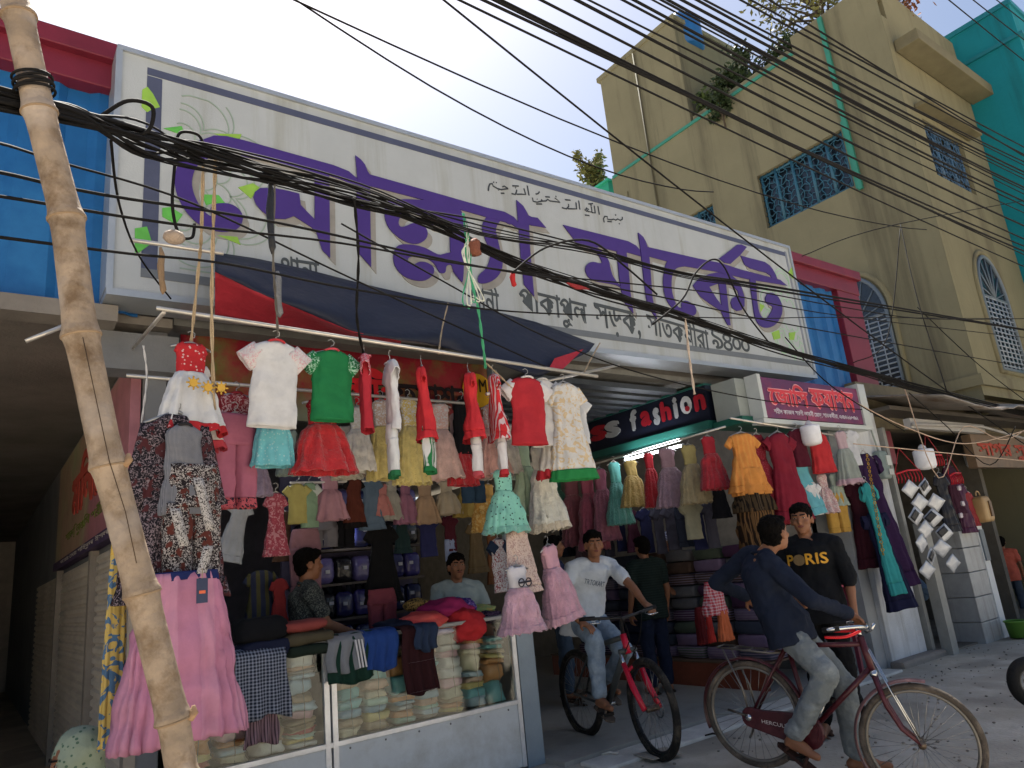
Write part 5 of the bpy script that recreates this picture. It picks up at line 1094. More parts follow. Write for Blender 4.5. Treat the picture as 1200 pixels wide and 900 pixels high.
# ---- lamps
GT = 'tube lights under the fashion sign'
for lb, a, b in (('lower bright tube light under the fashion sign', (733, 539), (799, 522)), ('upper slim tube light under the fashion sign', (732, 534), (797, 515))):
    A_, B_ = at(*a, X=6.05), at(*b, X=6.05); t = thing('tube_light', lb, 'lamp', A_, GT); MB().tube([A_, B_], .014, 8).build('tube', mat('#f4f7ff', emit=8, bump=0), t)
    d = (B_ - A_).normalized(); MB().tube([A_ - d * .03, A_], .016, 8).build('end_cap', paint('#c9c9c9'), t); MB().tube([B_, B_ + d * .03], .016, 8).build('end_cap', paint('#c9c9c9'), t)
for lb, a, b, Y in (('short lit tube at the left of the shop behind the dusky pink trousers', (301, 556), (309, 549), 5.6), ('small lit lamp above the shelf behind the counter', (402, 627), (408, 625), 6.3)):
    A_, B_ = at(*a, Y=Y), at(*b, Y=Y); t = thing('tube_light', lb, 'lamp', A_, 'tube lights in the left shop'); MB().tube([A_, B_], .03, 8).build('tube', mat('#f4f7ff', emit=22, bump=0), t); MB().tube([A_ + Vector((0, .04, .03)), B_ + Vector((0, .04, .03))], .02, 6).build('holder', paint('#aaaaaa'), t)
def bulb(px, py, hpx, Y, lb, lit=0):
    p = at(px, py, Y=Y); s = mpp(p) * hpx; t = thing('led_bulb', lb, 'bulb', p, 'large white bulbs'); mb = MB()
    prof = [(0, 0), (.3, 0), (.36, -.03), (.37, -.1), (.36, -.62), (.3, -.72), (.1, -.76), (0, -.765)]
    rg = [[p + Vector((max(r_, .001) * s * math.cos(2 * PI * j / 20), max(r_, .001) * s * math.sin(2 * PI * j / 20), z * s)) for j in range(20)] for r_, z in prof]
    mb.rings(rg[::-1]).build('globe', mat('#dcdde2', rough=.3, bump=0, emit=lit), t)
    MB().tube([p, p + Vector((0, 0, s * .12)), p + Vector((0, 0, s * .2))], [s * .16, s * .13, s * .05], 10).build('cap', paint('#c4c4c8'), t); MB().tube([p + Vector((0, 0, s * .2)), p + Vector((.004, 0, s * .42))], .004, 5).build('flex', blk, t)
bulb(948, 499, 31, 4.1, 'large white bulb hanging in front of the red layered top'); bulb(1081, 527, 31, 4.0, 'large white bulb hanging from the tin awning of the low shop'); bulb(1137, 532, 20, 4.6, 'small white bulb deeper under the tin awning')
# ---- things at the right-hand low shop
mt = thing('electric_meter', 'grey electric meter box with white faces on the white pier', 'meter', at(1034, 545, Y=4.35))
p = wloc(mt); rbox((p.x, p.y, p.z), (.2, .1, .34), 3, .03, 10, 0, .3).build('case', paint('#7c8a86'), mt); MB().cbox(p + Vector((.06, -.055, .05)), (.1, .02, .12)).build('dial_face', paint('#c9ccc6'), mt); MB().cbox(p + Vector((.06, -.055, -.09)), (.1, .02, .07)).build('terminal_cover', paint('#b9bcb8'), mt)
MB().tube([p + Vector((-.02, 0, .17)), p + Vector((-.05, .02, .5)), p + Vector((-.04, .05, .9))], .012, 6).build('conduit', paint('#8f9894'), mt)
GHG = 'red plastic clip hangers at the low shop'
for lb, px, py, wpx in (('wide red plastic clip hanger above the silver packets', 1064, 553, 44), ('red clip hanger behind the bulb', 1094, 535, 30), ('narrow red clip hanger beside the purple bags', 1119, 556, 22)):
    p = at(px, py, Y=3.95); s = mpp(p); w = wpx * s; t = thing('clip_hanger', lb, 'hanger', p, GHG); rp = mat('#a81826', rough=.35, bump=.05)
    MB().tube([p + Vector((-w / 2, 0, -.01)), p + Vector((0, 0, .02)), p + Vector((w / 2, 0, .01))], .012, 6).build('bar', rp, t); MB().tube([p + Vector((-w / 2, .01, 0)), p + Vector((-w * .1, .01, .28)), p + Vector((w / 2, .01, .01))], .005, 5).build('cord', rp, t)
    for k in range(8): MB().tube([p + Vector((w * (k / 7 - .5), 0, 0)), p + Vector((w * (k / 7 - .5) + .006, -.01, -.07)), p + Vector((w * (k / 7 - .5), 0, -.12))], .007, 5).build('clip', rp, t)
    t.rotation_euler = (0, R(-2), R(-10))
GPK = 'silver packets strung in two columns at the low shop'; pk_s = mat('#b5b8bd', rough=.25, metal=.2, bump=.5, bsc=12); pk_d = mat('#26282e', rough=.3, bump=.4)
for col, (x0, y0, x1, y1, n_) in enumerate(((1070, 573, 1090, 668, 7), (1087, 571, 1112, 660, 6))):
    for k in range(n_):
        q = k / (n_ - 1); p = at(lerp(x0, x1, q) + (4 if k % 2 else -4), lerp(y0, y1, q), Y=3.92 + .03 * (k % 2)); s = mpp(p) * 13.5
        t = thing('silver_packet', 'silver square packet hanging point up, %s from the top of the %s column' % (ORD[k], ('left', 'right')[col]), 'packet', p, GPK)
        M_ = Matrix.Translation(p) @ Euler((.25, R(45 + rr.uniform(-9, 9)), rr.uniform(-.7, .2))).to_matrix().to_4x4()
        h_ = s * .6; mb = MB().sheet([[(lerp(-h_, h_, i / 6), -.006 - .012 * math.cos((i - 3) * .5) * math.cos((j - 3) * .5) + .004 * math.sin(i * 2 + j + k), lerp(-h_, h_, j / 6)) for i in range(7)] for j in range(7)]); mb.v = [M_ @ v for v in mb.v]; solid(mb.build('pouch', pk_s, t), .008)
        if rr.random() < .6: mb = MB().sheet([[(lerp(-h_ * .9, h_ * .1, i / 4), -.028, lerp(-h_ * .9, h_ * .6, j / 4)) for i in range(5)] for j in range(5)]); mb.v = [M_ @ v for v in mb.v]; solid(mb.build('dark_print', pk_d, t), .002)
for i, (lb, px, y0, y1, w, mm) in enumerate((('purple plastic covered garment beside the silver packets', 1122, 566, 622, 24, cloth('#4d2540', rough=.3)), ('dark grey garment in plastic behind the silver packets', 1100, 555, 620, 26, cloth('#2b2c33', rough=.3)), ('red packaged garment at the right of the purple one', 1132, 576, 615, 18, cloth('#8f2026', rough=.35)), ('plum garment deep under the tin awning', 1110, 545, 600, 22, cloth('#3f2030')))):
    garment('kurta', lb, px, y0, y1, w, 4.15, m=mm, yaw=-.4, group='garments at the low shop')
for i, (px, py) in enumerate(((1124, 572), (1128, 590), (1126, 604))):
    p = at(px, py, Y=3.95); o = rbox(p, (.07, .03, .06), i, .2, 7).build('clear_packet', mat('#b9aeb4', rough=.2, bump=.5), None, p); tag(o, 'small clear packet, %s from the top beside the red packaged garment' % ORD[i], 'packet', 'small clear packets at the low shop')
p = at(1150, 597, Y=4.1); bx = thing('yellow_container', 'tan yellow plastic container with a dark slot hanging by the tiled pier', 'container', p)
rbox(p, (.26, .2, .34), 4, .06, 10, 0, .35).build('body', paint('#a8895c', var=.15), bx); MB().cbox(p + Vector((.03, -.105, 0)), (.07, .02, .2)).build('slot', paint('#5d4630'), bx); MB().torus(p + Vector((0, 0, .18)), (0, 1, 0), .06, .01, 16, 6, 0, PI).build('handle', paint('#a8895c'), bx)
p = at(1196, 752, Y=4.0); bk = thing('green_basket', 'green plastic basket by the man in the orange shirt', 'basket', (p.x, p.y, 0))
mb = MB(); rg = [[Vector((p.x + r_ * math.cos(2 * PI * j / 20), p.y + r_ * math.sin(2 * PI * j / 20), z)) for j in range(20)] for r_, z in ((.1, .02), (.12, .2), (.13, .21), (.11, .19), (.1, .05))]
mb.rings(rg).build('body', paint('#4f7a2c'), bk); MB().torus((p.x, p.y, .21), (0, 0, 1), .125, .01, 24, 6).build('rim', paint('#5d8a34'), bk)
cn_ = thing('silver_drum', 'dented silver metal drum standing behind the red bicycle', 'drum', (6.4, 3.95, 0))
MB().tube([(6.4, 3.95, .02), (6.4, 3.95, .3), (6.42, 3.95, .62), (6.42, 3.95, .8)], [.13, .135, .125, .12], 20).build('body', metal('#a9aeb2', rough=.3, bump=.4, bsc=6), cn_)
for z in (.3, .62): MB().torus((6.41, 3.95, z), (0, 0, 1), .135, .01, 24, 6).build('hoop', metal('#8d9296'), cn_)
ps = thing('pink_table', 'small pink table edge behind the man in the black shirt', 'table', (6.9, 4.4, 0))
MB().box((6.55, 4.3, .93), (7.55, 4.62, .98)).build('top', paint('#a53a52'), ps)
for x in (6.6, 7.5): MB().box((x - .02, 4.35, -.01), (x + .02, 4.39, .93)).build('leg', paint('#6b2a3a'), ps)
m = MB(); m.add([(4.02, 4.05, .03), (4.28, 3.98, .03), (4.32, 4.2, .035), (4.05, 4.27, .03)], [(0, 1, 2, 3)]); tag(solid(m.build('cardboard_sheet', mat('#a39a8c', var=.15), None, (4.1, 4.1, .03)), .006), 'flat piece of grey board lying beside the mountain bike front wheel', 'board')

# ================================================================ BICYCLES
rub = mat('#1c1b1a', rough=.85, bump=.3, bsc=90, pat='worn', c2='#4a443c', psc=9); chrome = metal('#b9bbbd', rough=.2, metal=.95)
dust = mat('#463f38', rough=.85, bump=.3, bsc=60, pat='worn', c2='#6a6056', psc=8)
def wheel(t, M, r, tr, tyre_m, rim_m, nsp=32, name='wheel', steer=None):
    w = MB().tube([M @ Vector((0, -.05, 0)), M @ Vector((0, .05, 0))], .022, 12).build(name, metal('#6d5f52', rough=.5), t)
    tm = lambda mb: (setattr(mb, 'v', [M @ v for v in mb.v]), mb)[1]
    tm(MB().torus((0, 0, 0), (0, 1, 0), r - tr, tr, 56, 10)).build('tyre', tyre_m, w); tm(MB().torus((0, 0, 0), (0, 1, 0), r - 2 * tr - .004, .011, 56, 8, sx=1.3)).build('rim', rim_m, w)
    sp = MB()
    for i in range(nsp):
        a = 2 * PI * i / nsp; s_ = 1 if i % 2 else -1; b_ = a + (.5 if i % 4 < 2 else -.5)
        sp.tube([Vector((.02 * math.cos(b_), s_ * .03, .02 * math.sin(b_))), Vector(((r - 2 * tr) * math.cos(a), 0, (r - 2 * tr) * math.sin(a)))], .0016, 4)
    tm(sp).build('spokes', metal('#8a8884'), w); return w
def bike_frame(loc, heading): return Matrix.Translation(loc) @ Matrix.Rotation(heading, 4, 'Z')
def steer_M(top, bot, ang):
    ax_ = (Vector(top) - Vector(bot)).normalized(); return Matrix.Translation(bot) @ Matrix.Rotation(ang, 4, ax_) @ Matrix.Translation(-Vector(bot))
def tb_(t, M, pts, r, name, m, n=10):
    return MB().tube([M @ Vector(p) for p in pts], r, n).build(name, m, t)
def saddle(t, M, c, L=.26, w=.16, col='#1b1a19'):
    rg = []; c = Vector(c)
    for i in range(11):
        u = i / 10; x = lerp(-L * .45, L * .55, u); hw = lerp(w / 2, .022, min(1, max(0, (u - .25) / .5)) ** .7) * (1 if u > .05 else .75)
        rg.append([M @ (c + Vector((x, hw * math.cos(q), .018 * math.sin(q) * (1.4 if math.sin(q) < 0 else 1) + .012 * (1 - u)))) for q in [2 * PI * j / 14 for j in range(14)]])
    s_ = MB().rings(rg).build('saddle', mat(col, rough=.5, bump=.1), t)
    for sy in (-.025, .025): MB().tube([M @ (c + Vector((-.08, sy, -.03))), M @ (c + Vector((.1, sy * .6, -.03)))], .005, 6).build('saddle_rail', chrome, s_)
    return s_
def pedals(t, M, bb, ang, L=.165):
    bb = Vector(bb); MB().tube([M @ (bb + Vector((0, -.06, 0))), M @ (bb + Vector((0, .06, 0)))], .022, 12).build('bottom_bracket', chrome, t)
    for s_, a in ((-1, ang), (1, ang + PI)):
        e = bb + Vector((L * math.cos(a), s_ * .075, L * math.sin(a))); c = MB().tube([M @ (bb + Vector((0, s_ * .06, 0))), M @ e], .011, 8).build('crank', chrome, t)
        MB().box((e.x - .045, e.y + (0 if s_ > 0 else -.09), e.z - .011), (e.x + .045, e.y + (.09 if s_ > 0 else 0), e.z + .011), M).build('pedal', mat('#26221f', bump=.3), c)
# ---- mountain bike
rM = .355; M = bike_frame((4.335, 5.128, .0), -1.775); wb = 1.09
mtb = thing('bicycle', 'grey mountain bicycle with red suspension fork ridden out of the passage', 'bicycle', M @ Vector((0, 0, 0)), None)
ht, hb, fh = Vector((.80, 0, .86)), Vector((.845, 0, .72)), Vector((wb, 0, rM)); Sm = M @ steer_M(ht, hb, -.1)
wheel(mtb, M @ Matrix.Translation((0, 0, rM)), rM, .028, rub, mat('#202022', rough=.4)); wheel(mtb, Sm @ Matrix.Translation(fh), rM, .028, rub, mat('#202022', rough=.4))
gm_ = paint('#4b4e4d', metal=.3); rm_ = paint('#c41a38', rough=.3)
bb, st = (.44, 0, .31), (.30, 0, .74)
fr = MB()
for a, b, r_ in ((st, (.80, 0, .84), .021), (bb, (.82, 0, .76), .027), (bb, (.26, 0, .80), .019)): fr.tube([M @ Vector(a), M @ Vector(b)], r_, 12)
for sy in (-.06, .06):
    fr.tube([M @ Vector((0, sy, rM)), M @ Vector((.42, sy * .5, .31))], .011, 8); fr.tube([M @ Vector((0, sy, rM)), M @ Vector((.3, sy * .4, .72))], .010, 8)
fr.build('frame', gm_, mtb)
tb_(mtb, M, (ht, hb), .026, 'head_tube', rm_); tb_(mtb, M, ((.26, 0, .8), (.24, 0, .9)), .014, 'seat_post', chrome); saddle(mtb, M, (.24, 0, .92))
fk = MB(); 
for sy in (-.065, .065): fk.tube([Sm @ Vector((.865, sy, .66)), Sm @ Vector((.96, sy, .5)), Sm @ Vector((wb, sy, rM))], [.02, .024, .02], 10)
fk.tube([Sm @ Vector((.90, -.065, .60)), Sm @ Vector((.935, 0, .655)), Sm @ Vector((.90, .065, .60))], .014, 8)
f_ = fk.build('fork', rm_, mtb)
for sy in (-.065, .065): tb_(f_, Sm, ((.835, sy, .74), (.88, sy, .62)), .015, 'stanchion', chrome)
tb_(f_, Sm, ((.835, -.075, .74), (.84, 0, .745), (.835, .075, .74)), .02, 'crown', gm_)
tb_(mtb, Sm, (ht, (.80, 0, .95), (.86, 0, .985)), .016, 'stem', paint('#1d1d1f'))
hbm = tb_(mtb, Sm, ((.78, -.33, 1.02), (.84, -.12, 1.0), (.86, 0, .985), (.84, .12, 1.0), (.78, .33, 1.02)), .012, 'handlebar', paint('#222224'))
for sy in (-1, 1): tb_(hbm, Sm, ((.80, sy * .22, 1.012), (.775, sy * .34, 1.021)), .017, 'grip', mat('#121212')); tb_(hbm, Sm, ((.83, sy * .2, 1.0), (.88, sy * .22, .98), (.87, sy * .3, .985)), .006, 'brake_lever', chrome)
for k, s_ in enumerate((-.04, .05)): MB().tube(smoothpath([Sm @ Vector((.84, s_ * 3, 1.0)), Sm @ Vector((.97, s_ * 2, 1.0)), Sm @ Vector((.98, s_, .85)), M @ Vector((.86, s_, .74))], 6), .004, 5).build('brake_cable', blk, mtb)
pedals(mtb, M, bb, -.2); o = MB().torus((bb[0], -.055, bb[2]), (0, 1, 0), .085, .008, 28, 6); o.v = [M @ v for v in o.v]; o.build('chainring', metal('#3a3a3a'), mtb)
o = MB().torus((wb, .05, rM), (0, 1, 0), .07, .006, 24, 6); o.v = [Sm @ v for v in o.v]; o.build('brake_disc', metal('#77787a'), mtb)
for c, r_, a0, a1, MM in (((0, 0, rM), rM + .02, 1.9, 3.3, M),):
    pass
tb_(mtb, M, ((.24, 0, .84), (.1, 0, .83), (-.16, 0, .86)), .012, 'mud_flap', mat('#161616'))
# ---- red roadster
rR = .326; M2w = Matrix.Translation((4.19, 3.29, .05)) @ Matrix.Rotation(-1.334, 4, 'Z') @ Matrix.Rotation(R(7.0), 4, 'Y'); wb2 = 1.15
M2 = M2w @ Matrix.Diagonal((.845, 1, .97, 1))
rb_ = thing('bicycle', 'worn maroon roadster bicycle with full chain case and rear rack in the foreground', 'bicycle', M2 @ Vector((0, 0, 0)), None)
mar = paint('#41101a', rough=.4, var=.25, pat='worn', c2='#5a2a30', psc=8); ht, hb, fh = Vector((.83, 0, .885)), Vector((.885, 0, .70)), Vector((wb2, 0, rR)); S2 = M2 @ steer_M(ht, hb, .25)
wheel(rb_, M2w @ Matrix.Translation((0, 0, rR)), rR, .019, dust, metal('#77726a', rough=.5, metal=.6)); W2 = Matrix.Translation(S2 @ fh) @ (M2w.to_3x3() @ Matrix.Rotation(.25, 3, 'Z')).to_4x4()
wheel(rb_, W2, rR, .019, dust, metal('#77726a', rough=.5, metal=.6))
bb = (.44, 0, .30); fr = MB()
for a, b, r_ in (((.30, 0, .80), (.835, 0, .86), .015), (bb, (.88, 0, .73), .0165), (bb, (.285, 0, .84), .015)): fr.tube([M2 @ Vector(a), M2 @ Vector(b)], r_, 12)
for sy in (-.055, .055): fr.tube([M2 @ Vector((0, sy, rR)), M2 @ Vector((.42, sy * .5, .30))], .010, 8); fr.tube([M2 @ Vector((0, sy, rR)), M2 @ Vector((.29, sy * .4, .80))], .009, 8)
fr.build('frame', mar, rb_); tb_(rb_, M2, (ht + Vector((-.006, 0, .02)), hb), .021, 'head_tube', mar)
fk = MB()
for sy in (-.045, .045): fk.tube([S2 @ Vector(p) for p in ((.895, sy, .68), (.96, sy, .52), (1.04, sy, .40), (wb2, sy, rR))], [.015, .015, .012, .009], 10)
f_ = fk.build('fork', mar, rb_); tb_(f_, S2, ((.89, -.05, .69), (.895, 0, .7), (.89, .05, .69)), .019, 'fork_crown', chrome)
for sy in (-.05, .05): tb_(f_, S2, ((.87, sy, .83), (1.0, sy, .59), (wb2, sy, rR)), .005, 'fork_stay', chrome)
def guard(MM, c, r_, a0, a1, name, mm):
    rg = []
    for i in range(33):
        a = lerp(a0, a1, i / 32); rg.append([MM @ (Vector(c) + Vector(((r_ - .014 * abs(y) / .026) * math.cos(a), y, (r_ - .014 * abs(y) / .026) * math.sin(a)))) for y in (-.026, -.013, 0, .013, .026)])
    return solid(MB().sheet(rg).build(name, mm, rb_), .0015)
g1 = guard(M2w, (0, 0, rR), rR + .025, R(25), R(205), 'rear_mudguard', mar); g2 = guard(W2, (0, 0, 0), rR + .025, R(82), R(222), 'front_mudguard', paint('#7d5a58', rough=.4, var=.25))
# chain case
cp = [(bb[0] + .105 * math.cos(a), bb[2] + .105 * math.sin(a)) for a in [R(x) for x in range(-95, 96, 19)]] + [(.1, rR + .055)] + [(.062 * math.cos(a) - .0, rR + .062 * math.sin(a)) for a in [R(x) for x in range(90, 271, 30)]]
o = MB().prism([M2 @ Vector((x, -.075, z)) for x, z in cp], M2.to_3x3() @ Vector((0, .035, 0))); cc = bevel(o.build('chain_case', mar, rb_), .006)
o = MB().disc((bb[0] + .0, -.078, bb[2]), (0, 1, 0), .07, .006, 24); o.v = [M2 @ v for v in o.v]; o.build('chain_case_disc', mar, cc)
text('HERCULES', mat('#c9bdb8', bump=0), M2 @ Vector((.1, -.079, rR - .02)), M2.to_3x3() @ Vector((1, 0, -.02)), (0, 0, 1), .18, .022, cc, th=.001)
o = MB(); 
for sy in (-.06, .06): o.tube([M2 @ Vector(p) for p in ((-.24, sy, .745), (.2, sy, .75), (.27, sy * .3, .76))], .007, 6)
for x in (-.24, -.12, 0, .12, .2): o.tube([M2 @ Vector((x, -.06, .748)), M2 @ Vector((x, .06, .748))], .005, 6)
rk = o.build('rear_rack', metal('#77726c', rough=.5), rb_)
for sy in (-.06, .06): tb_(rk, M2, ((-.2, sy, .745), (-.05, sy, .5), (0, sy, rR)), .006, 'rack_stay', metal('#77726c'))
tb_(rb_, M2, ((.285, 0, .84), (.28, 0, .86)), .013, 'seat_post', chrome); sd2 = saddle(rb_, M2, (.27, 0, .88), .27, .2, '#3a2a22')
tb_(rb_, S2, (ht + Vector((-.005, 0, .02)), (.80, 0, .96)), .013, 'stem', chrome)
hb2 = tb_(rb_, S2, smoothpath([(.62, -.26, .945), (.70, -.27, .96), (.83, -.2, .975), (.865, -.06, .96), (.81, 0, .95), (.865, .06, .96), (.83, .2, .975), (.70, .27, .96), (.62, .26, .945)], 5), .011, 'handlebar', chrome)
for sy in (-1, 1): tb_(hb2, S2, ((.61, sy * .258, .943), (.72, sy * .27, .963)), .016, 'grip', mat('#141414')); tb_(hb2, S2, smoothpath([(.84, sy * .19, .95), (.75, sy * .24, .915), (.62, sy * .25, .905)], 4), .008, 'brake_lever', mat('#c41c22', rough=.4))
tb_(rb_, S2, ((.86, 0, .93), (.9, -.03, .95), (.92, -.04, .99)), .009, 'bell_bracket', chrome)
pedals(rb_, M2w, (bb[0] * .845, 0, bb[2]), -1.95); tb_(rb_, M2, ((-.02, .07, rR), (-.06, .1, .2), (-.1, .12, .14)), .008, 'kick_stand', metal('#6d6a66')); tb_(rb_, M2, ((0, -.09, rR), (.0, -.06, rR)), .02, 'axle_nut', chrome); tb_(rb_, M2, ((-.02, -.08, rR + .01), (-.16, -.09, rR + .03)), .008, 'stand_lever', metal('#4a4744'))
# ---- wheel of a vehicle cut off by the right edge of the frame
pw_ = at(1216, 830, Z=0); M3 = bike_frame((pw_.x, pw_.y, 0), 2.6)
vw = thing('parked_wheel', 'black tyre of a parked vehicle cut off by the right edge of the picture', 'wheel', (pw_.x, pw_.y, 0)); wheel(vw, M3 @ Matrix.Translation((0, 0, .19)), .19, .045, mat('#141414', rough=.8, bump=.3), metal('#5a5a5a'), 20)

# ================================================================ PEOPLE
def capsule(mb, a, b, ra, rb, n=14):
    a, b = Vector(a), Vector(b); d = (b - a); L = d.length
    if L < 1e-5: return mb.ball(a, ra)
    d /= L; u = d.orthogonal().normalized(); v = d.cross(u); rg = []
    for s_, c, r_, ts in ((-1, a, ra, (1, .85, .5, 0)), (1, b, rb, (0, .5, .85, 1))):
        for t in ts:
            rr_ = r_ * math.sqrt(max(1 - t * t, .0004)); rg.append([c + d * (s_ * t * r_) + (u * math.cos(q) + v * math.sin(q)) * rr_ for q in [2 * PI * j / n for j in range(n)]])
    return mb.rings(rg)
def chain(mb, pts, rs):
    for i in range(len(pts) - 1): capsule(mb, pts[i], pts[i + 1], rs[i], rs[i + 1])
def oval(mb, c, axes, r):
    M = Matrix([Vector(a).normalized() for a in axes]).transposed(); return mb.ball(c, r, 18, 14, M)
def torso_rings(mb, J, k=1, drop=0, top=0, cut=0):
    # pelvis -> neck, elliptical sections that follow the spine; k widens it for clothes
    p, nk = J['pelvis'], J['neck']; s = J['s']; up = (nk - p).normalized()
    hs = (J['hip'][1] - J['hip'][0]).normalized(); ss = (J['sh'][1] - J['sh'][0]).normalized()
    prof = [(-.16 - drop, .155, .115), (0, .155, .115), (.2, .145, .105), (.45, .145, .105), (.7, .165, .115), (.86, .165, .105), (.95, .12, .08), (1.0, .062, .06)]
    rg = []; L = (nk - p).length
    for t, hw, hd in prof:
        sd = hs.lerp(ss, max(0, min(1, t))).normalized(); fw = sd.cross(up).normalized(); bend = J.get('bend', 0) * math.sin(PI * max(0, min(1, t)))
        c = p + up * (t * L) - fw * bend; kk = k * (1.1 if k > 1 and t < .3 else 1) if t < .9 else lerp(k, 1, .5)
        rg.append([c + sd * (hw * s * kk * J.get('wide', 1) * math.copysign(abs(math.cos(q)) ** .85, math.cos(q))) + fw * (hd * s * kk * math.sin(q)) for q in [2 * PI * j / 24 for j in range(24)]])
    return mb.rings(rg)
def hand(mb, wr, d, n_, s, curl=.5, sgn=1):
    # wr wrist, d pointing along the hand, n_ palm normal (fingers curl towards it), sgn side of the thumb
    d = Vector(d).normalized(); n_ = Vector(n_); n_ = (n_ - d * n_.dot(d)).normalized(); w = d.cross(n_).normalized() * sgn
    pc = wr + d * .045 * s; capsule(mb, wr, wr + d * .03 * s, .025 * s, .028 * s)
    for q in (-.026, -.009, .009, .026): capsule(mb, wr + d * .015 * s + w * q * .7 * s, wr + d * .085 * s + w * q * s, .015 * s, .0125 * s)
    for i, (q, L) in enumerate(((-.03, .062), (-.010, .074), (.010, .08), (.03, .072))):
        p = wr + d * .085 * s + w * q * s; a = 0; pts = [p]
        for f in (.45, .32, .23):
            a += curl; dd = d * math.cos(a) + n_ * math.sin(a) + w * q * 1.5; p = p + dd.normalized() * L * f * s; pts.append(p)
        chain(mb, pts, [.0095 * s, .009 * s, .008 * s, .007 * s])
    b = wr + d * .025 * s + w * .028 * s; m_ = b + (d * .6 + w * .7 + n_ * .4).normalized() * .038 * s; e = m_ + (d * .85 + w * .1 + n_ * (.4 + curl * .4)).normalized() * .032 * s
    chain(mb, [b, m_, e], [.014 * s, .0115 * s, .009 * s])
def remesh(o, vox, sm=2, disp=0, dsize=.12):
    md = o.modifiers.new('skin', 'REMESH'); md.mode = 'VOXEL'; md.voxel_size = vox; md.use_smooth_shade = True
    if sm: q = o.modifiers.new('smooth', 'SMOOTH'); q.iterations = sm; q.factor = .5
    if disp:
        tx_ = bpy.data.textures.new('folds', 'CLOUDS'); tx_.noise_scale = dsize; tx_.noise_depth = 2
        q = o.modifiers.new('folds', 'DISPLACE'); q.texture = tx_; q.strength = disp; q.texture_coords = 'GLOBAL'; q.mid_level = .5
    return o
def pose(base, yaw, H=1.68, **ov):
    # joints in a body frame (x forward, y left, z up) -> world; ov replaces joints (world vectors)
    s = H / 1.7; M = Matrix.Translation(base) @ Matrix.Rotation(yaw, 4, 'Z'); w = lambda x, y, z: M @ Vector((x * s, y * s, z * s))
    J = dict(s=s, pelvis=w(0, 0, .95), neck=w(-.01, 0, 1.43), head=w(.02, 0, 1.575), fwd=(M.to_3x3() @ Vector((1, 0, 0))), up=Vector((0, 0, 1)),
             sh=[w(-.01, -.185, 1.37), w(-.01, .185, 1.37)], el=[w(-.02, -.235, 1.1), w(-.02, .235, 1.1)], wr=[w(.06, -.24, .87), w(.06, .24, .87)],
             hip=[w(0, -.085, .92), w(0, .085, .92)], kn=[w(.02, -.095, .5), w(.02, .095, .5)], an=[w(0, -.1, .085), w(0, .1, .085)], toe=[w(.16, -.12, .03), w(.16, .12, .03)],
             hd=[Vector((0, 0, -1))] * 2, hn=[M.to_3x3() @ Vector((0, 1, 0)), M.to_3x3() @ Vector((0, -1, 0))], curl=[.45, .45], base=Vector(base), M=w)
    for k, v in ov.items():
        if k in ('el', 'wr', 'sh', 'kn', 'an', 'toe', 'hip', 'hd', 'hn', 'curl'): J[k] = [a if b is None else b for a, b in zip(J[k], v)]
        else: J[k] = v
    return J
SKIN = '#83583f'
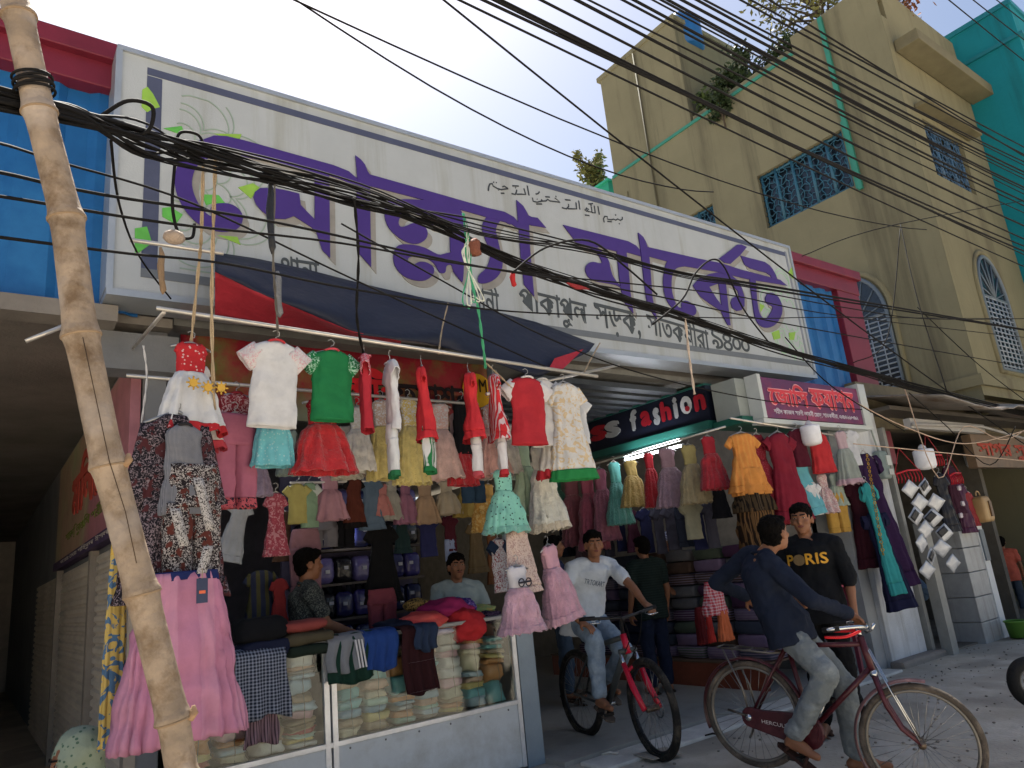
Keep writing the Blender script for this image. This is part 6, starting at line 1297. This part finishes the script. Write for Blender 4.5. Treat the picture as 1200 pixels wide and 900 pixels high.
def person(label, J, shirt=None, sleeve='short', pants=None, vox=.008, hair='#0e0c0b', shoes='#3a2a20', shorts=False, skin=SKIN, group=None, hairlong=0, beard=False, detail=True, shoe_kind='sandal', collar=None, legs=True, tuck=0):
    s = J['s']; sk = mat(skin, rough=.55, var=.08, bump=.05, spec=.35); t = thing('person', label, 'person', J['base'], group); mb = MB()
    torso_rings(mb, J, .93)
    hc, f, up = J['head'], J['fwd'].normalized(), J['up'].normalized(); sd = up.cross(f).normalized(); up = f.cross(sd).normalized()
    capsule(mb, J['neck'] - up * .03 * s, hc - up * .05 * s - f * .015 * s, .056 * s, .052 * s)
    oval(mb, hc + up * .022 * s - f * .008 * s, (f, sd, up), (.095 * s, .076 * s, .092 * s)); oval(mb, hc - up * .045 * s + f * .018 * s, (f, sd, up), (.07 * s, .06 * s, .07 * s))
    oval(mb, hc - up * .092 * s + f * .05 * s, (f, sd, up), (.028 * s, .03 * s, .022 * s))                                  # chin
    capsule(mb, hc + up * .02 * s + f * .083 * s, hc - up * .022 * s + f * .1 * s, .009 * s, .014 * s)                      # nose
    for q in (-1, 1):
        oval(mb, hc - up * .012 * s + sd * q * .078 * s - f * .008 * s, (f, sd, up), (.02 * s, .011 * s, .032 * s))
        oval(mb, hc + up * .036 * s + sd * q * .03 * s + f * .07 * s, (f, sd, up), (.014 * s, .026 * s, .01 * s)); oval(mb, hc - up * .02 * s + sd * q * .038 * s + f * .058 * s, (f, sd, up), (.024 * s, .024 * s, .02 * s))
    for i in (0, 1):
        chain(mb, [J['sh'][i], J['el'][i], J['wr'][i]], [.052 * s, .038 * s, .026 * s]); capsule(mb, J['el'][i].lerp(J['wr'][i], .1), J['el'][i].lerp(J['wr'][i], .45), .038 * s, .036 * s)
        capsule(mb, J['neck'].lerp(J['sh'][i], .35) - up * .012 * s, J['sh'][i], .046 * s, .05 * s)
        d = J['hd'][i]; hand(mb, J['wr'][i], d, J['hn'][i], s, J['curl'][i], J.get('thumb', (1, 1))[i])
        if legs:
            chain(mb, [J['hip'][i], J['kn'][i], J['an'][i]], [.085 * s, .052 * s, .036 * s]); capsule(mb, J['kn'][i].lerp(J['an'][i], .12), J['kn'][i].lerp(J['an'][i], .5), .05 * s, .047 * s)
            ft = J['toe'][i] - J['an'][i]; an = J['an'][i]; capsule(mb, an - Vector((0, 0, .04 * s)) - ft * .15, J['toe'][i] + Vector((0, 0, .005)), .034 * s, .024 * s); capsule(mb, an, an + ft * .6, .036 * s, .03 * s)
    remesh(mb.build('body', sk, t), vox, 2)
    # face pieces
    if detail:
        for q in (-1, 1):
            e = MB(); oval(e, hc + up * .012 * s + sd * q * .031 * s + f * .082 * s, (f, sd, up), (.005 * s, .0115 * s, .0045 * s)); ey = e.build('eye', mat('#8f867e', rough=.3, bump=0), t)
            e = MB(); oval(e, hc + up * .012 * s + sd * q * .031 * s + f * .0848 * s, (f, sd, up), (.004 * s, .0055 * s, .005 * s)); e.build('iris', mat('#120c08', rough=.2, bump=0), ey)
            e = MB(); capsule(e, hc + up * .034 * s + sd * q * .014 * s + f * .092 * s, hc + up * .036 * s + sd * q * .046 * s + f * .082 * s, .0055 * s, .004 * s); e.build('eyebrow', mat(hair or '#0e0c0b'), t)
        e = MB(); oval(e, hc - up * .052 * s + f * .084 * s, (f, sd, up), (.009 * s, .024 * s, .009 * s)); e.build('lips', mat('#6d3a32', rough=.4, bump=0), t)
        if beard: e = MB(); oval(e, hc - up * .036 * s + f * .088 * s, (f, sd, up), (.007 * s, .026 * s, .006 * s)); e.build('moustache', mat(hair or '#0e0c0b'), t)
    if hair:
        e = MB(); oval(e, hc + up * .045 * s - f * .022 * s, (f, sd, up), (.1 * s, .087 * s, .09 * s)); oval(e, hc + up * .085 * s + f * .04 * s, (f, sd, up), (.055 * s, .07 * s, .036 * s)); oval(e, hc - f * .05 * s - up * .01 * s, (f, sd, up), (.06 * s, .078 * s, .075 * s))
        remesh(e.build('hair', mat(hair, rough=.85, bump=.8, bsc=70, var=.3, spec=.06), t), .007, 1, .022, .025)
    if shirt:
        e = MB(); torso_rings(e, J, 1.17, drop=.0 if tuck else .16); 
        for i in (0, 1):
            capsule(e, J['neck'].lerp(J['sh'][i], .42), J['sh'][i], .066 * s, .073 * s); end = J['el'][i]
            if sleeve == 'short': capsule(e, J['sh'][i], J['sh'][i].lerp(J['el'][i], .62), .068 * s, .064 * s)
            elif sleeve == 'half': chain(e, [J['sh'][i], J['el'][i], J['el'][i].lerp(J['wr'][i], .12)], [.07 * s, .062 * s, .06 * s])
            else: chain(e, [J['sh'][i], J['el'][i], J['el'][i].lerp(J['wr'][i], .9)], [.068 * s, .055 * s, .042 * s])
        remesh(e.build('shirt', shirt, t), max(vox, .009), 3, .03, .09)
        cb = MB().torus(J['neck'] - up * .012 * s + f * .008 * s, (up + f * .45), .068 * s, .012 * s, 24, 6); cb.build('collar', collar or shirt, t)
        if sleeve == 'long':
            for i in (0, 1): capsule(cf := MB(), J['el'][i].lerp(J['wr'][i], .82), J['el'][i].lerp(J['wr'][i], .93), .045 * s, .044 * s); cf.build('cuff', shirt, t)
    if pants and legs:
        e = MB(); p_ = J['pelvis']; hs = (J['hip'][1] - J['hip'][0]).normalized(); capsule(e, J['hip'][0] * .8 + J['hip'][1] * .2 + Vector((0, 0, .03 * s)), J['hip'][1] * .8 + J['hip'][0] * .2 + Vector((0, 0, .03 * s)), .092 * s, .092 * s)
        for i in (0, 1):
            chain(e, [J['hip'][i], J['kn'][i], J['kn'][i].lerp(J['an'][i], .55), J['an'][i] + (J['kn'][i] - J['an'][i]) * .1], [.092 * s, .078 * s, .07 * s, .062 * s] if not shorts else [.1 * s, .075 * s, .02, .02])
        remesh(e.build('trousers', pants, t), max(vox, .009), 3, .034, .08)
    if shoes and legs:
        for i in (0, 1):
            an, te = J['an'][i], J['toe'][i]; d = (te - an); d.z *= 1; d.normalize(); w = Vector((-d.y, d.x, 0)).normalized(); u_ = d.cross(w)
            if u_.z < 0: u_ = -u_
            heel = Vector((an.x, an.y, an.z)) - u_ * .078 * s - d * .05 * s; e = MB(); ol = []
            for x, y in ((0, .032), (.08, .034), (.17, .046), (.23, .042), (.262, .02), (.262, -.02), (.23, -.04), (.17, -.042), (.08, -.032), (0, -.03), (-.02, 0)): ol.append(heel + d * x * s + w * y * s)
            so = MB().prism(ol, -u_ * .016 * s).build('sandal', cloth(shoes, bump=.1), t)
            for x0, x1 in ((.15, .19), (.08, .05)):
                b_ = MB().tube([heel + d * x0 * s + w * .046 * s, heel + d * lerp(x0, x1, .5) * s + u_ * .06 * s, heel + d * x1 * s - w * .042 * s], .011 * s, 6); b_.build('strap', cloth(shoes), so)
    return t
def chest_print(t, body, m, J, w, h, up_off, name='chest_lettering', side=0, bold=.03):
    ss = (J['sh'][0] - J['sh'][1]).normalized(); up = (J['neck'] - J['pelvis']).normalized(); n_ = up.cross(ss).normalized() * -1
    if n_.dot(J['fwd']) < 0: n_ = -n_
    c = J['neck'] - up * up_off + n_ * .3; ux = up.cross(n_).normalized()
    o = text(body, m, c - ux * (w / 2 - side) - up * h / 2, ux, up, w, h, t, name, .0012, bold=bold); sh_ = [x for x in t.children if x.name.startswith('shirt')][0]
    o.modifiers.clear(); q = o.modifiers.new('lie_on_cloth', 'SHRINKWRAP'); q.target = sh_; q.wrap_method = 'NEAREST_SURFACEPOINT' if 0 else 'PROJECT'; q.use_project_z = False
    # flatten onto the cloth along the chest normal: done here by ray casts so the print stays part of the person
    o.modifiers.clear(); dg = bpy.context.evaluated_depsgraph_get(); ev = sh_.evaluated_get(dg); b = wloc(o); bs = wloc(sh_)
    bm = bmesh.new(); bm.from_mesh(o.data); bmesh.ops.triangulate(bm, faces=bm.faces); bmesh.ops.subdivide_edges(bm, edges=[e for e in bm.edges if e.calc_length() > .02], cuts=2); bm.to_mesh(o.data); bm.free()
    for v in o.data.vertices:
        ok, loc, nn, i = ev.ray_cast(v.co + b - bs, -n_)
        if ok: v.co = loc + bs - b + n_ * .0035
    return o
V = Vector
# ---- the cyclist on the mountain bike
mp = lambda x, y, z: M @ V((x, y, z)); fdir = lambda Mx, x, y, z=0: (Mx.to_3x3() @ V((x, y, z))).normalized()
gl, gr_ = Sm_l, Sm_r = None, None
M = bike_frame((4.335, 5.128, .0), -1.775); SmB = M @ steer_M((.80, 0, .86), (.845, 0, .72), -.1)
grl = SmB @ V((.79, .29, 1.018)); pl_ = mp(.44 + .165 * math.cos(-.2 + PI), .12, .31 + .165 * math.sin(-.2 + PI)); pr_ = mp(.44 + .165 * math.cos(-.2), -.12, .31 + .165 * math.sin(-.2))
J = pose((4.3, 4.9, 0), -1.9, 1.66, pelvis=mp(.22, 0, 1.0), neck=mp(.33, -.02, 1.435), head=mp(.38, -.025, 1.575), fwd=fdir(M, 1, -.35, -.05), bend=.03,
         sh=[mp(.30, -.2, 1.385), mp(.33, .17, 1.385)], hip=[mp(.22, -.085, .97), mp(.22, .085, .97)], el=[mp(.34, -.3, 1.13), mp(.56, .3, 1.2)], wr=[mp(.5, -.19, .965), grl + (mp(.4, .3, 1.2) - grl).normalized() * .09],
         kn=[mp(.57, -.13, .83), mp(.60, .12, .72)], an=[pr_ + V((0, 0, .1)) - fdir(M, .07, 0) * .07, pl_ + V((0, 0, .1)) - fdir(M, 1, 0) * .03], toe=[pr_ + fdir(M, 1, -.1) * .1 + V((0, 0, .045)), pl_ + fdir(M, 1, .1) * .13 + V((0, 0, .03))],
         hd=[fdir(M, .9, .3, -.35), fdir(M, .85, .0, -.35)], hn=[V((0, 0, -1)), fdir(M, -.3, 0, -1)], curl=[.35, .85], thumb=(-1, 1))
for k_ in ('neck', 'head'): J[k_] = J[k_] + V((.13, 0, 0))
J['sh'] = [v + V((.11, 0, 0)) for v in J['sh']]
t = person('young man in a white printed T-shirt and light jeans riding the mountain bike', J, cloth('#c4cbd2', bump=.15), 'short', cloth('#74879a', pat='worn', c2='#93a4b4', psc=6), .0075, shoes='#5b5046')
chest_print(t, 'TRTOKART', mat('#3a4a5c', bump=0), J, .2, .045, .17, bold=.0)
# ---- the rider of the red roadster, leaning to talk to the man behind
M = M2w; SB = S2; bb_ = mp(.37, 0, .30); bar = SB @ V((.82, .17, .975))
J = pose(M @ V((.25, 0, 0)), -1.3, 1.66, pelvis=mp(.25, .0, .93), neck=mp(.10, .04, 1.35), head=mp(.185, .09, 1.475), fwd=V((.95, -.1, .12)), bend=.05,
         sh=[mp(.22, -.10, 1.285), mp(-.03, .12, 1.315)], hip=[mp(.26, -.085, .90), mp(.25, .085, .90)], el=[mp(.48, -.17, 1.09), mp(-.27, .12, 1.13)], wr=[bar + (mp(.48, -.17, 1.09) - bar).normalized() * .085 + V((0, 0, .025)), mp(-.14, .34, 1.02)],
         kn=[mp(.53, -.15, .66), mp(.52, .2, .54)], an=[mp(.29, -.135, .255), mp(.54, .24, .10)], toe=[mp(.44, -.155, .18), mp(.72, .30, .075)],
         hd=[(bar - mp(.48, -.17, 1.09)).normalized() + V((0, 0, -.25)), fdir(M, .4, .5, -.5)], hn=[V((0, 0, -1)), fdir(M, 0, -1, 0)], curl=[.8, .5], thumb=(-1, 1))
J['wide'] = 1.04
t = person('young man in a navy long sleeved shirt and grey jeans astride the red bicycle', J, cloth('#1a2233', bump=.35), 'long', cloth('#666e72', pat='worn', c2='#7f878a', psc=6), .0075, shoes='#3b2620')
# ---- the man in the black shirt behind him
p = at(1005, 866, Z=0)
J = pose((5.32, 3.34, 0), R(202), 1.72); w = J['M']
J.update(fwd=V((-.93, -.37, -.04)), el=[w(-.03, -.26, 1.12), w(.0, .25, 1.12)], wr=[w(.2, -.1, .98), w(.08, .25, .87)], hd=[V((-.8, -.6, -.1)), V((-.1, 0, -1))], an=[w(0, -.12, .085), w(.0, .12, .085)])
t = person('young man standing in a black shirt with yellow chest lettering', J, cloth('#14161a', bump=.25), 'half', cloth('#101114'), .0075, shoes='#5b4336')
gold = mat('#d0982a', bump=0, rough=.5)
chest_print(t, 'P', gold, J, .055, .085, .16, side=-.125); chest_print(t, 'RIS', gold, J, .16, .085, .16, side=.07)
ss = (J['sh'][0] - J['sh'][1]).normalized(); c_ = J['neck'] - V((0, 0, .16)) + J['M'](.138, 0, 0) - J['M'](0, 0, 0)
o = MB().disc(c_ - (J['M'](0, -1, 0) - J['M'](0, 0, 0)) * -.055, J['M'](1, 0, 0) - J['M'](0, 0, 0), .042, .012, 24); o.build('chest_medallion', mat('#6d5a3c', bump=.4, bsc=80), t)
# ---- people in the left shop
J = pose((1.75, 5.35, 0), R(-10), 1.66); off = at(362, 662, Y=5.35) - J['head']
def shift(J, off, keepfeet=True):
    for k in ('pelvis', 'neck', 'head', 'base'): J[k] = J[k] + off
    for k in ('sh', 'el', 'wr', 'hip', 'kn', 'an', 'toe'): J[k] = [v + off for v in J[k]]
    return J
def figure(label, px, py, Y, yaw, H, shirt, pants, sleeve='short', fwd=None, legs=True, hair='#0e0c0b', skin=SKIN, arms=None, **k):
    # standing or (legs hidden) seated figure whose head centre is at the given pixel
    J = pose((0, 0, 0), yaw, H); h = at(px, py, Y=Y); o = h - J['head']; shift(J, o)
    if o.z > -.3 and not k.get('sit'): pass
    J['base'] = V((h.x, h.y, max(0, o.z)))
    if arms:
        c, s_ = math.cos(yaw), math.sin(yaw); w = lambda x, y, z: J['head'] + V((x * c - y * s_, x * s_ + y * c, z - 1.575 * H / 1.7))
        J['el'] = [w(*arms[0]), w(*arms[1])]; J['wr'] = [w(*arms[2]), w(*arms[3])]; J['hd'] = [(a - b).normalized() for a, b in zip(J['wr'], J['el'])]; J['hn'] = [V((0, 0, -1))] * 2
    if fwd: J['fwd'] = V(fwd).normalized()
    k.pop('sit', None)
    return person(label, J, shirt, sleeve, pants, .011, hair=hair, legs=legs, skin=skin, **k), J
fold = ((.06, -.25, 1.12), (.06, .25, 1.12), (.3, -.16, 1.02), (.3, .16, 1.02))
figure('shopkeeper in a dark patterned shirt sitting in profile behind the counter', 362, 662, 5.5, R(-8), 1.68, cloth('#2b3032', pat='print', c2='#5d625c', psc=45), cloth('#22242a'), arms=fold, legs=False)
figure('man in a white buttoned shirt sitting behind the heap of clothes', 535, 664, 5.75, R(-105), 1.66, cloth('#9aa6a2'), cloth('#2a2a30'), arms=fold, legs=False, beard=True)
# ---- people in the passage
figure('boy in a dark blue shirt and jeans looking along the passage, left of the cyclist', 650, 641, 6.2, R(-35), 1.66, cloth('#232a4c'), cloth('#3f5064'), 'half')
figure('person in a dark green top and navy jeans with their back to the street', 752, 642, 5.75, R(75), 1.62, cloth('#16211f', pat='stripe', c2='#1d2b28', psc=12), cloth('#1b2338'))
_, J = figure('man in a striped cap with a pale scarf behind the cyclist', 780, 636, 6.1, R(-120), 1.64, cloth('#241f30'), cloth('#1c1c22'), arms=fold)
cp_ = MB(); oval(cp_, J['head'] + V((0, 0, .06)), ((1, 0, 0), (0, 1, 0), (0, 0, 1)), (.108, .1, .075)); cp_.build('cap', cloth('#2a2f63', pat='stripe', c2='#b0b4cc', psc=16), _)
cp_ = MB(); cp_.tube([J['sh'][1] + V((-.03, -.12, -.3)), J['sh'][1] + V((-.04, -.1, 0)), J['neck'] + V((0, .03, .02)), J['sh'][0] + V((0, -.09, .0)), J['sh'][0] + V((.0, -.13, -.25))], [.03, .045, .045, .045, .03], 10); cp_.build('scarf', cloth('#8f7078', pat='stripe', c2='#a9a2a0', psc=14), _)
# ---- head of a scarfed woman in the alley
_, J = figure('woman in a pale spotted green headscarf at the bottom left by the roller shutters', 84, 886, 3.9, R(200), 1.6, cloth('#5d4a44'), cloth('#4a4a50'), fwd=(-.8, -.25, -.1), legs=False, hair=None) if False else (None, None)
hp = at(86, 893, Y=3.85)
J = pose((hp.x, hp.y, 0), R(185), 1.55); dz = hp.z - J['head'].z; 
for k in ('neck', 'head'): J[k] = J[k] + V((0, 0, dz)) + (V((hp.x, hp.y, 0)) - V((J['head'].x, J['head'].y, 0)) if k == 'head' else V((0, 0, 0)))
J['neck'] = J['head'] + V((.03, .01, -.14)); J['pelvis'] = J['neck'] + V((.08, 0, -.42)); J['pelvis'].z = max(J['pelvis'].z, .18)
J['sh'] = [J['neck'] + V((0, .16, -.06)), J['neck'] + V((0, -.16, -.06))]; J['hip'] = [J['pelvis'] + V((0, .09, 0)), J['pelvis'] + V((0, -.09, 0))]
J['kn'] = [J['pelvis'] + V((-.36, .1, .12)), J['pelvis'] + V((-.36, -.1, .12))]; J['an'] = [J['pelvis'] + V((-.25, .1, -.08)), J['pelvis'] + V((-.25, -.1, -.08))]; J['toe'] = [a + V((-.15, 0, -.06)) for a in J['an']]
J['el'] = [J['sh'][0] + V((-.1, .06, -.2)), J['sh'][1] + V((-.1, -.06, -.2))]; J['wr'] = [J['el'][0] + V((-.18, -.08, .05)), J['el'][1] + V((-.18, .08, .05))]; J['hd'] = [V((-1, 0, 0))] * 2; J['hn'] = [V((0, 0, -1))] * 2
J['fwd'] = V((-.95, -.2, -.1)); J['base'] = V((J['pelvis'].x, J['pelvis'].y, 0))
t = person('woman in a pale spotted green headscarf crouching at the bottom left by the roller shutters', J, cloth('#6d5a50'), 'long', cloth('#4a4048'), .011, hair=None)
e = MB(); f, up = J['fwd'].normalized(), V((0, 0, 1)); sd = up.cross(f).normalized(); hc = J['head']
oval(e, hc + up * .03 - f * .025, (f, sd, up), (.108, .1, .108)); oval(e, hc - up * .06 - f * .03, (f, sd, up), (.09, .095, .1)); capsule(e, hc - f * .04 - up * .1, hc - f * .08 - up * .26, .1, .15)
remesh(e.build('headscarf', cloth('#8d9a84', pat='dots', c2='#4d6a56', psc=36), t), .012, 3, .03, .07)
# ---- people at the low shop on the right
figure('man in an orange T-shirt and jeans at the right edge inside the low shop', 1173, 636, 5.2, R(20), 1.35, cloth('#b5503a'), cloth('#3f4a58'))
figure('person in a white shirt cut off by the right edge of the picture', 1208, 640, 5.3, R(100), 1.4, cloth('#a9adb0'), cloth('#3a3c42'))
J = pose((9.55, 4.75, 0), R(60), 1.55); w = J['M']
J.update(pelvis=w(-.1, 0, .82), neck=w(.3, 0, 1.2), head=w(.42, 0, 1.27), hip=[w(-.1, -.085, .8), w(-.1, .085, .8)], kn=[w(.12, -.1, .44), w(-.12, .1, .42)], an=[w(.05, -.1, .085), w(-.38, .1, .1)], toe=[w(.22, -.1, .03), w(-.24, .1, .03)], sh=[w(.25, -.18, 1.15), w(.25, .18, 1.15)], el=[w(.4, -.2, .9), w(.4, .2, .9)], wr=[w(.5, -.15, .7), w(.5, .15, .7)])
person('barefoot person in a blue top bending down inside the dark low shop', J, cloth('#3f546c'), 'short', cloth('#23242a'), .011, shoes=None)

# ================================================================ PLANTS
def leafy(mb, c, r, n_, size, rnd, flat_=1):
    for i in range(n_):
        v = V((rnd.gauss(0, .5), rnd.gauss(0, .5), rnd.gauss(0, .5) * flat_)); p = V(c) + v * r
        a = V((rnd.uniform(-1, 1), rnd.uniform(-1, 1), rnd.uniform(-1, .6))).normalized(); b = a.orthogonal().normalized(); b = (Matrix.Rotation(rnd.uniform(0, 6), 3, a) @ b); s = size * rnd.uniform(.6, 1.4)
        mb.add([p, p + a * s * .5 + b * s * .22, p + a * s, p + a * s * .5 - b * s * .22], [(0, 1, 2, 3)])
lfa = mat('#3a4a22', rough=.6, var=.35, sc=4, bump=0); lfb = mat('#2a3a20', rough=.6, var=.35, sc=4, bump=0); lfc = mat('#6a6a3c', rough=.7, var=.3, sc=4, bump=0); bark = mat('#4d4438', bump=.4)
def plant(name, lb, cat, base, h, spread, nb, nl, size, lm, seed, group=None, sparse=False):
    rnd = random.Random(seed); base = V(base); t = thing(name, lb, cat, base, group); st_ = MB(); fo = MB()
    st_.tube([base, base + V((.02, .02, h * .35)), base + V((rnd.uniform(-.1, .1), rnd.uniform(-.1, .1), h * .7))], [.03 * h, .022 * h, .01 * h], 7)
    for i in range(nb):
        z0 = h * rnd.uniform(.15, .65); a = rnd.uniform(0, 2 * PI); e = base + V((math.cos(a) * spread * rnd.uniform(.4, 1), math.sin(a) * spread * rnd.uniform(.4, 1), z0 + h * rnd.uniform(.15, .5)))
        s0 = base + V((0, 0, z0)); mid = s0.lerp(e, .5) + V((0, 0, .05 * h)); st_.tube([s0, mid, e], [.012 * h, .008 * h, .003 * h], 5)
        for k in range(4):
            e2 = mid.lerp(e, rnd.random()) + V((rnd.uniform(-.3, .3), rnd.uniform(-.3, .3), rnd.uniform(-.1, .3))) * spread * .6; st_.tube([mid.lerp(e, rnd.random() * .7), e2], [.005 * h, .002 * h], 4); leafy(fo, e2, spread * .24, nl // 3, size, rnd)
        leafy(fo, e, spread * .27, nl // 2, size, rnd)
    st_.build('trunk' if cat == 'tree' else 'stems', bark, t); fo.build('crown' if cat == 'tree' else 'foliage', lm, t); return t
GR = 'plants on the roof of the yellow building'
for i, (y, h, nb, sp, lm_, lb) in enumerate(((6.3, 1.1, 9, .55, lfb, 'dark potted shrub at the street end of the yellow roof terrace'), (7.0, 1.3, 12, .6, lfb, 'dense dark shrub in the middle of the yellow roof terrace'), (7.7, 1.2, 12, .6, lfb, 'dark shrub beside the tower of the yellow building'), (8.2, .9, 9, .45, lfa, 'low green shrub at the foot of the roof tower'))):
    plant('roof_shrub', lb, 'shrub', (12.75, y, 10.3), h, sp, nb, 60, .12, lm_, 40 + i, GR)
plant('roof_tree', 'sparse leafed tree rising from the roof of the yellow building', 'tree', (13.2, 5.6, 10.3), 2.6, 1.3, 22, 40, .13, lfc, 3, GR); plant('roof_tree', 'spindly reddish leafed tree at the front parapet of the yellow building', 'tree', (13.6, 4.75, 10.3), 1.7, .9, 12, 36, .12, mat('#7a4d35', var=.35, bump=0), 5, GR)
plant('wall_shrub', 'small bush growing on the side wall just below the green line', 'bush', (12.13, 7.6, 9.95), .8, .3, 12, 60, .09, lfb, 8)
p = at(699, 236, Y=14); plant('young_tree', 'thin young tree standing behind the signboard left of the yellow building', 'tree', (p.x, p.y, p.z - 1.4), 3.0, .45, 26, 34, .16, lfc, 12)
p = at(722, 222, Y=13); bl = thing('green_hut', 'small green sheeted roof room seen between the signboard and the yellow building', 'hut', (p.x, p.y, p.z)); m = MB(); m.box((p.x - .3, p.y, p.z - 1.5), (p.x + 1.6, p.y + 1.5, p.z + .2)); m.build('wall', paint('#1f8a6c'), bl); m = MB(); m.box((p.x - .35, p.y - .05, p.z + .2), (p.x + 1.65, p.y + 1.5, p.z + .27)); m.build('roof', paint('#2a9a7c'), bl)
p = at(800, 42, X=12.9); tk = thing('water_tank', 'blue plastic water tank on the yellow building roof', 'tank', p); MB().tube([p + V((0, 0, -.5)), p + V((0, 0, -.45)), p + V((0, 0, .3)), p + V((0, 0, .5))], [.4, .45, .45, .2], 20).build('body', paint('#1f5f9c'), tk); MB().tube([p + V((0, 0, .5)), p + V((0, 0, .58))], .16, 14).build('lid', paint('#1f5f9c'), tk)
# litter on the road
for i, (px, py, lb) in enumerate(((826, 862, 'bent black twig lying on the pale kerb'), (705, 884, 'small crushed paper scrap at the foot of the corner post'))):
    q = at(px, py, Z=.03); o = MB().tube([q, q + V((.05, -.04, .01)), q + V((.08, -.09, .0)), q + V((.12, -.06, .01))], [.006, .008, .007, .003], 6).build('twig' if i == 0 else 'paper_scrap', mat('#2a2521' if i == 0 else '#c9c2b5'), None, q); tag(o, lb, 'litter')
